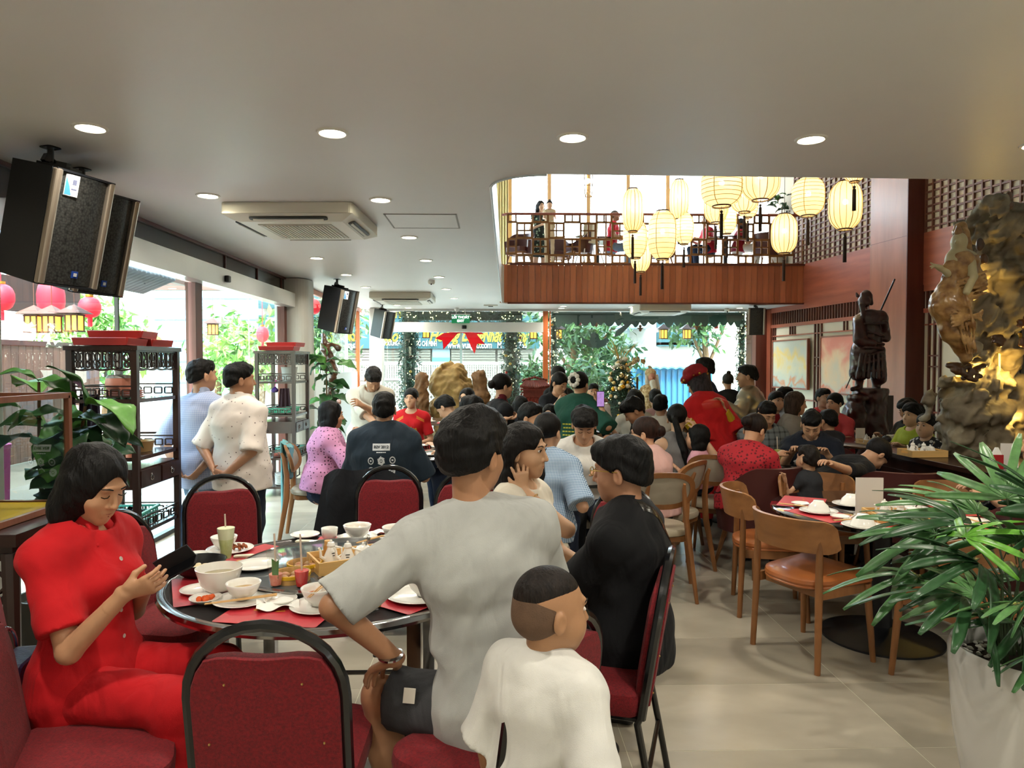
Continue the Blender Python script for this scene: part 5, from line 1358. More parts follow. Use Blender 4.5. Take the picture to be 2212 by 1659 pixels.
# carved counter on the right
dkw = wood('dark_rosewood', '2b1813', .25, .3, 'x', 8); dkw_z = wood('dark_rosewood_upright', '2e1a15', .28, .3, 'z', 8)
ct = thing('counter', 'long dark rosewood counter with panelled doors under the root carving', 'counter', (3.42, 5.0, 0), R(3))
MB().rbox((.45, -.1, .83), (.95, 2.6, .04), .01).build('countertop', dkw, ct)
MB().box((.45, -.1, .42), (.82, 2.45, .76)).build('body', dkw_z, ct)
for i in range(5):
    y = -1.07+i*.49
    d_ = MB().box((.03, y, .40), (.02, .43, .62)).build('door', dkw_z, ct)
    MB().box((.016, y, .40), (.012, .33, .50)).build('door_panel', dkw, d_); MB().box((.008, y, .635), (.008, .22, .006)).build('inlay', mat('pale_inlay', '8b8078', .4), d_)
MB().box((.45, -.1, .02), (.86, 2.5, .04)).build('plinth', dkw, ct)
# glass display cabinet and altar table at the left edge
cb = thing('display_cabinet', 'glass display case with yellow mat on a dark carved altar table at the left edge', 'cabinet', (-2.25, 3.15, 0))
MB().box((0, 0, .90), (.74, .62, .05)).build('tabletop', dkw, cb); MB().box((0, 0, .84), (.66, .54, .06)).build('frieze', dkw, cb)
for sx in (-1, 1):
    for sy in (-1, 1): MB().tube([(sx*.31, sy*.25, 0), (sx*.32, sy*.26, .3), (sx*.31, sy*.25, .84)], [.035, .026, .034], 8).build('leg', dkw_z, cb)
m = MB()
for i in range(5): m.tube([(-.25+i*.125+.045*math.cos(a), -.26, .72+.045*math.sin(a)) for a in [k*PI/6 for k in range(12)]], .008, 5, closed=True)
m.build('carved_scrolls', dkw_z, cb, kind='stuff')
MB().box((0, -.26, .65), (.6, .02, .03)).build('lower_rail', dkw, cb)
MB().box((-.05, 0, .935), (.58, .52, .02)).build('yellow_mat', mat('yellow_cloth', 'd8a91e', .7), cb)
ow = wood('case_wood', '7a4a34', .35, .2)
for sx in (-1, 1):
    for sy in (-1, 1): MB().box((-.05+sx*.29, sy*.27, 1.19), (.025, .025, .52)).build('case_post', ow, cb)
for z in (.94, 1.45):
    for sy in (-1, 1): MB().box((-.05, sy*.27, z), (.6, .025, .025)).build('case_rail', ow, cb)
    for sx in (-1, 1): MB().box((-.05+sx*.29, 0, z), (.025, .54, .025)).build('case_rail', ow, cb)
MB().box((-.05, -.265, 1.19), (.56, .005, .5)).build('glass_pane', gl, cb); MB().box((.235, 0, 1.19), (.005, .5, .5)).build('glass_pane', gl, cb)
# shelves
blk_f = mat('lacquer_black', '120d0c', .18, coat=.5)
def shelf(loc, rz, lab, s=1.0):
    t = thing('display_shelf', lab, 'shelf', loc, rz, 'dark carved display shelves'); w_, d, h = .62*s, .44*s, 1.62*s
    for sx in (-1, 1):
        for sy in (-1, 1): MB().box((sx*(w_/2-.02), sy*(d/2-.02), h/2), (.04, .04, h)).build('post', dkw_z, t)
    MB().box((0, 0, h-.015), (w_+.02, d+.02, .03)).build('top_board', dkw, t)
    for k, z in enumerate((.10, .42, .90, 1.27)):
        z *= s; MB().box((0, 0, z), (w_-.02, d-.02, .025)).build('shelf_board', dkw, t)
        for sy, sx in ((-1, 0), (1, 0), (0, 1), (0, -1)):
            if k == 0: continue
            fm = MB()
            L = (w_ if sy else d)-.08
            for i in range(5):
                q = -L/2+L/5*(i+.5)
                for zz in (.03, .075): fm.box((q, 0, zz), (L/5*.7, .01, .009))
                fm.box((q-L/14, 0, .052), (.009, .01, .045)).box((q+L/14, 0, .052), (.009, .01, .045))
            fm.box((0, 0, .10), (L, .014, .01))
            if sy == -1 and k > 1: continue
            o = fm.build('fret_rail', dkw_z, t, kind='stuff'); o.location = (sx*(w_/2-.02), sy*(d/2-.02), z)
            if sx: o.rotation_euler = (0, 0, PI/2)
    MB().box((0, 0, .77*s), (w_-.03, d-.03, .13*s)).build('drawer_case', dkw, t)
    for q in (-1, 1):
        dr = MB().box((q*w_*.235, -d/2+.005, .77*s), (w_*.43, .02, .105*s)).build('drawer', dkw_z, t)
        MB().tube([(q*w_*.235+.018*math.cos(a), -d/2-.012, .765*s+.018*math.sin(a)) for a in [k*PI/5 for k in range(10)]], .003, 5, closed=True).ball((q*w_*.235, -d/2-.008, .785*s), (.014, .004, .01), 8, 5).build('ring_pull', chrome, dr)
    for side_ in range(4):
        L = (w_ if side_ % 2 == 0 else d)-.08; fm = MB(); n = 4 if side_ % 2 == 0 else 3
        for i in range(n):
            q = -L/2+L/n*(i+.5); u = L/n
            fm.box((q-u/2+.006, 0, -.06), (.01, .012, .12)).box((q, 0, -.06), (.008, .012, .11))
            for sx in (-1, 1):
                fm.tube([(q+sx*u*.25+u*.13*math.cos(a), 0, -.045+.03*math.sin(a)) for a in [k*PI/4 for k in range(8)]], .005, 4, closed=True)
                fm.tube([(q+sx*u*.25+u*.10*math.cos(a), 0, -.095+.022*math.sin(a)) for a in [k*PI/4 for k in range(8)]], .005, 4, closed=True)
        fm.box((0, 0, -.004), (L, .014, .012)).tube([(-L/2+L*i/24, 0, -.122-.012*abs(math.sin(i/24*n*PI))) for i in range(25)], .007, 4)
        o = fm.build('carved_valance', dkw_z, t, kind='stuff')
        o.location = ((0, -d/2+.02, h-.03), (w_/2-.02, 0, h-.03), (0, d/2-.02, h-.03), (-w_/2+.02, 0, h-.03))[side_]; o.rotation_euler = (0, 0, (0, PI/2, 0, PI/2)[side_])
    return t

shelf((-2.61, 5.15, 0), PI/2, 'dark carved display shelf nearest the viewer, with a green basket low down', 1.06)
shelf((-2.60, 8.9, 0), PI/2, 'dark carved display shelf farther back beside the grey column', 1.08)
# ============================================================ tableware
por = mat('porcelain', 'e9e7e0', .12, coat=.5); por_d = mat('porcelain_used', 'ded6c0', .3, var=.12, vs=12, col2='b98f52')
TZ = .758
BOWL = MB().lathe([(.0001, 0), (.024, 0), (.026, .006), (.030, .010), (.045, .024), (.054, .044), (.058, .056), (.056, .057), (.052, .044), (.043, .026), (.028, .014), (.0001, .012)], 32)
BOWL_m = BOWL.mesh('bowl', por)
CUP_m = MB().lathe([(.0001, 0), (.022, 0), (.024, .004), (.033, .014), (.037, .035), (.039, .058), (.037, .058), (.034, .034), (.03, .016), (.0001, .010)], 28).mesh('cup', por)
def plate_mesh(r_): return MB().lathe([(.0001, .004), (r_*.55, 0), (r_*.6, .002), (r_*.85, .008), (r_, .015), (r_*.99, .017), (r_*.82, .011), (r_*.58, .006), (.0001, .006)], 40).mesh('plate', por)
PL = {r_: plate_mesh(r_) for r_ in (.05, .07, .095, .12)}
def ware(name, me, p, lab, cat, rz=0, sc_=1, flip=False, group=None, z=0):
    o = put(name, me, loc=(p[0], p[1], p[2]+z)); o.rotation_euler = (PI if flip else 0, 0, rz); o.scale = (sc_,)*3 if not isinstance(sc_, tuple) else sc_
    return tag(o, lab, cat, group)
def bowl(p, lab, sc_=1, flip=False, food=None, group='porcelain bowls'):
    if flip: return ware('bowl', BOWL_m, (p[0], p[1], p[2]+.057*sc_), lab, 'bowl', sc_=sc_, flip=True, group=group)
    if food is None: return ware('bowl', BOWL_m, p, lab, 'bowl', sc_=sc_, group=group)
    t = thing('bowl', lab, 'bowl', p, 0, group); t.scale = (sc_,)*3
    put('bowl_body', BOWL_m, t); MB().lathe([(.0001, .034), (.047, .033)], 24).build('leftover', food, t)
    return t
def plate(p, r_, lab, group='porcelain plates'): return ware('plate', PL[r_], p, lab, 'plate', group=group)
def onT(px, py, z=TZ): return Zp(px, py, z)
soup = mat('clear_soup', '9a8f70', .15); sauce = mat('orange_sauce', 'e0602a', .3, bump=.3, bs=80); left = mat('leftover_sauce', 'd8c79a', .4, var=.3, vs=25, col2='b5803a')
pm_red = mat('red_placemat', 'b8323c', .35, var=.08, vs=20)
def placemat(c, tr, a, lab, grp, z=.7505, m=None):
    o = MB().rbox((0, 0, 0), (.36, .25, .0016), .01).build('placemat', m or pm_red); o.location = (c[0]+tr*math.cos(a), c[1]+tr*math.sin(a), z+.0012); o.rotation_euler = (0, 0, a+PI/2)
    for q in (-.08, .0, .08): x = MB().box((q, .0, .0012), (.03, .012, .0006), rot=(0, 0, .3)).build('gold_print', mat('gold_print', 'c98a3a', .4), o)
    return tag(o, lab, 'placemat', grp)
for a, l in ((-100, 'red placemat nearest the viewer on the steel table'), (-155, 'red placemat before the woman in red'), (150, 'red placemat under the tall green drink'), (92, 'red placemat at the far edge of the steel table'), (48, 'red placemat at the far right of the steel table'), (-38, 'red placemat beside the grey T-shirt man')): placemat(TC, .47, R(a), l, 'red placemats under the clear sheet', z=.757)
# big white soup bowl etc.
p = onT(474, 1281); big = thing('soup_bowl', 'large white soup bowl with clear broth near the phone', 'bowl', p)
BB = MB().lathe([(.0001, 0), (.035, 0), (.038, .006), (.045, .010), (.066, .040), (.077, .075), (.083, .096), (.080, .097), (.073, .074), (.060, .040), (.04, .018), (.0001, .016)], 40)
BB.build('bowl_body', por, big); MB().lathe([(.0001, .069), (.0705, .068)], 30, cap1=False).build('broth', soup, big)
plate(onT(432, 1280), .07, 'small white saucer left of the large soup bowl')
d_ = plate(onT(444, 1300), .05, 'little dish with orange chilli sauce at the left table edge'); d_.scale = (1.1,)*3
m = MB(); g = random.Random(2)
for i in range(7): m.ball((g.uniform(-.018, .018), g.uniform(-.014, .014), .012), .010, 8, 5)
x = m.build('chilli_sauce', sauce, d_)
pp = onT(524, 1300); plate(pp, .12, 'white plate under the used bowl near the crossed chopsticks').scale = (.85,)*3
bowl(Vector((pp.x, pp.y+.01, pp.z+.008)), 'used white bowl with sauce drips on the plate by the red drinks', 1.05, food=left)
stick = wood('bamboo_stick', 'cda36a', .5, .15, 'y', 30)
def sticks(a, b, lab1, za=.0, zb=.0, gap=.012, w_=.0035):
    a, b = Vector(a), Vector(b); n = (b-a).cross(Vector((0, 0, 1))).normalized()*gap
    for k, q in enumerate((-.5, .5)):
        o = MB().tube([a+n*q*.6, b+n*q], [w_*.6, w_], 6).build('chopstick', stick); tag(o, lab1 % ('one' if k == 0 else 'the other'), 'chopstick', 'bamboo chopsticks')
a = onT(442, 1305, TZ+.012); b = onT(598, 1284, TZ+.03); sticks(a, b, 'bamboo chopstick, %s of the pair across the used bowl\'s plate')
plate(onT(606, 1303), .05, 'empty white sauce dish beside the folded napkin').scale = (1.15,)*3
pp = onT(691, 1313); plate(pp, .12, 'white plate nearest the viewer on the steel table').scale = (.85,)*3
bowl(Vector((pp.x-.005, pp.y+.012, pp.z+.008)), 'white bowl with chopsticks and spoon leaning in it', 1.08, food=mat('red_soup', 'b5683f', .25))
b0 = Vector((pp.x-.01, pp.y-.02, pp.z+.065)); sticks(b0+Vector((-.01, -.05, -.005)), b0+Vector((.055, .13, .03)), 'bamboo chopstick, %s of the pair leaning in the nearest bowl')
sp_m = MB().lathe([(.0001, .0), (.016, .003), (.021, .010), (.020, .011), (.015, .005), (.0001, .003)], 16, sc=(1, 1.35)).tube([(0, .02, .009), (0, .05, .016), (0, .09, .02)], [.007, .005, .005], 6, sq=(1, .5)).mesh('spoon', por)
def spoon(p, rz, lab, tilt=0):
    o = put('spoon', sp_m, loc=p); o.rotation_euler = (tilt, 0, rz); return tag(o, lab, 'spoon', 'white china spoons')
spoon((b0.x+.02, b0.y+.02, b0.z-.015), -.6, 'white china spoon standing in the nearest bowl', .5)
ware('cup', CUP_m, onT(767, 1316), 'white porcelain cup beside the nearest white bowl', 'cup', sc_=1.06, group='porcelain cups')
ware('cup', CUP_m, onT(712, 1166), 'white porcelain cup at the far edge of the steel table', 'cup', group='porcelain cups')
nap = mat('paper_napkin', 'e9e8e2', .9, bump=.3, bs=60)
def napkin(p, rz, lab, s=1.0):
    g = random.Random(int(p[0]*100)); pa = [g.uniform(0, 6) for _ in range(3)]
    o = MB().grid(lambda u, v: ((u-.5)*.14*s, (v-.5)*.10*s, .006+.008*math.sin(u*9+pa[0])*math.cos(v*7+pa[1])+.008), 12, 10, thick=.0012).build('napkin', nap); o.location = p; o.rotation_euler = (0, 0, rz)
    return tag(o, lab, 'napkin', 'crumpled paper napkins')
napkin(onT(600, 1312), .3, 'folded white napkin at the near rim of the steel table')
napkin(onT(817, 1155), .3, 'crumpled napkin between the two far bowls', .8)
# glasses
def tallglass(p, lab, liq, lh, h=.155, foot=True, extra=None, straw='c9b8a8', r_=.033, foam=False):
    t = thing('drink_glass', lab, 'glass', p, 0, 'tall drink glasses')
    gm = glassmat('drinking_glass', 'fafcfa', .02)
    z0 = .028 if foot else .004
    if foot: MB().lathe([(.0001, 0), (.028, 0), (.027, .004), (.010, .010), (.010, .02), (.016, z0)], 24).build('foot', gm, t)
    MB().lathe([(.0001, z0), (.019, z0), (.025, z0+.04), (r_, h), (r_-.001, h+.001)], 28, cap1=False).build('glass_body', gm, t)
    rr = lambda z: (.019+.006*(z-z0)/.04 if z < z0+.04 else .025+(r_-.025)*(z-z0-.04)/(h-z0-.04))-.0012
    zz = [z0+.005+(lh-.005)*i/6 for i in range(7)]
    MB().lathe([(.0001, zz[0])]+[(rr(z), z) for z in zz]+[(.0001, zz[-1])], 24).build('drink', liq, t)
    if foam: MB().lathe([(.0001, zz[-1])]+[(rr(z), z) for z in (zz[-1], zz[-1]+.02, h-.001)]+[(.0001, h+.002)], 24).build('foam', mat('pale_foam', 'd9dcb8', .8), t)
    MB().tube([(.002, 0, z0+.02), (-.006, .006, h+.055)], .0036, 8).build('straw', mat('straw_'+straw, straw, .35), t)
    return t
tallglass(onT(489, 1222), 'tall pale green shake with a straw at the far left of the steel table', mat('green_shake', 'b5c07a', .4, col2='cdd39a', vs=30), .085, h=.16, r_=.036, foam=True)
g1 = tallglass(onT(596, 1282), 'tall glass of pink dregs with a folded pandan leaf', mat('pink_drink', 'd0614e', .3, col2='e0a08c', vs=40), .045, h=.165)
MB().prism([(-.011, .0), (0, .012), (.011, 0), (.013, .07), (.004, .062), (-.013, .074)], .001, M=Matrix.Translation((.004, -.018, .06)) @ Matrix.Rotation(PI/2, 4, 'X')).build('pandan_leaf', mat('pandan', '3c6b30', .5), g1)
tallglass(onT(652, 1284), 'tall glass of red watermelon juice half drunk', mat('watermelon_juice', 'cc2f2c', .25), .06, h=.165)
# black bowl with leftovers, plates
p = onT(428, 1243); bbk = thing('black_bowl', 'wide black bowl with leftover noodles under the phone', 'bowl', p)
MB().lathe([(.0001, 0), (.05, 0), (.08, .025), (.105, .055), (.108, .062), (.104, .062), (.076, .03), (.045, .01), (.0001, .008)], 40).build('bowl_body', mat('black_ceramic', '141516', .3, bump=.3, bs=60), bbk)
m = MB(); g = random.Random(6)
for i in range(12): m.ball((g.uniform(-.03, .06), g.uniform(-.04, .03), .032+g.uniform(0, .008)), (g.uniform(.012, .02), .012, .008), 8, 5, rot=(0, 0, g.uniform(0, 3)))
m.build('noodles', mat('noodles', 'd8c9a2', .6), bbk, kind='stuff')
plate(onT(422, 1206), .07, 'white saucer behind the wide black bowl')
pp = onT(497, 1190); plate(pp, .12, 'white plate with fried crumbs behind the green shake').scale = (.85,)*3
bowl(Vector((pp.x-.03, pp.y+.01, pp.z+.008)), 'white bowl behind the tall green shake', 1.0)
m = MB(); g = random.Random(7)
for i in range(26): m.ball((g.uniform(-.035, .035), g.uniform(-.02, .02), g.uniform(0, .012)), (.010, .007, .005), 6, 4, rot=(g.uniform(0, 3),)*3)
o = m.build('fried_crumbs', mat('fried_brown', '8c4a26', .7, var=.4, vs=40), None, kind='stuff'); o.location = (pp.x+.045, pp.y, pp.z+.014); tag(o, 'brown fried crumbs on the plate behind the green shake', 'food')
LZ = .758+.027
plate(onT(553, 1226, LZ), .095, 'shallow white plate on the left side of the turntable').scale = (.95, .95, 1)
# bamboo steamers
def steamer(p, lab, s=1.0):
    t = thing('bamboo_steamer', lab, 'steamer', p, 0, 'bamboo steamers'); t.scale = (s,)*3
    bam = wood('bamboo', 'c0965a', .5, .18, 'z', 30); yl = mat('yellow_band', 'd8ad1e', .45)
    MB().lathe([(.062, 0), (.066, .001), (.066, .055), (.062, .055), (.060, .05), (.060, .012), (.0001, .012)], 32).build('basket', bam, t)
    for z in (.004, .046): MB().lathe([(.0665, z-.004), (.0685, z-.003), (.0685, z+.009), (.0665, z+.010)], 32, cap0=False, cap1=False).build('band', yl, t)
    m = MB(); g = random.Random(int(p[0]*50))
    for i in range(5): m.ball((.03*math.cos(i*1.3), .03*math.sin(i*1.3), .036), (.019, .019, .014), 10, 6)
    m.build('dumplings', mat('dumpling', 'd8b07a', .5, var=.3, vs=30, col2='a0452a'), t, kind='stuff')
steamer(onT(629, 1268), 'yellow banded bamboo steamer between the two red drinks', 1.05)
steamer(onT(658, 1243), 'yellow banded bamboo steamer behind the watermelon juice', 1.0)
steamer(onT(868, 1228), 'yellow banded bamboo steamer partly behind the grey sleeve', .9)
# wooden tray of cruets
pine_w = wood('pale_pine', 'd2a969', .5, .14, 'x', 22)
def tray(p, rz, lab, s=1.0, cards=True):
    t = thing('cruet_tray', lab, 'tray', p, rz, 'pale wooden cruet trays'); t.scale = (s,)*3
    MB().box((0, 0, .005), (.26, .17, .008)).build('tray_bottom', pine_w, t)
    for sy in (-1, 1): MB().box((0, sy*.088, .025), (.27, .008, .048)).build('long_side', pine_w, t)
    for sx in (-1, 1):
        m = MB(); m.box((sx*.131, 0, .010), (.008, .168, .018)).box((sx*.131, 0, .044), (.008, .168, .010)).box((sx*.131, -.062, .027), (.008, .044, .026)).box((sx*.131, .062, .027), (.008, .044, .026)); m.build('handle_side', pine_w, t)
    return t
ink = mat('black_print', '1c1c1c', .5)
def cruet(p, rz, lab, s=1.0, txt=True):
    t = thing('cruet', lab, 'cruet', p, rz, 'white china cruets'); t.scale = (s,)*3
    MB().lathe([(.0001, 0), (.026, 0), (.030, .012), (.027, .032), (.016, .056), (.013, .066), (.016, .072), (.015, .076), (.0001, .078)], 22).build('pot_body', por, t)
    MB().lathe([(.015, .076), (.012, .084), (.0001, .088)], 16).ball((0, 0, .090), .005, 8, 5).build('lid', por, t)
    MB().tube([(-.024, 0, .022), (-.042, 0, .035), (-.044, 0, .06), (-.05, 0, .07)], [.008, .006, .0045, .004], 8).build('spout', por, t)
    MB().tube([(.024, 0, .02), (.046, 0, .03), (.044, 0, .055), (.015, 0, .066)], .004, 6).build('handle', por, t)
    if txt: MB().box((0, -.0225, .046), (.016, .001, .003)).box((0, -.0255, .038), (.012, .001, .003)).build('print', ink, t)
    return t
def jar(p, lab, s=1.0):
    t = thing('sugar_jar', lab, 'jar', p, 0, 'white lidded jars'); t.scale = (s,)*3
    MB().lathe([(.0001, 0), (.024, 0), (.034, .02), (.034, .038), (.028, .048), (.0001, .048)], 22).build('pot_body', por, t)
    MB().lathe([(.031, .048), (.024, .058), (.006, .064), (.0001, .064)], 22).ball((0, 0, .069), .006, 8, 6).build('lid', por, t)
    MB().tube([(.01, -.0, .06), (.02, -.01, .085)], .003, 6).ball((.022, -.012, .09), (.008, .004, .010), 8, 5).build('spoon_handle', steel, t)
    return t
def trayset(p, rz, where, s=1.0):
    where = where.replace(' on the table', ', table')
    tray(p, rz, 'pale wooden cruet tray '+where, s); c_, s_ = math.cos(rz), math.sin(rz)
    q = lambda x, y: (p[0]+s*(x*c_-y*s_), p[1]+s*(x*s_+y*c_), p[2]+.010*s)
    cruet(q(-.06, .02), rz+.2, 'left cruet in tray '+where, s); cruet(q(-.01, -.03), rz-.3, 'front cruet in tray '+where, s); jar(q(.06, .0), 'lidded jar in the tray '+where, s)
pt = onT(752, 1222, LZ); trayset(pt, R(28), 'on the steel table', 1.05)
t = thing('spice_bottle', 'brown capped spice bottle in the tray on the steel table', 'bottle', (pt.x-.09, pt.y+.05, LZ+.011))
MB().lathe([(.0001, 0), (.02, 0), (.02, .055), (.014, .065), (.0001, .065)], 18).build('bottle_body', mat('spice_brown', 'b98445', .4), t); MB().lathe([(.016, .062), (.016, .08), (.0001, .08)], 18).build('cap', mat('spice_cap', 'c79a5c', .5), t)
# long plate with rice ball and greens
t = thing('long_plate', 'long white rectangular plate with scraps and green herbs', 'plate', onT(750, 1262), R(8))
MB().rbox((0, 0, .006), (.30, .11, .010), .012).build('plate_body', por, t); MB().rbox((0, 0, .0135), (.27, .085, .004), .01).build('well', por_d, t)
m = MB(); g = random.Random(9)
for i in range(30): m.ball((-.06+g.gauss(0, .018), g.gauss(0, .012), .020+g.uniform(0, .014)), .008, 6, 4)
m.build('rice', mat('rice_speckled', 'cbb595', .7, var=.35, vs=90, col2='6b4128'), t, kind='stuff')
leafcloud(90, inball((.10, .01, .025), (.03, .025, .012)), .022, g, 2, .2).build('herbs', leafm[:2], t, kind='stuff')
for (x, y, l) in ((772, 1166, 'used white bowl at the far side by the crumpled napkin'), (856, 1170, 'used white bowl at the far right, left of the grey sleeve')): 
    pp = onT(x, y); plate(pp, .095, 'white plate under the '+l); bowl(Vector((pp.x, pp.y, pp.z+.008)), l, 1.15, food=left)
plate(onT(659, 1160), .07, 'white saucer with chilli at the far left of the turntable')
pp = onT(905, 1290); plate(pp, .12, 'white plate under the noodle bowl by the grey T-shirt'); bowl(Vector((pp.x+.02, pp.y, pp.z+.008)), 'white bowl of noodles half behind the grey T-shirt', 1.1, food=mat('noodles', 'd8c9a2', .6))
plate(onT(829, 1284), .05, 'white sauce dish right of the porcelain cup')
a = onT(700, 1173, TZ+.03); b = onT(812, 1162, TZ+.03); sticks(onT(770, 1173, TZ+.055), onT(828, 1157, TZ+.055), 'bamboo chopstick, %s of the pair on the far bowls')
for px, py, rz, l in ((527, 1204, .2, 'white wrapped wet wipe packet by the green shake'), (658, 1172, -.1, 'white wet wipe packet at the far side')):
    o = MB().rbox((0, 0, .006), (.085, .03, .010), .006).build('wipe_packet', mat('packet_cream', 'dcd8c0', .4)); o.location = onT(px, py); o.rotation_euler = (0, 0, rz); tag(o, l, 'packet')
o = MB().box((0, 0, .003), (.19, .02, .003)).build('black_wrapper', mat('black_wrapper', '1b1a1a', .3)); o.location = onT(622, 1288, TZ+.002); o.rotation_euler = (0, 0, -.5); tag(o, 'flat black chopstick wrapper between the two red drinks', 'wrapper')
t = thing('black_spoon', 'black plastic spoon with yellow scraps right of the cup', 'spoon', onT(803, 1320)); MB().ball((0, 0, .006), (.024, .018, .005), 12, 6).build('spoon_bowl', black_pl, t); MB().tube([(-.01, .01, .006), (-.035, .05, .035)], .003, 6).build('handle', black_pl, t); MB().ball((.01, .02, .012), (.02, .012, .007), 8, 5).build('scraps', mat('yellow_scrap', 'd79a2a', .5), t)
m = MB(); g = random.Random(12)
for i in range(22):
    a = g.uniform(0, 2*PI); rr = g.uniform(.54, .61); m.tube([(TC.x+rr*math.cos(a)+g.uniform(-.02, .02), TC.y+rr*math.sin(a)+g.uniform(-.02, .02), .762+.004*k % 2) for k in range(3)], .0012, 4)
# black table
BZ = .75
for k, (px, py, l) in enumerate(((1768, 1108, 'at the left of the black table'), (1838, 1093, 'at the far left of the black table'), (1864, 1140, 'nearest the viewer on the black table'), (1966, 1102, 'behind the tray on the black table'), (2049, 1146, 'beside the palm on the black table'))):
    p = onT(px, py, BZ); a = math.atan2(p.y-BT.y, p.x-BT.x)
    placemat(BT, .44, a+.12, 'red placemat '+l, 'red placemats on the black table', z=.7505)
    plate(Vector((p.x, p.y, BZ+.003)), .12, 'white dinner plate '+l).scale = (.87,)*3
    bowl(Vector((p.x, p.y, BZ+.010)), 'upturned white bowl '+l, 1.1, True)
    n = Vector((-math.sin(a), math.cos(a), 0)); q = Vector((BT.x+.42*math.cos(a), BT.y+.42*math.sin(a), BZ+.004))+n*.17
    if k != 3: plate(q, .05, 'small white sauce dish '+l); 
    spoon((q+n*.06)[:], a+2, 'white china spoon '+l)
    c0 = q+n*.08; sticks(c0+Vector((math.cos(a), math.sin(a), 0))*-.10+Vector((0, 0, .012)), c0+Vector((math.cos(a), math.sin(a), 0))*.10+Vector((0, 0, .012)), 'bamboo chopstick, %s of the pair '+l)
plate(onT(2096, 1130, BZ+.003), .12, 'bare white plate at the right of the black table').scale = (.9,)*3
pt = onT(1943, 1128, BZ); trayset(pt, R(-6), 'on the black table', 1.15)
card = mat('white_card', 'dedad4', .5)
def tcard(p, rz, lab, w_=.15, h=.21):
    t = thing('menu_card', lab, 'card', p, rz); MB().box((0, 0, h/2+.004), (w_, .004, h)).build('card_face', card, t); MB().box((0, 0, .004), (w_, .05, .006)).build('card_foot', card, t); return t
tcard(Vector((pt.x-.08, pt.y+.16, BZ)), R(-5), 'blank white menu card standing behind the cruet tray on the black table')
t = thing('wood_cruet_ladle', 'little wooden ladle standing among the cruets on the black table', 'ladle', (pt.x+.02, pt.y+.03, BZ+.011)); MB().tube([(0, 0, 0), (.01, 0, .10)], .004, 6).ball((.01, 0, .11), (.012, .006, .016), 8, 6).build('ladle_body', stick, t)
# other tables: quick settings
def setting(key, items, desc):
    c = T[key]; 
    for i, (kind, a, rr, extra) in enumerate(items):
        p = Vector((c.x+rr*math.cos(R(a)), c.y+rr*math.sin(R(a)), .7505)); w_ = extra+' on the '+desc
        if kind == 'b': bowl(p, 'white bowl '+w_, 1.1, food=left)
        elif kind == 'u': plate(p, .095, 'white plate '+w_); bowl(p+Vector((0, 0, .008)), 'upturned white bowl '+w_, 1.05, True)
        elif kind == 'p': plate(p, .095, 'white plate '+w_)
        elif kind == 'c': ware('cup', CUP_m, p, 'white cup '+w_, 'cup', group='porcelain cups')
        elif kind == 't': trayset(p, R(10), w_)
        elif kind == 's': steamer(p, 'bamboo steamer '+w_)
        elif kind == 'm': placemat((c.x, c.y), rr, R(a), 'red placemat '+w_, 'red placemats on the far tables', .7506)
        elif kind == 'k': tcard(p, 0, 'white menu card '+w_, .1, .15)
setting('t1', [('b', -60, .35, 'nearest'), ('p', -100, .42, 'nearest the viewer'), ('c', -30, .3, 'at the right'), ('b', 20, .4, 'before the boy in glasses'), ('s', -5, .1, 'in the middle'), ('b', 75, .45, 'before the red jersey'), ('p', 130, .4, 'at the far left'), ('t', 50, .15, 'at the centre'), ('u', 100, .2, 'at the back')], 'table beyond the navy T-shirt man')
setting('t1b', [('u', -60, .35, 'at the right front'), ('u', -100, .4, 'in the middle front'), ('u', -140, .4, 'at the left front'), ('m', -90, .4, 'at the front'), ('k', 60, .2, 'at the back')], 'table before the big pale rock')
setting('t2', [('b', 100, .4, 'before the white T-shirt boy'), ('p', 20, .4, 'at the right'), ('b', -20, .38, 'near the glasses man'), ('c', -60, .35, 'in front'), ('p', -90, .45, 'at the front edge'), ('s', 40, .15, 'in the middle')], 'gingham woman\'s table')
for px, py, c_, l in ((1252, 1040, '5a0e12', 'glass mug of dark red tea on the table of the woman in gingham'), (1246, 1018, 'd9a21c', 'glass of yellow juice on the table of the woman in gingham')): tallglass(Zp(px, py, .75), l, mat('drink_'+c_, c_, .2), .07, h=.11, foot=False, r_=.036)
setting('t3', [('b', -90, .3, 'in front'), ('p', -30, .3, 'at the right'), ('b', 60, .2, 'at the back')], 'table before the tinselled tree')
setting('t4', [('b', -90, .35, 'in front'), ('t', 90, .1, 'in the middle'), ('p', 0, .35, 'at the right'), ('b', 160, .3, 'at the left')], 'table of the boy with the black phone')
setting('t5', [('b', 150, .4, 'before the patterned red top'), ('b', 30, .4, 'before the navy polo shirt'), ('p', -60, .45, 'at the front right'), ('c', -90, .30, 'at the front'), ('b', 100, .42, 'before the plaid shirt'), ('s', 120, .15, 'in the middle'), ('p', 200, .35, 'at the left')], 'crowded table under the warrior statue')
tallglass(Zp(1680, 1000, .75), 'tall glass of lime drink with a green leaf before the patterned red top', mat('lime_drink', 'c4c06a', .3), .11, h=.17, foot=False, r_=.036)
tallglass(Zp(1733, 985, .75), 'tall glass of milky iced coffee before the navy polo shirt', mat('coffee_drink', 'a8825c', .3), .11, h=.16, foot=False, r_=.036)
setting('t6', [('t', 200, .25, 'at the left'), ('b', 0, .35, 'before the lime green shirt'), ('b', 20, .2, 'in the middle'), ('c', 60, .3, 'at the back'), ('p', -45, .45, 'at the right front'), ('m', -20, .35, 'at the right'), ('k', 170, .3, 'at the far left')], 'dark wooden table')
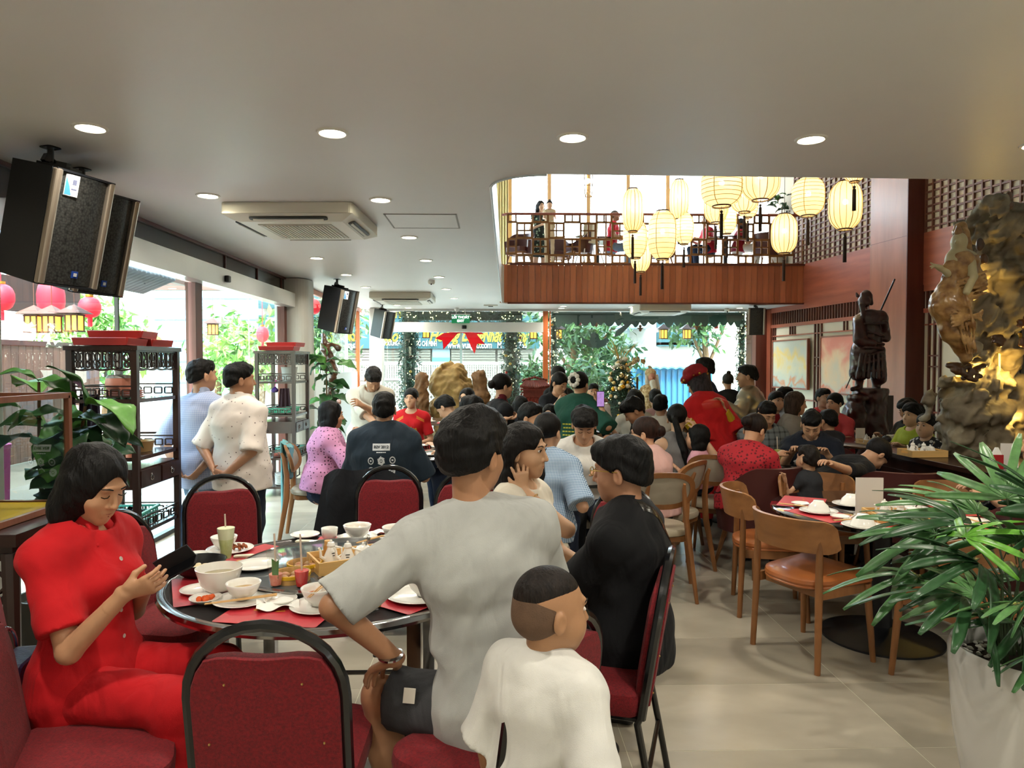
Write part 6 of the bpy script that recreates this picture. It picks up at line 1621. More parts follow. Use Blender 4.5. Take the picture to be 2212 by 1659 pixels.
# things on the counter
CZ = .852
trayset(Zp(1992, 985, CZ), R(2), 'at the end of the rosewood counter', 1.1)
tcard(Zp(2180, 1010, CZ), R(-10), 'white menu card standing on the rosewood counter', .12, .17)
t = thing('tissue_box', 'red and white napkin packet standing on the rosewood counter', 'tissue packet', Zp(2152, 1012, CZ), R(-8))
MB().box((0, 0, .05), (.07, .05, .10)).build('packet', mat('packet_red', 'a51c22', .5), t); MB().box((0, 0, .125), (.055, .035, .05), taper=.35).build('tissue', nap, t)
# on the shelves
SX = -2.61
def stackplates(x, y, z, n, c, lab, r_=.10, sp=.012, grp=None):
    m = mat('tray_'+c, c, .4); me = MB().lathe([(.0001, 0), (r_*.8, 0), (r_, .012), (r_*.96, .012), (r_*.78, .003), (.0001, .003)], 28).mesh('plate', m)
    for i in range(n):
        o = put('serving_plate', me, loc=(x, y, z+i*sp)); tag(o, lab % ('lowest', 'second', 'third', 'fourth', 'fifth', 'sixth', 'seventh', 'eighth', 'ninth', 'tenth')[i], 'plate', grp)
stackplates(SX+.06, 5.0, 1.361, 4, 'c98470', 'coral serving tray, %s of the stack on the near shelf', .13, .014, 'coral trays')
t = thing('rice_cooker_pot', 'coral pot with grey lid on top of the tray stack on the near shelf', 'pot', (SX+.06, 4.93, 1.42)); MB().lathe([(.0001, 0), (.075, 0), (.085, .04), (.08, .08), (.0001, .08)], 24).build('pot_body', mat('tray_c98470', 'c98470', .4), t); MB().lathe([(.082, .08), (.07, .10), (.0001, .105)], 24).build('lid', mat('grey_lid', '8f8a84', .4), t)
def basin(x, y, z, w_, d, h, c, lab, rz=0):
    t = thing('plastic_basket', lab, 'basket', (x, y, z), rz); m = mat('basket_'+c, c, .4); a, b = w_/2, d/2
    f = MB()
    for i in range(11):
        q = -a+w_*i/10
        for s in (-1, 1): f.box((q*.97, s*b*.97, h/2), (.006, .006, h))
    for i in range(8):
        q = -b+d*i/7
        for s in (-1, 1): f.box((s*a*.97, q*.97, h/2), (.006, .006, h))
    for k in range(1, 4):
        z_ = h*k/4
        for s in (-1, 1): f.box((0, s*b*.97, z_), (w_, .005, .006)).box((s*a*.97, 0, z_), (.005, d, .006))
    f.build('mesh_sides', m, t, kind='stuff'); MB().rbox((0, 0, .006), (w_*.96, d*.96, .012), .03).build('basket_bottom', m, t)
    r_ = MB()
    for s in (-1, 1): r_.box((0, s*b, h), (w_+.02, .02, .014)).box((s*a, 0, h), (.02, d+.02, .014))
    r_.build('rim', m, t); g = random.Random(int(x*99+y*9)); k = MB()
    for i in range(14): k.box((g.uniform(-a*.7, a*.7), g.uniform(-b*.7, b*.7), h*.75+g.uniform(-.02, .03)), (.12, .035, .008), rot=(g.uniform(-.5, .5), g.uniform(-.5, .5), g.uniform(0, 3)))
    k.build('cutlery', mat('black_cutlery', '17171a', .25), t, kind='stuff'); return t
basin(SX+.04, 5.05, .459, .30, .34, .11, '4fa898', 'turquoise plastic basket of black cutlery on the near shelf', .1)
basin(SX-.05, 4.98, .120, .26, .3, .10, '4fa89a', 'turquoise plastic basket on the lowest board of the near shelf')
basin(SX+.02, 8.86, 1.0-.0, .30, .36, .05, '45b08c', 'green plastic tray basket in the middle of the far shelf')
basin(SX+.06, 9.0, .47, .28, .34, .08, '4fa899', 'turquoise basket of cutlery low on the far shelf')
for k, (x, y, l) in enumerate(((SX+.07, 4.98, 'tan oval plastic food tub, near one on the near shelf'), (SX+.07, 5.2, 'tan oval plastic food tub, far one on the near shelf'))):
    t = thing('food_tub', l, 'tub', (x, y, 0.968)); MB().lathe([(.0001, 0), (.07, 0), (.085, .07), (.088, .075), (.082, .072), (.067, .006), (.0001, .006)], 24, sc=(1, 1.2)).build('tub_body', mat('tan_plastic', 'a8875a', .4), t)
t = thing('plastic_cup', 'coral plastic tumbler on the near shelf beside the tan tubs', 'cup', (SX+.17, 4.85, 0.968)); MB().lathe([(.0001, 0), (.028, 0), (.036, .12), (.034, .12), (.026, .004), (.0001, .004)], 18).build('cup_body', mat('tray_c98470', 'c98470', .4), t)
stackplates(SX+.05, 8.74, .125, 9, 'dedfda', 'white plate, %s from below in the stack on the far shelf', .10, .016, 'white plates stacked on the far shelf')
stackplates(SX+.05, 8.74, .47, 3, 'd07e68', 'coral tray, %s of the pile on the far shelf', .12, .014, 'coral trays on the far shelf')
t = thing('thermos_jug', 'steel thermos jug on the bottom board of the far shelf', 'jug', (SX+.08, 8.98, .125)); MB().lathe([(.0001, 0), (.06, 0), (.065, .08), (.05, .17), (.035, .22), (.04, .24), (.0001, .25)], 24).build('jug_body', steel, t); MB().tube([(.05, 0, .18), (.10, 0, .17), (.10, 0, .08), (.062, 0, .06)], .008, 6).build('handle', black_pl, t); MB().ball((0, 0, .255), .018).build('lid_knob', black_pl, t)
t = thing('plastic_bin', 'grey translucent bucket on the top board of the far shelf', 'bucket', (SX+.06, 9.0, 1.385)); MB().lathe([(.0001, 0), (.08, 0), (.10, .17), (.095, .17), (.075, .006), (.0001, .006)], 24).build('bucket_body', mat('grey_translucent', 'b9bcba', .4), t)
t = thing('incense_vase', 'small purple vase with pink flower hanging at the far shelf side', 'vase', (SX+.0, 8.60, 1.25)); MB().lathe([(.0001, 0), (.03, .005), (.045, .03), (.03, .05), (.014, .06), (.018, .07), (.0001, .07)], 18).build('vase_body', mat('purple_glaze', '3b2366', .2), t); MB().tube([(0, 0, .06), (.01, 0, .14), (0, 0, .17)], [.004, .006, .002], 6).ball((.012, 0, .13), (.014, .01, .02), 8, 5).build('flower', mat('pink_flower', 'd0509c', .5), t)
def towel(x, y, z, w_, h, c, lab, rz=0, w2=None):
    t = MB().grid(lambda u, v: ((u-.5)*w_*(1-.25*v), .012*math.sin(u*17)*(1-v*.3)-.004, -(1-v)*h), 16, 8, thick=.006).build('towel', cloth('towel_'+c, c, bump=.6, bs=120)); t.location = (x, y, z); t.rotation_euler = (0, 0, rz); return tag(t, lab, 'towel')
towel(-2.52, 4.88, 1.38, .2, .34, '5d7f6f', 'green ribbed towel hanging on the near shelf side')
towel(-2.72, 4.88, 1.39, .17, .46, '221826', 'dark purple cloth hanging on the near shelf side')
towel(-2.50, 8.62, 1.30, .14, .22, '2e1c22', 'dark maroon cloth hanging on the far shelf side')
rd = mat('red_lacquer_tray', 'a5302c', .4)
def redtray(x, y, z, w_, d, rz, lab):
    t = thing('red_tray', lab, 'tray', (x, y, z), rz, 'red lacquer trays on the shelves'); MB().box((0, 0, .006), (w_, d, .012)).build('tray_bottom', rd, t)
    for s in (-1, 1): MB().box((0, s*d/2, .025), (w_, .012, .05), rot=(s*-.3, 0, 0)).build('side', rd, t); MB().box((s*w_/2, 0, .025), (.012, d, .05), rot=(0, s*.3, 0)).build('side', rd, t)
    return t
redtray(SX, 4.95, 1.722, .34, .30, .05, 'red lacquer tray, left lower one on top of the near shelf'); redtray(SX+.02, 5.3, 1.722, .34, .28, -.06, 'red lacquer tray, right lower one on top of the near shelf'); redtray(SX+.01, 5.10, 1.775, .34, .28, .1, 'red lacquer tray, topmost one on the near shelf')
redtray(SX, 8.8, 1.757, .4, .34, .05, 'red lacquer tray, lower one on top of the far shelf'); redtray(SX+.02, 9.0, 1.81, .36, .3, -.1, 'red lacquer tray, upper one on top of the far shelf')
# ============================================================ lanterns, loudspeakers, plants, carvings
def lantern_shade_mat():
    m = bpy.data.materials.new('paper_shade'); m.use_nodes = True; n = m.node_tree.nodes; l = m.node_tree.links; n.clear()
    o = n.new('ShaderNodeOutputMaterial'); tr = n.new('ShaderNodeBsdfTranslucent'); df = n.new('ShaderNodeBsdfDiffuse'); em = n.new('ShaderNodeEmission'); tp = n.new('ShaderNodeBsdfTransparent')
    for q in (tr, df): q.inputs[0].default_value = lin('f6e3b6')
    em.inputs[0].default_value = lin('f3d68a'); em.inputs[1].default_value = .22
    a = n.new('ShaderNodeMixShader'); a.inputs[0].default_value = .5; l.new(tr.outputs[0], a.inputs[1]); l.new(df.outputs[0], a.inputs[2])
    b = n.new('ShaderNodeAddShader'); l.new(a.outputs[0], b.inputs[0]); l.new(em.outputs[0], b.inputs[1])
    c = n.new('ShaderNodeMixShader'); c.inputs[0].default_value = .1; l.new(b.outputs[0], c.inputs[1]); l.new(tp.outputs[0], c.inputs[2]); l.new(c.outputs[0], o.inputs[0])
    return m
shade_m = lantern_shade_mat(); rib_m = mat('lantern_rib', 'b98a3c', .6); bulb_m = mat('bulb', 'fff0c0', .4, emit=30); tas_m = mat('tassel_brown', '2a1712', .8, bump=.6, bs=90); rim_m = mat('lantern_rim', '3a1a12', .5)
def plantern(px, py, wp, hp, D, ring, lab):
    p = W(px, py, D); r_, h = wp/1540*D/2, hp/1540*D/2
    t = thing('paper_lantern', lab, 'lantern', p, 0, 'pale paper lanterns hanging in the void')
    def pr(k=16, e=.42): return [(max(r_*.42, r_*(max(0, 1-abs(2*i/k-1)**3.2))**e), h*(2*i/k-1)) for i in range(k+1)]
    P_ = pr(); MB().lathe(P_, 32, cap0=False, cap1=False).build('shade', shade_m, t)
    m = MB()
    if ring:
        for i in range(1, 10):
            z = h*(2*i/10-1); rr = r_*(max(0, 1-abs(2*i/10-1)**3.2))**.42; m.tube([(rr*1.005*math.cos(a), rr*1.005*math.sin(a), z) for a in [k*PI/14 for k in range(28)]], .004, 4, closed=True)
        for k in range(4):
            a = k*PI/2+.9; m.tube([(x*1.01*math.cos(a), x*1.01*math.sin(a), z) for x, z in P_], .005, 4)
    else:
        for k in range(16):
            a = k*PI/8; m.tube([(x*1.005*math.cos(a), x*1.005*math.sin(a), z) for x, z in P_], .004 if k % 4 else .006, 4)
    m.build('ribs', rib_m, t, kind='stuff')
    for s in (-1, 1): MB().lathe([(r_*.45, -.012), (r_*.47, 0), (r_*.45, .012)], 24, c=(0, 0, s*h), cap0=False, cap1=False).build('rim', rim_m, t)
    MB().ball((0, 0, h*.15), .035, 10, 8).build('bulb', bulb_m, t)
    MB().tube([(0, 0, h), (0, 0, 6.7-p.z)], .004, 4).build('cord', tas_m, t)
    tl = .16+h*.5
    MB().tube([(0, 0, -h-.05), (0, 0, -h)], .003, 4).ball((0, 0, -h-.07), .02, 8, 6).lathe([(.0001, -h-.08), (.022, -h-.10), (.024, -h-.12-tl), (.0001, -h-.12-tl)], 10).build('tassel', tas_m, t)
    l = bpy.data.lights.new('lantern_bulb', 'POINT'); l.energy = 5; l.color = (1, .88, .64); l.shadow_soft_size = .05
    o = bpy.data.objects.new('lantern_bulb', l); C.objects.link(o); o.location = (0, 0, h*.15); o.parent = t
for q in ((1367, 454, 46, 91, 12, 0, 'upright ribbed paper lantern, leftmost and highest of the cluster'), (1467, 431, 42, 84, 13, 0, 'tall ribbed paper lantern behind the round ringed one'),
          (1431, 508, 61, 103, 11, 1, 'large ringed paper lantern hanging lowest in the middle'), (1478, 494, 40, 67, 13, 1, 'small ringed paper lantern right of the large ringed one'),
          (1372, 516, 52, 82, 12.6, 1, 'ringed paper lantern half behind the leftmost upright one'), (1384, 550, 43, 74, 13.2, 0, 'lowest paper lantern at left, with tassel before the fascia'),
          (1559, 402, 88, 86, 9, 1, 'widest ringed paper lantern, cut by the ceiling edge'), (1643, 388, 80, 88, 9.5, 0, 'wide ribbed paper lantern cut by the ceiling edge'),
          (1547, 440, 52, 82, 12, 0, 'ribbed paper lantern under the widest ringed one'), (1571, 470, 40, 70, 12.6, 1, 'small ringed paper lantern under the widest one'),
          (1608, 425, 57, 66, 10.8, 0, 'paper lantern tucked between the two widest ones'), (1616, 440, 43, 60, 12, 1, 'small paper lantern tucked behind the wide pair'),
          (1694, 505, 54, 84, 11, 0, 'ribbed paper lantern in front of the balcony plant pot'), (1746, 425, 68, 82, 10, 1, 'ringed paper lantern beside the lattice wall'),
          (1826, 444, 68, 103, 9.5, 0, 'tall ribbed paper lantern farthest right'), (1846, 362, 46, 60, 9, 0, 'paper lantern mostly above the ceiling edge, only its tassel low')): plantern(*q)
# loudspeakers
grille_m = mat('speaker_grille', '4a4b4a', .35, .5, vmode='voronoi', vs=75, col2='141516'); bronze = mat('bronze_strip', 'a3978a', .3, .8); spk = mat('speaker_black', '0b0e14', .55)
def speaker(p, rz, pitch, lab, s=1.0, cordz=None, logo=True, roll=0):
    t = thing('loudspeaker', lab, 'loudspeaker', p, rz, 'black loudspeakers hung from the ceiling'); t.scale = (s,)*3
    M = Matrix.Translation((0, 0, -.46)) @ Matrix.Rotation(pitch, 4, 'X') @ Matrix.Rotation(roll, 4, 'Y')
    w_, d, h = .40, .40, .66
    MB().prism([(-w_/2, -d/2+.03), (w_/2, -d/2+.03), (w_/2*.72, d/2), (-w_/2*.72, d/2)], h, M=M @ Matrix.Translation((0, 0, -h/2))).build('cabinet', spk, t)
    def f(u, v): a = (u-.5); return (a*(w_-.05)*1+.012, -d/2+.03-.035*math.cos(a*PI*.9), (v-.5)*(h-.03))
    g = MB().grid(f, 12, 2, M=M, thick=.006).build('front_grille', grille_m, t)
    for sx in (-1, 1): MB().rbox((sx*(w_/2-.022), -d/2+.012, 0), (.045, .045, h-.01), .015, M=M).build('side_strip', bronze, t)
    MB().box((0, -d/2+.02, h/2-.005), (w_-.01, .05, .012), M=M).box((0, -d/2+.02, -h/2+.005), (w_-.01, .05, .012), M=M).build('edge_strip', spk, t, kind='stuff')
    if logo:
        lg = MB().box((.02, -d/2-.008, -h*.38), (.04, .006, .04), M=M).build('blue_badge', mat('badge_blue', '1d3f8f', .3), t)
        MB().box((.02, -d/2-.013, -h*.38), (.02, .003, .02), M=M).build('badge_mark', silver_m, lg)
        st = MB().box((-.09, -d/2+.0, h*.38), (.075, .006, .12), rot=(0, 0, -.25), M=M).build('sticker', mat('sticker_white', 'e2e4e6', .4), t)
        MB().prism([(-.036, -.055), (.0, -.055), (-.012, -.01), (-.03, .03), (-.036, .05)], .002, M=M @ Matrix.Translation((-.09, -d/2-.003, h*.38)) @ Matrix.Rotation(-.25, 4, 'Z') @ Matrix.Rotation(PI/2, 4, 'X')).build('sticker_swirl', mat('sticker_blue', '3d7fb8', .4), st)
        MB().box((-.078, -d/2-.006, h*.41), (.022, .002, .03), rot=(0, 0, -.25), M=M).box((-.078, -d/2-.006, h*.35), (.03, .002, .008), rot=(0, 0, -.25), M=M).build('sticker_print', mat('sticker_print', '5b5f78', .5), st)
    MB().tube([(0, 0, 0), (0, 0, -.10)], .018, 8).rbox((0, 0, -.004), (.09, .09, .008), .02).ball((0, 0, -.11), .03, 10, 8).box((0, .0, -.09), (.10, .03, .05), rot=(0, .5, 0)).build('bracket', blk_m, t)
    MB().box((0, .02, h/2+.012), (.08, .26, .02), M=M).box((0, 0, h/2+.03), (.03, .10, .03), M=M).build('mount_plate', blk_m, t)
c0 = Zp(162, 318, H); speaker((c0.x-.14, c0.y, H), R(72), R(14), 'large black loudspeaker hung at upper left, with white sticker', .98)
speaker((c0.x-.22, c0.y+.46, H), R(72), R(14), 'large black loudspeaker just behind the first one at upper left', .98)
speaker((W(728, 605, 10.7).x, 10.7, H), R(62), R(13), 'black loudspeaker hung by the grey column above the second shelf', .98)
speaker((W(826, 672, 15.3).x, 15.3, H), R(58), R(13), 'black loudspeaker hung at the far left corner by the banner', .88, logo=False)
speaker((W(1632, 690, 15.2).x, 15.2, H+.05), R(-12), R(6), 'black loudspeaker hung at the far right by the wooden pillar', .86, logo=False)
# potted plants
figm = [mat('fig_leaf_%d' % i, c, .42, var=.18, vs=6, spec=.35) for i, c in enumerate(('3c6a2e', '2a4f28', '578a3c', '1e3d22'))]
def leafmesh(seed, wd=.30, m=None):
    g = random.Random(seed); ph = g.uniform(0, 6)
    def f(u, v):
        w_ = wd*(math.sin(PI*min(1, v**.85)))**.7*(1+.12*math.sin(v*14+ph))*(.75+.5*v) if 0 < v < 1 else .0
        x = (u-.5)*2*w_; return (x, v, .10*math.sin(v*PI)*1-abs(x)*-.35+.025*math.sin(v*13+u*5+ph)-.22*v*v)
    return MB().grid(f, 6, 14, thick=.008).mesh('leaf', m or figm[seed % 4])
figs = [leafmesh(i) for i in range(4)]
def leaf_at(t, a, b, me, roll=0, nm='leaf'):
    a, b = Vector(a), Vector(b); d = b-a; L = d.length; M = frame_rot(d).to_4x4() @ Matrix.Rotation(roll, 4, 'Y')
    o = put(nm, me, t); o.matrix_local = Matrix.Translation(a) @ M @ Matrix.Diagonal((L, L, L, 1)); return o
def fig(base, stems, leaves, lab, n_rand, box, seed, L=.26, pot='3a3a38'):
    t = thing('fiddle_leaf_fig', lab, 'plant', base); g = random.Random(seed); B = Vector(base)
    MB().lathe([(.0001, 0), (.14, 0), (.18, .32), (.165, .32), (.15, .28), (.0001, .28)], 28).build('pot', mat('pot_'+pot, pot, .5), t)
    m = MB()
    for s in stems: m.tube([Vector(p)-B for p in s], [.014, .011, .008][:len(s)] if len(s) < 4 else .01, 6)
    m.build('stem', bark, t, kind='stuff')
    for k, (a, b) in enumerate(leaves): leaf_at(t, Vector(a)-B, Vector(b)-B, figs[k % 4], g.uniform(-.4, .4))
    for k in range(n_rand):
        a = Vector([g.uniform(box[i][0], box[i][1]) for i in range(3)])-B; an = g.uniform(0, 2*PI); d = Vector((math.cos(an), math.sin(an), g.uniform(-.6, .5)))*L*g.uniform(.7, 1.1)
        leaf_at(t, a, a+d, figs[g.choice((0, 1, 1, 3))], g.uniform(-.8, .8))
    return t
D_ = 3.95; w3d = lambda x, y, dd=0: W(x, y, D_+dd)
fig((-2.45, 4.0, 0), [[(-2.47, 4.0, .28), w3d(85, 1000), w3d(84, 825)], [(-2.43, 4.0, .28), w3d(165, 1010), w3d(184, 878)], [(-2.45, 4.02, .28), w3d(120, 1000, .1), w3d(130, 900, .1)]],
    [(w3d(84, 823), w3d(0, 795, -.1)), (w3d(187, 877), w3d(127, 779, -.05)), (w3d(187, 872), w3d(296, 907, -.1)), (w3d(177, 903), w3d(274, 936, -.12)), (w3d(171, 865), w3d(92, 837, -.1)), (w3d(150, 903), w3d(66, 885, -.15)), (w3d(120, 920), w3d(108, 1030, -.2)),
     (w3d(158, 930), w3d(204, 975, -.2)), (w3d(186, 945), w3d(232, 968, -.1)), (w3d(90, 905), w3d(14, 918, -.1)), (w3d(45, 880), w3d(-20, 876, -.05)), (w3d(150, 1000), w3d(132, 1052, -.1)), (w3d(86, 820), w3d(150, 842, -.05)), (w3d(120, 940), w3d(60, 985, -.1)), (w3d(84, 850), w3d(40, 812, .15))],
    'large fiddle leaf fig at the left edge behind the woman in red', 26, ((w3d(60, 900).x, w3d(190, 900).x), (3.85, 4.15), (W(0, 1080, 4).z, W(0, 900, 4).z)), 3)
D_ = 10.3
fig((W(712, 785, 10.3).x, 10.3, 0), [[w3d(712, 1000), w3d(706, 860), w3d(704, 760)]], [(w3d(705, 770), w3d(700, 742)), (w3d(705, 780), w3d(738, 775)), (w3d(700, 800), w3d(680, 760, -.1))],
    'fiddle leaf fig between the far shelf and the corner glass', 46, ((w3d(688, 900).x, w3d(728, 900).x), (10.15, 10.45), (W(0, 980, 10.3).z, W(0, 770, 10.3).z)), 5, .27)
fig((W(1682, 560, 15.6).x, 15.6, H2), [[W(1690, 540, 15.6), W(1688, 480, 15.6), W(1690, 440, 15.6)]], [], 'fiddle leaf fig in a pale pot on the balcony behind the railing', 26, ((W(1668, 450, 15.6).x, W(1700, 450, 15.6).x), (15.4, 15.8), (W(0, 500, 15.6).z, W(0, 410, 15.6).z)), 6, .22, 'b9b3a6')
# lady palm in the white pot
pot = Vector((1.86, 2.36, 0)); pt_ = thing('potted_palm', 'lady palm with glossy fans in a big white pot at the lower right', 'plant', pot)
MB().lathe([(.0001, 0), (.17, 0), (.20, .05), (.245, .3), (.262, .52), (.265, .60), (.255, .625), (.24, .62), (.235, .56), (.0001, .555)], 56).build('pot', mat('white_glazed_pot', 'c9c8c4', .22, coat=.4, var=.04, vs=4), pt_)
MB().lathe([(.0001, .565), (.236, .56)], 32).build('soil', mat('soil', '2b1d14', .9, bump=.9, bs=40), pt_)
g = random.Random(4); m = MB()
for i in range(150):
    a, r_ = g.uniform(0, 6.3), .225*g.uniform(.35, 1)**.6; m.ball((r_*math.cos(a), r_*math.sin(a), .568), (g.uniform(.007, .012), g.uniform(.006, .010), .005), 6, 4, rot=(0, 0, a))
m.build('white_pebbles', mat('white_pebble', 'cfccc4', .6), pt_, kind='stuff')
palm = [mat('palm_leaf_%d' % i, c, .32, var=.25, vs=9, spec=.5) for i, c in enumerate(('3f6a3a', '2c4f2e', '5d8a52', '5f9a35'))]
def fanmesh(seed, n):
    g = random.Random(seed); m = MB()
    for k in range(n):
        a = (k/(n-1)-.5)*R(190)+g.uniform(-.08, .08); L = 1*g.uniform(.8, 1.05)*(1-.18*abs(k/(n-1)-.5)); dr = g.uniform(.45, .95); wd = g.uniform(.045, .065)
        def f(u, v, a=a, L=L, dr=dr, wd=wd):
            w_ = wd*min(1, v*5)**.7*(1 if v < .86 else max(.35, (1-v)/.14)); x = (u-.5)*2*w_; s = L*v
            return (x*math.cos(a)+s*math.sin(a)*1, s*math.cos(a)-x*math.sin(a), -dr*v**1.8*L*.8+abs(u-.5)*2*w_*.35)
        m.grid(f, 4, 10, thick=.006)
    return m
fans = [fanmesh(i, 7+i % 3).mesh('fan_leaf', palm[i % 4]) for i in range(6)]
def fan(a, hub, L, me, roll=0):
    a, hub = Vector(a), Vector(hub); d = hub-a; d.z *= .25; d.normalize()
    o = put('fan_leaf', me, pt_); o.matrix_local = Matrix.Translation(hub) @ frame_rot(d+Vector((0, 0, .15))).to_4x4() @ Matrix.Rotation(roll, 4, 'Y') @ Matrix.Diagonal((L, L, L, 1))
stem = MB(); k = 0
for ring_, n, zz, rr in ((0, 7, 1.03, .27), (1, 9, .94, .34), (2, 9, .83, .34), (3, 7, .73, .25), (4, 4, 1.10, .12)):
    for i in range(n):
        a = 2*PI*i/n+ring_*.6+g.uniform(-.25, .25); r_ = rr*g.uniform(.7, 1.1); hub = Vector((r_*math.cos(a), r_*math.sin(a), zz+g.uniform(-.05, .05))); b = Vector((.10*math.cos(a+.5), .10*math.sin(a+.5), .56))
        stem.tube([b, b*.5+hub*.5+Vector((-math.cos(a)*.05, -math.sin(a)*.05, .05)), hub], [.007, .005, .0035], 5); fan(b, hub, g.uniform(.24, .32), fans[k % 6 if k % 6 != 3 else 1], g.uniform(-.35, .35)); k += 1
stem.build('stems', mat('palm_stem', '2f4022', .7), pt_, kind='stuff')
hb = W(2085, 1160, 2.2)-pot; fan(hb-Vector((.1, 0, .3)), hb, .20, fans[3], .2)
# carvings: signed distance fields with measured outlines and real depth
def vol(name, mt, parent, lo, hi, vox, build_fn, smooth=True):
    s = SDF(lo, hi, vox); build_fn(s); p, q = s.arrays(); me = np_mesh(name, [(p, q)], mt); return put(name, me, parent)
def mapper(cx, D, oz=0): 
    k = D/F; x0 = W(cx, 785, D).x
    def P(px, py, dy=0): 
        w_ = W(px, py, D); return np.array((w_.x-x0, dy, w_.z-oz))
    return P, x0
rosew = mat('carved_rosewood', '4f1c16', .32, var=.35, vs=9, coat=.25, bump=.2, bs=40, col2='260d0c')
P, x0 = mapper(1871, 9.0)
gy = thing('warrior_statue', 'dark rosewood statue of a bearded warrior in robes holding a long blade', 'statue', (x0, 9.0, 0))
def gyf(s):
    s.ell(P(1867, 651), (.072, .085, .085), k=.01); s.cap(P(1868, 638), P(1872, 636, .02), .055, .06, k=.02); s.cap(P(1851, 640, -.02), P(1848, 633, -.02), .018, .008, k=.01)
    s.cap(P(1858, 661, -.05), P(1856, 684, -.09), .035, .012, k=.02); s.cap(P(1878, 640, .03), P(1884, 655, .03), .05, .03, k=.02)
    s.ecap(P(1880, 688), P(1872, 765), (.16, .12), (.165, .13), (1, 0, 0), k=.03); s.cap(P(1856, 692), P(1902, 686), .075, .09, k=.03)
    s.cap(P(1850, 700, -.06), P(1846, 735, -.14), .075, .085, k=.03); s.cap(P(1846, 737, -.14), P(1872, 742, -.16), .06, .045, k=.02)
    s.cap(P(1905, 690), P(1909, 730, -.05), .07, .06, k=.03); s.cap(P(1909, 728), P(1900, 700, -.12), .05, .045, k=.02)
    s.cap(P(1858, 760, -.02), P(1848, 806, -.05), .125, .10, k=.04); s.cap(P(1892, 760, .0), P(1898, 815, 0), .11, .10, k=.04); s.cap(P(1842, 800, -.07), P(1856, 812, -.08), .06, .05, k=.02)
    s.cap(P(1857, 812), P(1855, 834, -.0), .055, .045, k=.02); s.cap(P(1893, 815), P(1893, 840), .055, .048, k=.02)
    s.cap(P(1850, 838, -.03), P(1834, 840, -.09), .035, .03, k=.02); s.cap(P(1893, 841), P(1888, 842, -.09), .036, .03, k=.02)
    for i in range(7): z = 700+i*17; s.cap(P(1856+6*math.sin(i*2), z, -.155), P(1896, z+12*math.sin(i), -.135), .014, .02, k=.008)
    for i in range(6): s.cap(P(1847+9*i, 765, -.15), P(1840+11*i, 814, -.15), .014, .026, k=.008)
    for i in range(5): s.cap(P(1908+2*math.sin(i*2), 705+22*i, .05), P(1912+3*math.sin(i), 716+22*i, .05), .03, .012, k=.012)
    s.cap(P(1906, 768, .03), P(1914, 758, .03), .015, .006, k=.01); s.noise(.005, 45, 3); s.noise(.002, 110, 4)
vol('figure', rosew, gy, P(1815, 860, 0)-(0, .35, 0), P(1925, 620, 0)+(0, .3, 0), .0085, gyf)
MB().tube([tuple(P(1819, 838, -.1)), tuple(P(1948, 600, .16))], [.007, .012], 6).build('blade_pole', mat('pole_black', '120c0b', .3), gy)
def gyb(s):
    s.ell(P(1836, 895, -.12), (.13, .15, .22), k=.02); s.ell(P(1842, 860, -.1), (.13, .14, .07), k=.03); s.ell(P(1832, 915, -.2), (.1, .08, .10), k=.02)
    s.ecap(P(1880, 850), P(1878, 1060), (.21, .2), (.24, .24), (1, 0, 0), k=.03); s.noise(.02, 25, 8); s.noise(.008, 70, 2)
vol('carved_base', rosew, gy, P(1810, 1065, 0)-(0, .45, 0), P(1925, 838, 0)+(0, .35, 0), .016, gyb)
MB().box(tuple((P(1880, 850)+P(1880, 1060))/2+(0.02, .05, 0)), (.40, .36, (P(0, 850)-P(0, 1060))[2])).build('plinth_block', dkw_z, gy)
bz = P(0, 1058)[2]; MB().box((.02, 0, bz/2), (.5, .5, bz)).build('stand', dkw_z, gy)
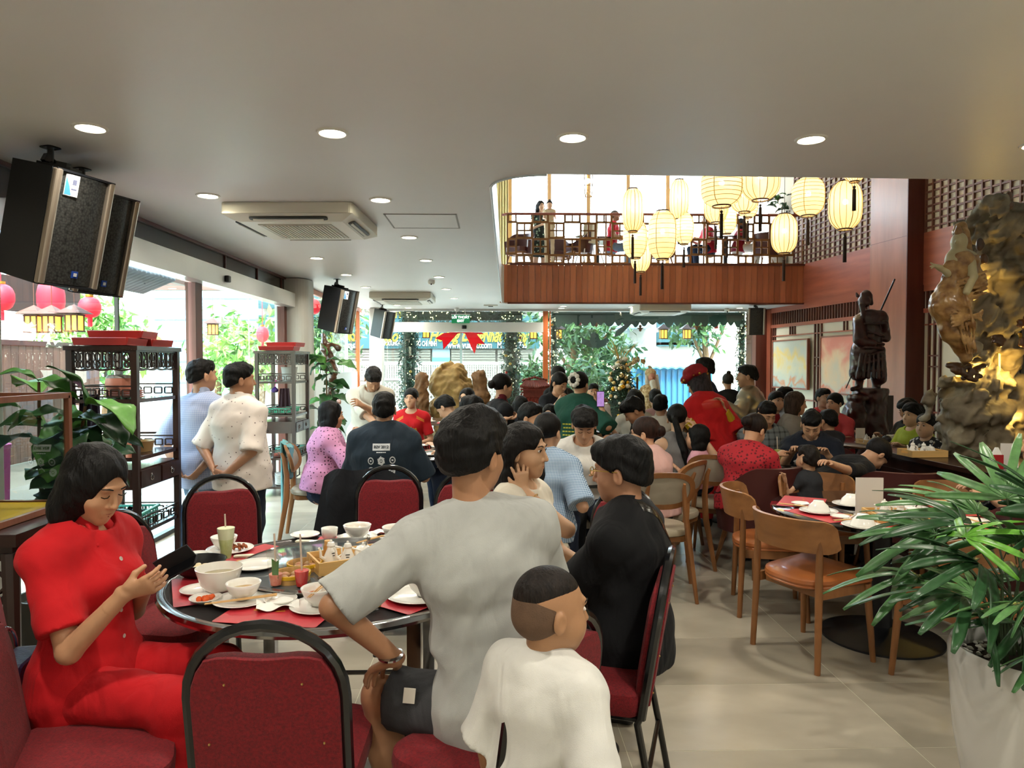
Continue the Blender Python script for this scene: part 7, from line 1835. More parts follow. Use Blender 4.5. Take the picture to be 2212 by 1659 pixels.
# lady figure and driftwood root
drift = mat('driftwood', 'a09378', .65, var=.28, vs=5, bump=.7, bs=16, col2='4d4132', detail=9); drift2 = mat('polished_root', '6b4322', .3, var=.4, vs=7, bump=.4, bs=30, col2='2e1c10', coat=.3); figw = mat('carved_golden_wood', '7a4c22', .33, var=.35, vs=12, bump=.25, bs=40, coat=.25, col2='b08a55'); figs_ = mat('carved_face_wood', 'a89c78', .4, var=.1, vs=10)
P, x0 = mapper(2110, 5.7)
rt_ = thing('root_carving', 'tall driftwood root carving lit with warm light on the rosewood counter', 'sculpture', (x0, 5.7, 0))
def rootf(s):
    E = lambda x, y, dy, r, k=.05, op='u': s.ell(P(x, y, dy), r, None, k, op)
    s.ecap(P(2120, 985, .1), P(2105, 850, .1), (.26, .20), (.19, .16), (1, 0, 0), k=.05)
    E(2085, 880, .02, (.17, .17, .16)); E(2065, 935, .0, (.09, .12, .22)); E(2150, 905, .05, (.12, .14, .25))
    E(2175, 480, .15, (.26, .2, .14)); E(2150, 455, .05, (.12, .15, .08)); E(2190, 560, .25, (.26, .18, .26)); E(2150, 600, .2, (.12, .14, .22)); E(2195, 660, .2, (.2, .2, .2)); E(2150, 690, .1, (.13, .14, .14)); E(2212, 760, .25, (.12, .18, .3))
    E(2225, 900, .2, (.15, .2, .35)); E(2215, 600, .2, (.2, .2, .5))
    for a, b, r0, r1 in (((2078, 760, -.05), (2130, 800, .05), .07, .06), ((2130, 800, .05), (2170, 880, .0), .06, .045), ((2170, 880, 0), (2150, 990, -.05), .04, .025), ((2140, 740, .1), (2160, 850, .1), .07, .05), ((2120, 820, .1), (2155, 730, .15), .045, .06), ((2195, 700, .1), (2190, 850, .1), .05, .06),
        ((2018, 850, .05), (2050, 830, 0), .03, .05), ((2018, 850, .05), (2012, 900, .05), .04, .03), ((2112, 640, .05), (2130, 720, .1), .05, .06), ((2100, 625, .0), (2150, 640, .1), .03, .05), ((2190, 980, 0), (2225, 930, .1), .04, .07), ((2125, 500, .05), (2135, 560, .1), .03, .05), ((2150, 450, 0), (2185, 435, .1), .035, .03), ((2185, 435, .1), (2215, 440, .1), .03, .05)):
        s.cap(P(*a), P(*b), r0, r1, k=.04)
    E(2180, 800, -.05, (.055, .16, .17), .02, 's'); E(2105, 800, -.02, (.09, .1, .06), .02, 's'); E(2188, 905, -.1, (.035, .1, .06), .02, 's'); E(2072, 985, -.2, (.03, .08, .05), .02, 's'); E(2150, 645, -.12, (.03, .06, .02), .02, 's'); E(2165, 590, -.1, (.05, .06, .03), .02, 's')
    s.noise(.045, 17, 12); s.noise(.032, 44, 5); s.noise(.014, 100, 6)
vol('root_mass', drift, rt_, P(1995, 1003, 0)-(0, .3, 0), P(2262, 420, 0)+(0, .55, 0), .0135, rootf)
def flower(s):
    for x, y, dy in ((2045, 795, -.12), (2060, 800, -.15), (2075, 812, -.15), (2195, 740, -.1), (2208, 755, -.12), (2200, 700, -.05), (2140, 735, -.08)):
        for i in range(5): a = i*1.25; s.ell(P(x, y, dy)+V3(.035*math.cos(a), -.01, .03*math.sin(a)), (.032, .02, .022), None, .008)
    s.cap(P(2030, 790, -.1), P(2070, 790, -.1), .022, .03, k=.02); s.cap(P(2200, 690, -.1), P(2215, 780, -.1), .03, .03, k=.02); s.cap(P(2060, 815, -.12), P(2105, 790, -.1), .02, .03, k=.02)
    s.ell(P(2165, 445, -.05), (.05, .04, .04), None, .02); s.ell(P(2180, 425, -.0), (.03, .03, .05), None, .02); s.ell(P(2112, 530, -.02), (.03, .03, .05), None, .01); s.ell(P(2118, 560, -.04), (.035, .03, .04), None, .01)
    s.noise(.008, 60, 3)
vol('carved_blossoms', drift2, rt_, P(2010, 840, 0)-(0, .25, 0), P(2240, 410, 0)+(0, .1, 0), .009, flower)
P, xl = mapper(2110, 5.45)
lady = thing('lady_statue', 'carved robed lady with topknot and outstretched hand standing against the root carving', 'statue', (xl, 5.45, 0))
def ladyf(s):
    s.ell(P(2068, 524, -.02), (.056, .066, .074), k=.01); s.cap(P(2068, 540), P(2076, 552), .03, .034, k=.015); s.cap(P(2056, 523, -.06), P(2053, 528, -.065), .007, .010, k=.01)
    s.ecap(P(2078, 556), P(2068, 606), (.115, .07), (.085, .065), (1, 0, 0), k=.03); s.cap(P(2058, 562), P(2096, 560), .05, .05, k=.03)
    s.cap(P(2087, 566, -.04), P(2082, 600, -.10), .042, .034, k=.02); s.cap(P(2082, 602, -.10), P(2064, 634, -.13), .034, .026, k=.015)
    s.cap(P(2058, 566, -.02), P(2044, 592, -.03), .038, .03, k=.02); s.cap(P(2044, 592, -.03), P(2023, 580, -.04), .027, .018, k=.015); s.cap(P(2023, 580, -.04), P(2012, 575, -.04), .024, .014, k=.01)
    for dx, dy_ in ((-4, -3), (-5, 2), (-3, 5)): s.cap(P(2013, 575, -.04), P(2009+dx*1.4, 574+dy_*1.5, -.04), .009, .006, k=.004)
def ladyr(s):
    s.ell(P(2077, 501, .02), (.050, .055, .040), None, .015); s.ell(P(2080, 488, .02), (.045, .045, .04), None, .015); s.cap(P(2064, 503, -.04), P(2060, 488, -.05), .026, .010, k=.01); s.cap(P(2086, 515, .03), P(2092, 560, .04), .04, .05, k=.03)
    s.ecap(P(2072, 596), P(2050, 660), (.11, .09), (.14, .12), (1, 0, 0), k=.04); s.ecap(P(2052, 655), P(2062, 710), (.14, .12), (.11, .10), (1, 0, 0), k=.04); s.ecap(P(2062, 705), P(2086, 770), (.10, .09), (.05, .06), (1, 0, 0), k=.04)
    for i in range(6): s.cap(P(2048, 612+i*8, -.115), P(2112, 590+i*9, -.09), .010, .014, k=.006)
    for i in range(6): s.cap(P(2034, 668+i*8, -.13), P(2100, 694-i*4, -.11), .010, .010, k=.006)
    for i in range(5): s.cap(P(2050+7*i, 700, -.12), P(2072+5*i, 765, -.09), .010, .008, k=.006)
    s.cap(P(2062, 634, -.13), P(2077, 700, -.14), .012, .009, k=.008); s.cap(P(2077, 700, -.14), P(2082, 754, -.12), .009, .007, k=.006)
    s.cap(P(2050, 570, -.05), P(2050, 630, -.1), .018, .02, k=.015); s.cap(P(2096, 560, 0), P(2118, 600, .02), .04, .05, k=.03); s.cap(P(2118, 600, .02), P(2100, 640, 0), .04, .04, k=.03); s.cap(P(2012, 661, -.05), P(2030, 665, -.06), .02, .03, k=.02); s.cap(P(2060, 562, -.01), P(2056, 600, -.06), .04, .03, k=.02); s.ecap(P(2079, 564, .0), P(2070, 600, .0), (.118, .088), (.10, .085), (1, 0, 0), k=.02); s.cap(P(2062, 561, .0), P(2048, 580, -.01), .05, .05, k=.02); s.cap(P(2094, 560, .0), P(2098, 580, .0), .056, .05, k=.02); s.cap(P(2080, 506, .02), P(2091, 530, .03), .048, .045, k=.02); s.cap(P(2091, 530, .03), P(2100, 575, .05), .045, .035, k=.02); s.cap(P(2098, 562, .0), P(2092, 590, -.02), .045, .04, k=.02)
    s.noise(.006, 60, 2); s.noise(.003, 130, 9)
vol('skin', figs_, lady, P(1990, 650, 0)-(0, .25, 0), P(2110, 495, 0)+(0, .15, 0), .0055, ladyf)
vol('robe', figw, lady, P(2000, 790, 0)-(0, .25, 0), P(2135, 470, 0)+(0, .2, 0), .0065, ladyr)
P, x0 = mapper(2110, 5.7)
led = mat('led_strip', 'ffc23a', .5, emit=8)
for a, b in (((2182, 740, .12), (2178, 850, .1)), ((2070, 812, .02), (2125, 815, .05)), ((2120, 612, .12), (2135, 600, .12)), ((2190, 850, .1), (2188, 900, .08))):
    MB().tube([tuple(P(*a)), tuple(P(*b))], .008, 5).build('led_strip', led, rt_)
for a, e in (((2180, 800, -.03), 4), ((2105, 800, -.02), 3.5), ((2128, 610, -.0), 1.6), ((2060, 720, .15), 1.2), ((2188, 900, -.02), 2)):
    l = bpy.data.lights.new('led_glow', 'POINT'); l.energy = e; l.color = (1, .66, .16); l.shadow_soft_size = .03; o = bpy.data.objects.new('led_glow', l); C.objects.link(o); o.parent = rt_; o.location = tuple(P(*a))
# pale rocks at the far end
P, x0 = mapper(985, 12.3); rock = mat('yellow_rock', 'c2a263', .75, var=.35, vs=9, bump=1.0, bs=24, col2='7d6238', detail=9); rock2 = mat('brown_rock', '9a7148', .7, var=.4, vs=14, bump=1, bs=40, col2='5f4226')
def rk(s):
    s.ell(P(972, 830), (.36, .28, .38), None, .05); s.ell(P(992, 850), (.30, .28, .32), None, .05); s.ell(P(958, 815), (.22, .25, .2), None, .05); s.ecap(P(978, 900), P(980, 1000), (.36, .3), (.42, .35), (1, 0, 0), k=.06); s.ell(P(950, 880, -.1), (.18, .2, .2), None, .04)
    s.noise(.045, 14, 5); s.noise(.03, 34, 7); s.noise(.014, 85, 9)
t = thing('scholar_rock', 'large rounded yellow brown rock on the far stand', 'rock', (x0, 12.3, 0)); vol('rock_mass', rock, t, P(925, 1000)-(0, .45, 0), P(1035, 775)+(0, .45, 0), .02, rk)
MB().box((0, 0, .0+P(0, 985)[2]/2), (.8, .6, P(0, 985)[2])).build('stand', dkw, t)
def rk2(s):
    s.ecap(P(915, 815), P(912, 900), (.10, .10), (.16, .14), (1, 0, 0), k=.04); s.ell(P(918, 812), (.09, .08, .05), None, .03); s.ell(P(908, 850), (.13, .12, .15), None, .04); s.ecap(P(912, 900), P(915, 1000), (.17, .15), (.17, .15), (1, 0, 0), k=.03); s.noise(.02, 35, 5); s.noise(.012, 80, 7)
t = thing('scholar_rock', 'craggy brown rock left of the large rounded one', 'rock', (x0, 12.0, 0)); vol('rock_mass', rock2, t, P(885, 1003)-(0, .3, 0), P(938, 795)+(0, .3, 0), .013, rk2)
def rk3(s):
    s.ecap(P(1036, 812), P(1040, 890), (.11, .10), (.15, .14), (1, 0, 0), k=.04); s.ell(P(1028, 808), (.05, .08, .06), None, .03); s.ell(P(1044, 806), (.05, .07, .06), None, .03); s.ell(P(1042, 850), (.13, .12, .14), None, .04); s.ecap(P(1040, 890), P(1040, 1000), (.17, .15), (.17, .15), (1, 0, 0), k=.03); s.noise(.02, 35, 9); s.noise(.012, 80, 2)
t = thing('scholar_rock', 'craggy brown rock right of the large rounded one', 'rock', (x0, 12.1, 0)); vol('rock_mass', rock2, t, P(1012, 1003)-(0, .3, 0), P(1062, 790)+(0, .3, 0), .013, rk3)
P, x0 = mapper(712, 12.0)
def cs(s):
    for a, b, r0, r1 in (((700, 722), (704, 750), .03, .07), ((704, 750), (720, 800), .08, .06), ((716, 742), (728, 752), .05, .06), ((720, 800), (712, 900), .07, .08), ((712, 900), (712, 1000), .08, .1)): s.cap(P(*a), P(*b), r0, r1, k=.05)
    s.noise(.03, 24, 3); s.noise(.012, 70, 4)
t = thing('wood_carving', 'twisted polished brown wood carving behind the second fig', 'sculpture', (x0, 12.0, 0)); vol('carving_body', drift2, t, P(680, 1000)-(0, .25, 0), P(745, 710)+(0, .25, 0), .015, cs)
# pagoda shrine
P, x0 = mapper(1155, 12.6); t = thing('pagoda_shrine', 'red brown wooden pagoda shrine with two tiled roofs at the far end', 'shrine', (x0, 12.6, 0)); sh = mat('shrine_red', '6e2a20', .4, var=.2, vs=20)
def prf(z0, hw, dep, ht, nm):
    m = MB()
    for i in range(17):
        u = -hw+2*hw*i/16
        m.tube([(u, -dep, z0+.03*abs(i-8)/8), (u*.8, -dep*.5, z0+ht*.55), (u*.62, -dep*.1, z0+ht)], .016, 6)
    m.build(nm, sh, t, kind='stuff')
    MB().grid(lambda u, v: ((u*2-1)*hw*(1-.36*v), -dep*(1-.9*v), z0-.012+ht*(v**.8)+.03*abs(u*2-1)*(1-v)), 8, 4, thick=.02).build('roof_slope', sh, t)
    MB().box((0, 0, z0-.03), (hw*2.0, dep*1.9, .03)).build('eave_board', sh, t)
za, zb_ = P(0, 838)[2], P(0, 868)[2]
prf(za, .26, .22, .12, 'roof_tiles'); prf(zb_, .30, .27, .12, 'roof_tiles')
m = MB()
for i in range(9): x = -.2+i*.05; m.ball((x, 0, za+.13+.05*(1-abs(i-4)/4)), (.03, .02, .026), 8, 5)
for s_ in (-1, 1):
    for i in range(5): m.ball((s_*(.30-.02*i), -.1, zb_+.02+.035*i), (.022, .02, .018), 6, 4)
m.build('ridge_carving', sh, t, kind='stuff'); MB().box((0, 0, (za+zb_)/2+.03), (.42, .3, za-zb_)).build('upper_body', sh, t); MB().box((0, 0, zb_/2), (.5, .42, zb_)).build('body', sh, t)
# tinselled tree
P, x0 = mapper(1341, 13.0); t = thing('christmas_tree', 'decorated green tree with gold and white balls before the far glass', 'tree', (x0, 13.0, 0)); g = random.Random(21)
ztop = P(0, 778)[2]; z0_ = .25
def tp(q):
    while True:
        z = q.uniform(z0_, ztop); rr = .47*((ztop-z)/(ztop-z0_))**.62+.02; a = q.uniform(0, 6.3); return (rr*math.cos(a)*q.uniform(.55, 1), rr*math.sin(a)*q.uniform(.55, 1), z)
leafcloud(5200, tp, .085, g, 4, .2).build('needles', pine, t, kind='stuff'); MB().tube([(0, 0, 0), (0, 0, ztop)], [.05, .02], 8).lathe([(.0001, .2), (.36, .3), (.3, .7), (.1, 1.3), (.0001, ztop-.1)], 16).build('trunk', pine[2], t)
bms = [MB().ball((0, 0, 0), .042, 14, 10).mesh('bauble', mat(n_, c_, .2, mt_)) for n_, c_, mt_ in (('bauble_gold', 'd9a52c', .7), ('bauble_white', 'e8e2d4', .1), ('bauble_champagne', 'c9ad74', .6))]
for i in range(46):
    z = g.uniform(.5, ztop-.05); rr = .47*((ztop-z)/(ztop-z0_))**.62+.03; a = -PI/2+g.uniform(-1.4, 1.4); o = put('bauble', bms[g.randrange(3)], t, loc=(rr*math.cos(a), rr*math.sin(a), z)); o.scale = (g.uniform(.6, 1.15),)*3
m = MB()
for i in range(110): q = tp(g); m.ball((q[0]*1.1, q[1]*1.1, q[2]), .010, 5, 3)
m.build('fairy_lights', orn[3], t, kind='stuff')
m = MB(); gt = mat('gold_twig', 'c9a050', .4, .5)
for i in range(9):
    a = g.uniform(0, 6.3); d = Vector((.9*math.cos(a), .5*math.sin(a), 1.1)).normalized()*g.uniform(.35, .5); b = Vector((0, 0, ztop-.05)); m.tube([b, b+d*.5+Vector((0, 0, .03)), b+d], [.008, .006, .003], 5); m.tube([b+d*.55, b+d*.75+Vector((.06, 0, .05))], [.005, .002], 4)
m.build('gold_twigs', gt, t, kind='stuff'); m = MB()
for i in range(9): a = i*.7; m.ball((.07*math.cos(a), -.06+.03*math.sin(a), ztop+.02-.02*i), (.055, .03, .045), 8, 6)
m.build('white_bow', mat('ivory_satin', 'e6decb', .4), t, kind='stuff')
# santa figure with the long beard
P, x0 = mapper(1408, 12.7); t = thing('santa_figure', 'white bearded santa figure in a gold coat before the far glass', 'figure', (x0, 12.7, 0))
vol('coat', mat('gold_brocade', 'b8873f', .4, .3, var=.4, vs=30, col2='e0cfa8'), t, P(1375, 1000)-(0, .3, 0), P(1435, 800)+(0, .25, 0), .015, lambda s: (s.ecap(P(1402, 846), P(1400, 985), (.17, .14), (.25, .2), (1, 0, 0), k=.03), s.cap(P(1390, 850), P(1385, 900, -.05), .07, .06, k=.03), s.cap(P(1418, 850), P(1424, 900, -.05), .07, .06, k=.03), s.noise(.01, 60, 2)))
vol('beard', mat('white_beard', 'e2ddd2', .9, bump=.6, bs=70), t, P(1380, 905)-(0, .3, 0), P(1435, 780)+(0, .2, 0), .008, lambda s: (s.cap(P(1408, 826, -.08), P(1412, 866, -.15), .055, .05, k=.02), s.cap(P(1412, 866, -.15), P(1416, 890, -.13), .05, .015, k=.02), s.cap(P(1397, 812, 0), P(1396, 840, -.03), .03, .035, k=.02), s.cap(P(1418, 812, 0), P(1422, 845, -.03), .03, .035, k=.02), s.noise(.006, 120, 3)))
vol('head', mat('santa_face', 'c98a70', .5), t, P(1390, 850)-(0, .2, 0), P(1425, 795)+(0, .2, 0), .007, lambda s: (s.ell(P(1407, 815, -.03), (.065, .075, .085)), s.ell(P(1406, 817, -.11), (.014, .016, .014), None, .01)))
vol('hood', mat('gold_brocade', 'b8873f'), t, P(1380, 830)-(0, .2, 0), P(1440, 785)+(0, .25, 0), .010, lambda s: (s.ell(P(1406, 807, .03), (.10, .10, .10)), s.ell(P(1407, 818, -.10), (.065, .09, .09), None, .01, 's'), s.noise(.006, 60, 4)))
t = thing('gold_wreath', 'gold ribbon wreath leaning between the tree and the santa figure', 'wreath', (W(1378, 800, 12.9).x, 12.9, 0)); g = random.Random(3); zc = W(0, 815, 12.9).z
m = MB()
for i in range(60): a = g.uniform(0, 2*PI); r_ = .24+g.uniform(-.03, .03); m.ball((r_*math.cos(a), g.uniform(-.04, .04), zc+r_*1.3*math.sin(a)), (.045, .02, .03), 6, 4, rot=(g.uniform(0, 3), a, 0))
m.build('ribbon_loops', mat('gold_brocade', 'b8873f'), t, kind='stuff'); MB().tube([(0, .05, 0), (0, .05, zc)], .02, 6).build('stand', bark, t)
# ============================================================ the people
def dots(name, base, spot, scale, rad=.16, rough=.8, jit=1.0):
    m = mat(name, base, rough); n = m.node_tree.nodes; l = m.node_tree.links; b = n['Principled BSDF']
    tc = n.new('ShaderNodeTexCoord'); v = n.new('ShaderNodeTexVoronoi'); v.inputs['Scale'].default_value = scale; v.inputs['Randomness'].default_value = jit; l.new(tc.outputs['Object'], v.inputs['Vector'])
    t = n.new('ShaderNodeMath'); t.operation = 'LESS_THAN'; t.inputs[1].default_value = rad; l.new(v.outputs['Distance'], t.inputs[0])
    mx_ = n.new('ShaderNodeMixRGB'); l.new(t.outputs[0], mx_.inputs[0]); mx_.inputs[1].default_value = lin(base); mx_.inputs[2].default_value = lin(spot); l.new(mx_.outputs[0], b.inputs[0]); return m
def plaid(name, a, b2, sc_, wd=.12):
    m = mat(name, a, .85); n = m.node_tree.nodes; l = m.node_tree.links; b = n['Principled BSDF']; tc = n.new('ShaderNodeTexCoord'); prev = None
    sx = n.new('ShaderNodeSeparateXYZ'); l.new(tc.outputs['Object'], sx.inputs[0])
    for k in (0, 2):
        q = n.new('ShaderNodeMath'); q.operation = 'MULTIPLY'; q.inputs[1].default_value = sc_; l.new(sx.outputs[k], q.inputs[0])
        f_ = n.new('ShaderNodeMath'); f_.operation = 'FRACT'; l.new(q.outputs[0], f_.inputs[0]); t = n.new('ShaderNodeMath'); t.operation = 'LESS_THAN'; t.inputs[1].default_value = wd; l.new(f_.outputs[0], t.inputs[0])
        if prev is None: prev = t
        else: a_ = n.new('ShaderNodeMath'); a_.operation = 'ADD'; l.new(prev.outputs[0], a_.inputs[0]); l.new(t.outputs[0], a_.inputs[1]); prev = a_
    h = n.new('ShaderNodeMath'); h.operation = 'MULTIPLY'; h.inputs[1].default_value = .5; l.new(prev.outputs[0], h.inputs[0])
    mx_ = n.new('ShaderNodeMixRGB'); l.new(h.outputs[0], mx_.inputs[0]); mx_.inputs[1].default_value = lin(a); mx_.inputs[2].default_value = lin(b2); l.new(mx_.outputs[0], b.inputs[0]); return m
def decal(p, body, x, z, size, m, back=True, bold=0, sx=1, nm='shirt_print', pts=None, target='top'):
    """print laid on the surface of a garment: x sideways, z above the hips"""
    if pts is None:
        o = text(body, size, (0, 0, 0), (0, 0, 0), m, None, nm, 0, bold=bold); me = o.data; bpy.data.objects.remove(o)
    else:
        me = bpy.data.meshes.new(nm); mb = MB(); pts(mb); me.from_pydata(mb.v, [], mb.f); me.materials.append(m)
    top = [c for c in p['root'].children if c.name.split('.')[0] == target][0]; bvh = BVHTree.FromPolygons([v.co for v in top.data.vertices], [q.vertices for q in top.data.polygons])
    sg = -1 if back else 1; r_, t_, f_ = [Vector(p[k]) for k in ('rt', 'T', 'fw')]; P0 = Vector(p['P0'])
    for v in me.vertices:
        o_ = P0+r_*(x+v.co.x*sx)*(1 if back else -1)+t_*(z+v.co.y)+f_*sg*.5; h = bvh.ray_cast(o_, f_*-sg)
        if h[0] is not None: v.co = h[0]+f_*sg*.0022
        else: v.co = o_-f_*sg*.35
    return put(nm, me, p['root'], kind='stuff')
inkw = mat('print_white', 'c9cdd0', .7); polo_dots = dots('ivory_dotted_cloth', 'e3d8d0', '7a6a68', 26, .13); pinkp = dots('pink_monogram_cloth', 'c98cb4', '452038', 34, .24, jit=.5)
ging = plaid('blue_gingham', 'b9cbdc', '47698c', 110, .5); pl_g = plaid('grey_plaid', '6f7578', '34393c', 16, .3); redp = dots('red_patterned_cloth', 'a81d28', '5c0c14', 40, .34)
A1 = person('seated woman in red shirt with black bob looking down at phone', 205, 1046, 2.35, -100, look=(-12, 25, 0), lean=-1, fem=True, tone='b88a68', s=1.0,
    hair='bob', hc='0b0a0a', top='b9151c', sleeve=.62, collar='b9151c', bottom='b3141b', armR=('w', 268, 1283, 2.13), armL=('w', 318, 1262, 2.42), q=0, eyes='down', loose=.014, hem=.16, lip='8c4038',
    handR=dict(dir=('l', 1, .0, .32), n=('l', 0, .9, .5), curl=.28, thumb=.9), handL=dict(dir=('l', .9, -.1, .45), n=('l', 0, -.6, .8), curl=.5), poleR=(.12, -.6, -1))
t = thing('smartphone', 'black phone in a folding case held by the woman in red', 'phone', W(388, 1228, 2.26), 0); t.scale = (.82,)*3; M_ = Matrix.Rotation(R(-28), 4, 'Y') @ Matrix.Rotation(R(24), 4, 'X')
MB().rbox((0, 0, 0), (.15, .075, .009), .01, M=M_).build('phone_body', mat('phone_black', '0a0b0d', .12), t); MB().rbox((-.01, .035, .03), (.15, .008, .06), .003, M=M_).build('case_flap', mat('case_black', '141316', .5), t)
bt_ = mat('pearl_button', 'd8cfc4', .25)
for i in range(4): decal(A1, '', 0, .40-.085*i, 0, bt_, back=False, nm='button', pts=lambda mb: mb.ball((0, 0, 0), (.007, .007, .002), 10, 4))
A2 = person('man in pale grey T-shirt and dark shorts seen from behind', 1022, 982, 2.2, 4, look=(-42, 2, 0), lean=3, side=-9, s=1.06, tone='a87a5a', hair='fluffy', hc='0d0c0c',
    top='a9aba8', sleeve=.78, loose=.022, bottom='3c3d40', blen=.42, armL=('w', 852, 1422, 2.15), armR=(.2, .4, .1), legs=[((.15, .40, 0), (.16, .38, -.47)), (('w', 822, 1502, 2.25), ('w', 862, 1830, 2.28))], q=0, hem=.11,
    handL=dict(dir=('l', -.5, .35, -.35), n=('l', -.1, 0, -1), curl=.3, spread=.5), poleL=(-.5, -.15, -1), shoes='4a4038')
b_ = A2['b']; an = A2['arms'][-1]; cw = an[1]+(an[2]-an[1])*.93
MB().tube([tuple(cw+A2['Rz'].T@V3(.031*math.cos(a), .031*math.sin(a), .006*math.sin(a))) for a in [k*PI/10 for k in range(20)]], .006, 6, closed=True, sq=(1, 1.6)).build('steel_watch', chrome, A2['root'])
k_ = A2['LG'][1]; f0 = Vector(k_[0]+(k_[1]-k_[0])*.55)
ob = MB().box((0, 0, 0), (.035, .004, .045)).build('shorts_patch', mat('patch_white', 'cfc9bd', .8), A2['root']); wp_ = W(884, 1503, 2.11); ob.location = Vector(A2['loc'](wp_)); ob.rotation_euler = (0, .1, R(-4))
A3 = person('small boy in white T-shirt with a shaved haircut, seen from behind', 1190, 1318, 1.80, -42, look=(-28, 4, 0), lean=0, sit=False, kid=.70, s=.93, tone='a57a58', hair='buzz', hc='1c1613', top='d3d2cd', sleeve=.85, loose=.02, neck=-.012, hem=.12,
    bottom='2a2c33', q=0, eyes='open', armR=(.30, .0, -.05), armL=(-.26, .0, -.08), lip='9a6050')
A4 = person('man in black polo shirt with gold glasses, seen from behind', 1342, 1018, 2.77, 58, look=(6, 6, 0), lean=0, s=1.04, fat=1.12, tone='a87a5e', hair='fluffy', hc='0c0c0d', top='0f1013', sleeve=.75, collar='0f1013', loose=.012,
    bottom='14151a', q=0, armR=('w', 1225, 1330, 2.75), armL=(-.1, .42, .12), glasses='b59a4a', hem=.12)
decal(A4, '', 0, 0, 0, mat('strap_black', '08080a', .2, coat=.5), nm='leather_strap', pts=lambda mb: mb.grid(lambda u, v: (-.06+.20*u+.015*v, .50-.30*u*u+.035*(v-.5), 0), 24, 3))
A5 = person('woman in sleeveless white dress resting her cheek on her hand', 1133, 974, 3.2, -118, look=(4, 4, 0), lean=2, fem=True, tone='c49a78', hair='longback', hc='100d0c', top='d9d2c2', sleeve=.18, hem=.3, bottom='d5cdbd', loose=.012,
    armR=('h', .082, .04, -.165), armL=(-.12, .35, .1), q=0, eyes='open', lip='b0483f', poleR=(.25, .75, -1), handR=dict(dir=('l', -.1, -.1, 1), n=('l', -.25, .95, .1), curl=.35, spread=.5))
t = thing('handbag', 'small white handbag with gold chain beside the white dress', 'handbag', W(1180, 1245, 2.95)); MB().rbox((0, 0, -.08), (.2, .08, .15), .03, axis='y').build('bag_body', mat('bag_white', 'ddd5c8', .4), t); MB().tube([(-.08, 0, -.02), (-.10, .0, .12), (-.18, 0, .25)], .006, 6).build('strap', mat('bag_white', 'ddd5c8', .4), t)
P_ = person
B1 = P_('big man in navy T-shirt printed with badges, back to the viewer', 830, 884, 5.35, 2, lean=2, fat=1.28, s=1.05, tone='b98c6c', hair='crop', top='1e2a35', sleeve=.8, loose=.03, bottom='4a4c44', q=1, hem=.12, armR=(.24, .3, .16))
o_ = decal(B1, '', 0, .43, 0, inkw, pts=lambda mb: mb.grid(lambda u, v: ((u-.5)*.125, (v-.5)*.05, 0), 20, 6)); decal(B1, 'B2V 2012', 0, .43, .027, mat('navy_ink', '1a232c', .7), bold=.001).location = tuple(-B1['fw']*.002)
bar = lambda w_, h_: lambda mb: [mb.box((-w_/2+w_*(k+.5)/5, 0, 0), (w_/5*.8, h_, .0001)) for k in range(5)]
decal(B1, '', 0, .392, 0, inkw, pts=bar(.07, .007))
def badge(mb, cx, cy, k):
    for i in range(12):
        a0, a1 = 2*PI*i/12, 2*PI*(i+1)/12; r1, r2 = (.022, .015) if k % 2 == 0 else (.024, .010); e = 1+.25*(i % 2)*(k % 3 == 1)
        mb._add([(cx+r2*math.cos(a0), cy+r2*1.3*math.sin(a0), 0), (cx+r1*e*math.cos(a0), cy+r1*e*1.25*math.sin(a0), 0), (cx+r1*math.cos(a1), cy+r1*1.25*math.sin(a1), 0), (cx+r2*math.cos(a1), cy+r2*1.3*math.sin(a1), 0)], [(0, 1, 2, 3)])
    mb.box((cx, cy, 0), (.013, .013, .0001))
decal(B1, '', 0, 0, 0, inkw, pts=lambda mb: [badge(mb, x, z, k) for k, (x, z) in enumerate(((-.075, .33), (0, .33), (.08, .335), (-.075, .255), (0, .26), (.075, .255)))])
PW = P_('woman in pink patterned top with sunglasses on her hair', 716, 897, 6.45, -72, look=(6, 4, 0), fem=True, fat=1.18, tone='c09070', hair='bob', hc='0d0b0b', topm=pinkp, sleeve=.85, bottom='1b2840', q=1, eyes='open', armR=('w', 765, 945, 6.3), armL=('w', 775, 940, 6.6), loose=.02)
RJ = P_('woman in red jersey with gold shoulder stripes smiling', 888, 861, 8.6, 172, fem=True, tone='c99a7a', hair='bun', top='c01a20', sleeve=.6, q=1, eyes='open', smile=True, armR=(.15, .3, .1), armL=(-.15, .3, .1))
decal(RJ, 'adidas', 0, .28, .075, mat('print_gold', 'd9a030', .6), back=False, bold=.002)
for x in (-1, 1):
    for k in range(3): decal(RJ, '', 0, 0, 0, _mc['print_gold'], back=False, nm='shoulder_stripe', pts=lambda mb: mb.grid(lambda u, v: (x*(.08+.09*u), RJ['L']-.035-.05*u-.012*k+.005*v, 0), 8, 1))
P_('boy in white T-shirt bowing over his bowl', 963, 880, 7.4, 62, look=(0, 35, 0), lean=24, tone='c49878', hair='short', top='cfcfcd', q=1, eyes='down')
P_('youth in black shirt and glasses beside the bowing boy', 1020, 886, 6.6, 68, look=(0, 16, 0), lean=10, tone='c49878', hair='fluffy', top='16181c', q=1, glasses='101010', eyes='down')
P_('girl in glasses facing the viewer beyond the black shirted youth', 1008, 861, 8.6, 150, fem=True, tone='c9a080', hair='bob', top='2a2c30', q=2, eyes='open', glasses='222222')
P_('standing waitress in black uniform carrying a small plate', 1086, 835, 7.1, -65, look=(0, 6, 0), sit=False, fem=True, tone='c09272', hair='bun', top='15161a', sleeve=1.3, collar='5a1820', q=1, eyes='down', armR=('w', 1092, 905, 6.85), armL=('w', 1098, 905, 7.1), bottom='15161a', handR=dict(dir=('l', 1, 0, 0), n=('l', 0, 0, 1)))
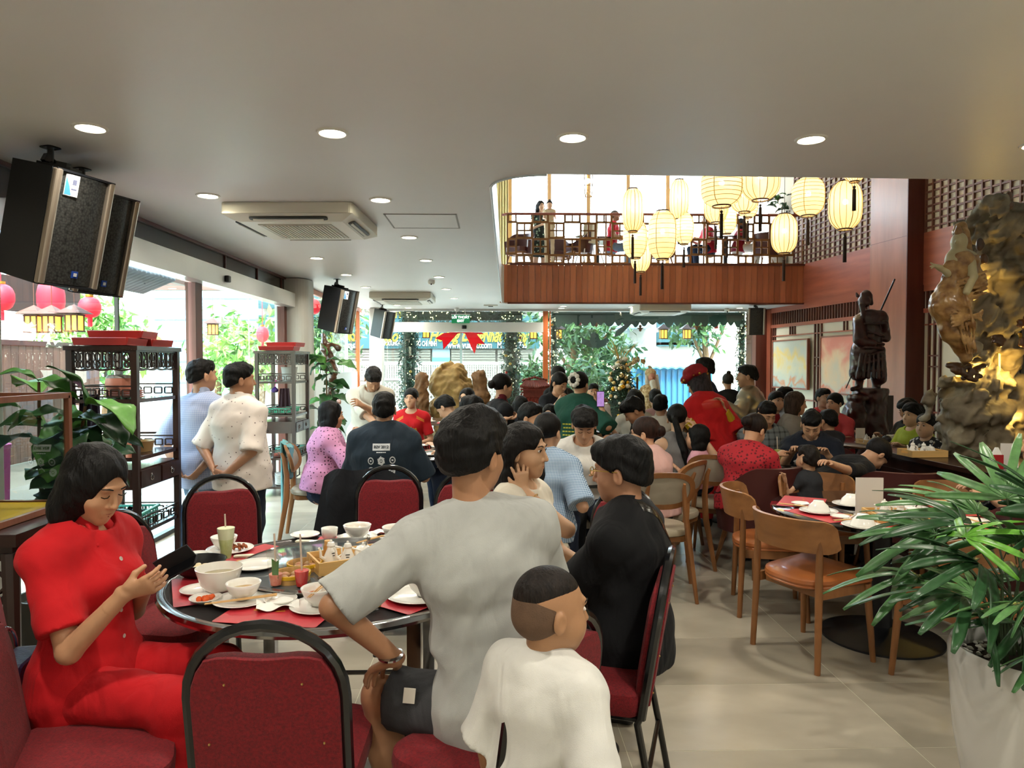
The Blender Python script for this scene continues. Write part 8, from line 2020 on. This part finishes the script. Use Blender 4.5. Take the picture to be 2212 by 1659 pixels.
P_('dark haired woman sitting just beyond the waitress with the plate', 1124, 878, 8.5, 10, fem=True, tone='c09272', hair='bob', top='22252b', q=2)
P_('standing man in ivory polo shirt stooping at the far left table', 806, 819, 7.6, 200, look=(0, 42, 0), lean=20, sit=False, tone='b58868', hair='short', hc='1a1715', top='c9c2b4', sleeve=.8, collar='c9c2b4', q=1, fat=1.1, loose=.02, armR=('w', 830, 935, 7.3), armL=('w', 782, 876, 7.35), bottom='2c2d33', s=1.05)
P_('standing man in pale blue checked shirt by the near shelf', 437, 812, 5.75, -20, look=(-22, 0, 0), sit=False, lean=-2, s=1.08, tone='b08264', hair='crop', topm=plaid('pale_blue_check', 'aab2cc', '8f9bc0', 60, .3), sleeve=.9, collar='a9b2cb', bottom='5d7489', q=1, hem=.16, armR=(.12, -.16, .0), armL=(-.12, -.14, .0), poleR=(.8, -.2, -.5), poleL=(-.8, -.2, -.5), loose=.015, shoes='26221f')
P_('standing man in ivory dotted polo shirt, hands clasped behind his back', 518, 821, 5.45, -28, look=(-30, 2, 0), sit=False, lean=-3, s=1.05, fat=1.2, tone='a97a5c', hair='short', topm=polo_dots, sleeve=.8, collar='e3d8d0', bottom='1c2434', q=1, hem=.12, armR=(.05, -.19, -.0), armL=(-.09, -.17, .03), poleR=(.9, -.1, -.4), poleL=(-.9, -.1, -.4), handR=dict(dir=(-1, -.1, .1), n=(0, 1, .2), curl=.6), loose=.015)
P_('man in grey shirt turning his face toward the viewer', 1147, 903, 5.9, -140, look=(20, 4, 0), tone='b98c6a', hair='short', top='8b97a5', collar='8b97a5', q=1, eyes='open', fat=1.12)
P_('woman in blue gingham blouse, back to the viewer', 1184, 934, 4.65, -20, look=(-12, 6, 0), fem=True, tone='c09474', hair='pony', topm=ging, sleeve=.75, loose=.03, q=1, bottom='131519', armR=('w', 1238, 1040, 4.6), armL=('w', 1180, 1050, 5.0))
P_('young man in white T-shirt looking down at his bowl', 1262, 918, 4.95, 176, look=(0, 34, 0), lean=9, tone='b98a6a', hair='fluffy', top='d2cfc9', sleeve=.85, loose=.02, q=1, eyes='down', armR=('w', 1225, 1025, 4.6), armL=('w', 1300, 1025, 4.6))
P_('small child with a fringe beyond the gingham blouse', 1188, 898, 7.2, 160, kid=.75, s=.92, fem=True, tone='c9a080', hair='bob', top='b9bcc2', q=2, eyes='open')
P_('waitress in black polo shirt writing on a pad', 1209, 828, 8.3, 205, look=(10, 26, 0), sit=False, fem=True, tone='bd9070', hair='pony', top='16181d', sleeve=.8, q=1, eyes='down', armR=('w', 1206, 868, 8.0), armL=('w', 1222, 868, 8.0), bottom='15161a')
P_('tall waitress with a ponytail behind the one writing', 1204, 812, 9.0, 30, look=(0, 0, 0), sit=False, fem=True, tone='bd9070', hair='pony', top='17191e', q=2, bottom='15161a')
GT = P_('standing woman in green T-shirt filming with her phone', 1253, 831, 7.0, -28, look=(-6, 2, 0), sit=False, fem=True, fat=1.2, tone='bd9070', hair='scrunchie', top='1d4a3c', sleeve=.85, loose=.03, q=1, armR=('w', 1296, 872, 6.8), armL=('w', 1292, 880, 7.1), bottom='3a3d42', handR=dict(dir=('l', 0, 0, 1), n=('l', -.3, 1, 0)))
m = MB()
for i in range(9): a = i*.7; q = GT['c']+GT['Q']@V3(.045*math.cos(a), -.135, .045+.055*math.sin(a)); m.ball(tuple(q), .024, 8, 6)
m.build('white_scrunchie', mat('scrunchie_white', 'd9d4ca', .8), GT['root'], kind='stuff')
for k in range(4): decal(GT, '', -.02, .26-.035*k, 0, mat('print_lime', 'b9b83c', .7), pts=bar(.17-.02*(k % 2), .012))
t = thing('smartphone', 'lit phone held up by the woman in green', 'phone', W(1297, 862, 6.75)); MB().rbox((0, 0, 0), (.075, .009, .155), .01, axis='y').build('phone_body', mat('phone_black', '0a0b0d'), t); MB().box((0, -.006, 0), (.066, .002, .14)).build('screen', mat('phone_screen', '8a6aa0', .3, emit=.8, var=.5, vs=30), t)
P_('man in white and red jersey facing the viewer by the tinselled tree', 1282, 847, 10.2, 175, tone='c08f6f', hair='crop', top='d5cfcc', collar='b01c2c', q=2, eyes='open')
P_('boy in black T-shirt leaning over a phone', 1369, 888, 6.9, 80, look=(10, 34, 0), lean=14, tone='b08060', hair='fluffy', top='14161b', q=1, eyes='down', armR=('w', 1325, 945, 6.7), armL=('w', 1330, 940, 6.9))
t = thing('smartphone', 'black phone held low by the boy in the black T-shirt', 'phone', W(1316, 944, 6.7)); MB().rbox((0, 0, 0), (.14, .07, .01), .01, rot=(.3, .2, .2)).build('phone_body', mat('phone_black', '0a0b0d'), t)
P_('woman with long dark hair beyond the boy in black', 1371, 864, 8.2, 0, fem=True, hair='long', top='b9b2a4', q=2)
P_('person in dusty pink top with short dark hair', 1416, 862, 9.0, -8, fem=True, hair='short', top='9a7470', q=2)
P_('man in ivory jacket seen from behind', 1427, 876, 8.1, -12, look=(-16, 0, 0), tone='b08262', hair='short', top='c9c3b6', sleeve=1.6, collar='c9c3b6', q=2)
PK = P_('woman in pale pink top with glasses and a hair clip', 1392, 937, 5.35, 42, look=(24, 6, 0), fem=True, fat=1.15, tone='c99c7c', hair='bun', hc='2a1a14', top='d3a9a2', sleeve=.8, loose=.02, q=1, glasses='181818', bottom='3d4a50', armR=(.2, .3, .15))
m = MB(); m.tube([tuple(PK['P0']+PK['T']*(PK['L']*(.98-.16*i))+PK['rt']*(-.08+.06*i)-PK['fw']*(.10+.012*i)) for i in range(6)], .008, 6).build('red_strap', mat('strap_red', 'b0202a', .5), PK['root'])
P_('woman in grey strappy top with a low ponytail', 1463, 905, 6.15, 8, look=(-34, 6, 0), fem=True, tone='c39a7a', hair='pony', top='6f6d6c', sleeve=-1, neck=.04, q=1, bottom='7a746c', armR=('w', 1508, 930, 5.95), armL=(-.1, .38, .2), loose=.01)
P_('little girl in pink held by the woman in grey', 1506, 945, 5.95, 60, kid=.62, s=.88, fem=True, hair='bob', top='d49aa8', q=2, hipz=.62)
# costumed entertainer and guests at the back
CO = P_('costumed entertainer in a red robe with yellow sleeves and a red hat', 1507, 830, 7.1, 35, look=(10, 22, 0), lean=16, sit=False, s=1.06, fat=1.1, tone='b58a6a', hair='long', hc='2a2326', top='b5171a', sleeve=.95, loose=.06, hem=.42, dress=1, q=1, bottom='b5171a', armR=('w', 1560, 880, 6.9), armL=('w', 1478, 902, 6.8))
c_, Q_ = CO['c'], CO['Q']; s_ = SDF(c_-.22, c_+.26, .008)
s_.ell(c_+Q_@V3(0, -.01, .10), (.135, .15, .06), Q_, .01); s_.ell(c_+Q_@V3(-.05, -.04, .14), (.10, .11, .055), Q_, .02); s_.ell(c_+Q_@V3(0, 0, .075), (.10, .12, .03), Q_, .01); s_.noise(.006, 50, 2)
p_, q_ = s_.arrays(); put('hat', np_mesh('hat', [(p_, q_)], mat('velvet_red', '8c1620', .8, var=.2, vs=12)), CO['root']); m = MB()
for i in range(14): a = i*.45; m.ball(tuple(c_+Q_@V3(.125*math.cos(a), .135*math.sin(a), .085+.02*math.sin(i*2))), .014, 6, 5)
m.build('gold_trim', gold, CO['root'], kind='stuff'); s_ = SDF(CO['N']-.34, CO['N']+.3, .010); s_.ecap(CO['N']+CO['T']*.02, CO['N']-CO['T']*.06, (.12, .10), (.24, .20), CO['rt'], k=.01); p_, q_ = s_.arrays(); put('cape_collar', np_mesh('cape_collar', [(p_, q_)], mat('satin_red', 'c0261f', .35)), CO['root'])
for sd in (1, -1):
    a_, e_, t_ = CO['arms'][sd]; MB().tube([tuple(a_*.3+e_*.7), tuple(e_), tuple(e_*.2+t_*.8)], [.075, .075, .05], 12).build('yellow_sleeve', mat('satin_yellow', 'b59418', .4), CO['root'])
P_('standing man in navy shirt and cap behind the entertainer', 1521, 797, 8.2, 60, sit=False, tone='4a3a34', hair='crop', top='1a2440', q=2, bottom='1b1d24', s=1.08)
P_('woman in black with a bun standing near the far right glass', 1572, 824, 11.0, -5, sit=False, fem=True, hair='topbun', hc='2a2420', top='17181b', q=2, bottom='1b1c20')
P_('standing man in shiny gold jacket reaching toward the entertainer', 1614, 813, 7.9, 52, look=(20, 4, 0), sit=False, s=1.05, tone='b58868', hair='crop', topm=mat('gold_satin', 'a39a84', .28, .75, bump=.3, bs=14), sleeve=1.8, loose=.03, q=1, bottom='3a3630', armR=('w', 1592, 880, 7.6), armL=('w', 1556, 872, 7.5), hem=.16)
RW_ = P_('woman in red patterned top eating, hair tied in a scrunchie', 1630, 930, 5.5, -42, look=(-14, 28, 0), lean=14, fem=True, fat=1.1, tone='c0906e', hair='bun', hc='1d1411', topm=redp, sleeve=.8, loose=.015, q=1, bottom='171d2b', eyes='down', armR=('w', 1668, 1000, 5.4), armL=('w', 1675, 985, 5.7))
P_('man in grey plaid shirt looking down at the table', 1656, 895, 6.7, 185, look=(0, 26, 0), lean=6, tone='b98c6c', hair='crop', topm=pl_g, sleeve=.9, loose=.02, q=1, eyes='down', fat=1.1)
P_('smiling woman in taupe T-shirt turned to the right', 1719, 872, 7.5, -115, look=(8, 6, 0), fem=True, fat=1.25, tone='c49474', hair='bob', hc='3a2a20', top='8a8178', q=1, eyes='open', smile=True, sleeve=.8)
P_('young man in navy polo shirt eating with chopsticks', 1753, 917, 5.95, 150, look=(6, 32, 0), lean=14, tone='c29674', hair='crop', hc='0d0c0c', top='171c28', collar='171c28', q=1, eyes='down', armR=('w', 1712, 975, 5.7), armL=('w', 1790, 985, 5.7), loose=.02, fat=1.1)
P_('woman in black T-shirt bending low to the right of the oval back chair', 1892, 982, 5.5, -80, look=(0, 40, 0), lean=62, fem=True, tone='c09272', hair='topbun', hc='120f0f', top='121317', sleeve=.8, q=1, hipz=.62, armR=('w', 1790, 1000, 5.0), armL=(0, .3, -.2), bottom='14151b')
P_('toddler peeping over the maroon tub chair', 1745, 992, 5.25, 20, kid=.55, s=.86, tone='c9a080', hair='crop', hc='1a1512', top='2a2c30', q=2, hipz=.60, armR=(.2, .1, .1), armL=('w', 1695, 1035, 5.1), poleL=(-1, -.2, 0))
for a in ((1677, 867, 8.7, -170, 'child in dark red top at the far wall table', 'short', '8c1c24'), (1697, 857, 8.8, -100, 'man in white and navy top beside the far wall table', 'crop', 'b9bcc4'), (1779, 860, 8.8, -165, 'young man in coral T-shirt at the far wall table', 'crop', 'd0464a'), (1802, 872, 8.4, 120, 'woman with tied hair in a coral top beside the warrior statue', 'bun', 'c9484c')):
    P_(a[4], a[0], a[1], a[2], a[3], tone='c49678', hair=a[5], top=a[6], q=2, eyes='open', kid=.75 if 'child' in a[4] else False)
P_('child with short black hair in front of the warrior statue', 1789, 909, 6.9, 20, kid=.7, s=.9, hair='crop', top='2a2a30', q=2)
P_('woman with curly hair looking at a phone at the dark wooden table', 1961, 886, 8.0, 110, look=(0, 20, 0), fem=True, tone='b98a68', hair='fluffy', top='2a2824', q=2, eyes='down')
P_('boy in lime green shirt smiling at the dark wooden table', 1972, 898, 7.4, 105, kid=.9, tone='c9a07c', hair='fluffy', top='a3b03c', q=1, eyes='open', smile=True, fat=1.1)
P_('small boy in black patterned shirt at the end of the counter', 2001, 921, 7.0, 115, kid=.75, tone='c9a080', hair='short', topm=dots('black_white_print', '15161a', 'b9b9b5', 18, .3), q=1, eyes='open')
P_('person in black leather jacket cut by the right picture edge', 2250, 965, 4.3, 75, lean=6, hair='bob', topm=mat('black_leather', '0d0d0f', .3, bump=.2, bs=30), sleeve=1.7, q=1, tone='b98c6c', loose=.02)
# balcony guests and seats
BZ2 = H2+.02
P_('woman in floral dress with long hair carrying a toddler on the balcony', 1168, 446, 15.9, -160, sit=False, fem=True, tone='c9a286', hair='long', topm=dots('floral_dress', '1f2a26', '9fb8a0', 14, .3), hem=.45, dress=.6, q=2, sleeve=.2, bottom='c9a286', base=BZ2, armR=(.05, .2, .22), armL=(-.1, .2, .18), botm='skirt')
P_('toddler in cream carried by the woman on the balcony', 1187, 443, 15.6, 175, kid=.55, s=.80, sit=True, hipz=.92, tone='c9a286', hair='topbun', top='c9b898', bottom='c9b898', q=2, base=BZ2)
P_('grey haired man in red T-shirt seated behind the balcony railing', 1329, 466, 16.0, -110, tone='a07a60', hair='buzz', hc='5a5550', top='b52030', bottom='6a7a8a', q=2, base=BZ2, eyes='open')
P_('person in red seated behind the hanging lanterns on the balcony', 1525, 478, 16.2, 100, hair='short', top='a51c2c', q=2, base=BZ2)
P_('person in dark red seated near the balcony fig', 1602, 484, 16.0, -100, hair='bob', top='8c1c28', bottom='d5d0c4', q=2, base=BZ2)
for px, D, rz, l in ((1122, 15.6, 150, 'maroon tub chair at the curved end of the balcony'), (1205, 16.2, -160, 'maroon tub chair behind the woman on the balcony'), (1250, 15.5, 100, 'maroon tub chair in the middle of the balcony'), (1425, 15.9, 200, 'maroon tub chair behind the lanterns on the balcony'), (1655, 15.8, -40, 'maroon tub chair beside the balcony fig')):
    dup(MC, (W(px, 785, D).x, D, BZ2), R(rz), l)
for px, D, l in ((1290, 16.2, 'round table behind the balcony railing'), (1565, 16.0, 'round table behind the lanterns on the balcony')):
    t = thing('round_table', l, 'table', (W(px, 785, D).x, D, BZ2), 0, 'balcony tables'); MB().lathe([(.0001, .72), (.5, .72), (.5, .75), (.0001, .75)], 32).build('tabletop', wood('dark_table_wood', '3f2418'), t); MB().lathe([(.3, 0), (.3, .02), (.05, .05), (.04, .72)], 16).build('pedestal', blkmt, t)
t = thing('high_chair', 'pale plastic high chair on the balcony', 'high chair', (W(1272, 785, 15.4).x, 15.4, BZ2), .3); hc_ = mat('high_chair_plastic', 'c9c8b0', .5)
MB().grid(lambda u, v: ((u-.5)*.34, -.12-.05*v+.08*abs(2*u-1), .55+.42*v), 8, 4, thick=.03).build('backrest', hc_, t); MB().rbox((0, 0, .55), (.34, .3, .05), .06).build('seat', hc_, t); MB().rbox((0, .2, .72), (.42, .22, .03), .06).build('tray', hc_, t)
for sx in (-1, 1):
    for sy in (-1, 1): MB().tube([(sx*.26, sy*.26, 0), (sx*.14, sy*.1, .55)], .014, 6).build('leg', silver_m, t)
# wooden carved lamp frame hanging upstairs
t = thing('geometric_lamp', 'open geometric wooden lamp frame hanging above the balcony', 'lamp', W(1270, 400, 15.2)); m = MB()
for a, b in (((-.10, 0, .9), (-.06, 0, -.25)), ((.14, 0, .9), (.08, 0, -.25)), ((-.06, 0, -.25), (.08, 0, -.25)), ((-.07, 0, 0), (.10, 0, 0)), ((-.08, 0, .35), (.12, 0, .35)), ((.0, .12, .9), (.0, .12, -.1)), ((0, .12, -.1), (-.06, 0, -.25)), ((0, .12, -.1), (.08, 0, -.25)), ((-.09, 0, .6), (.13, 0, .6))): m.tube([a, b], .012, 4)
m.build('frame', mat('pale_wood_mullion', 'c49a62'), t); MB().ball((.01, .05, .1), .05, 10, 8).build('bulb', bulb_m, t); MB().tube([(0, .06, .9), (0, .06, 6.7-t.location.z)], .006, 4).build('cord', tas_m, t)
# hung clothes
def drape(nm, lab, pts_fn, m, loc, rz, nu=16, nv=12, thick=.008):
    o = MB().grid(pts_fn, nu, nv, thick=thick).build(nm, m); o.location = loc; o.rotation_euler = (0, 0, rz); return tag(o, lab, 'jacket')
def jf(u, v):
    s = (v-.5)*2; a = (u-.5); y = -.25-.05*s*-1 if s < 0 else -.25; h = .90-abs(s)**.9*(.62 if s < 0 else .2); return (a*(.50+.22*max(0, -s)), (-.285-.05*max(0, -s)+.012*math.sin(u*20+v*3)) if s < 0 else -.24+.02*math.sin(u*15), h+.01*math.sin(u*11)-.05*(2*a)**4)
drape('jacket', 'black jacket draped over the chair of the man in the navy T-shirt', jf, cloth('jacket_black', '14161b', bump=.4, bs=60), (-.87, 4.98, 0), 0)
def tf(u, v):
    s = (v-.5)*2; a = u-.5; return (a*(.20-.06*abs(s)), -.262+(.045 if s > 0 else -.035)+.01*math.sin(u*14+v*4), .895-abs(s)*(.34 if s > 0 else .68)+.01*math.sin(u*9))
drape('jacket', 'turquoise jacket hung over the oval back chair by the pink top', tf, cloth('jacket_turquoise', '6fa9ab', bump=.4, bs=60), (-1.62, 6.55, 0), R(-84))
o = MB().ball((0, 0, 0), (.006, .004, .003), 8, 5).build('crumb', mat('yellow_crumb', 'd9952a', .6)); o.location = (-1.16, 2.16, .492); tag(o, 'yellow crumb on the red seat at lower left', 'crumb')
m = MB()
for x in (-1, 1): m.ball(tuple(PW['c']+PW['Q']@V3(x*.035, .06, .125)), (.03, .012, .022), 10, 6)
m.tube([tuple(PW['c']+PW['Q']@V3(x, .055, .13)) for x in (-.08, 0, .08)], .004, 5).build('sunglasses', mat('rose_frame', 'b98a78', .3), PW['root'])
a_, e_, t_ = A5['arms'][1]; q0 = e_*.22+t_*.78; d_ = nrm(t_-e_); u1 = nrm(np.cross(d_, V3(0, 1, .3))); u2 = np.cross(d_, u1)
MB().tube([tuple(q0+(u1*math.cos(k*.42)+u2*math.sin(k*.42))*.031) for k in range(15)], .0025, 5, closed=True).build('bracelet', mat('gold_chain', 'c9a25a', .3, .9), A5['root'])
t = thing('handbag', 'dark navy quilted handbag with chain on the red chair behind the woman in red', 'handbag', (-1.52, 2.30, .49), R(-80)); MB().rbox((0, 0, .09), (.22, .09, .17), .035, axis='y').build('bag_body', mat('quilted_navy', '15142b', .35, vmode='checker', vs=45, col2='1d1c38', bump=.5, bs=60), t)
MB().tube([(.1*math.cos(a), -.05, .17+.09*math.sin(a)) for a in [k*PI/10 for k in range(11)]], .006, 6).build('chain_strap', chrome, t)
print('script', time.time()-T0)
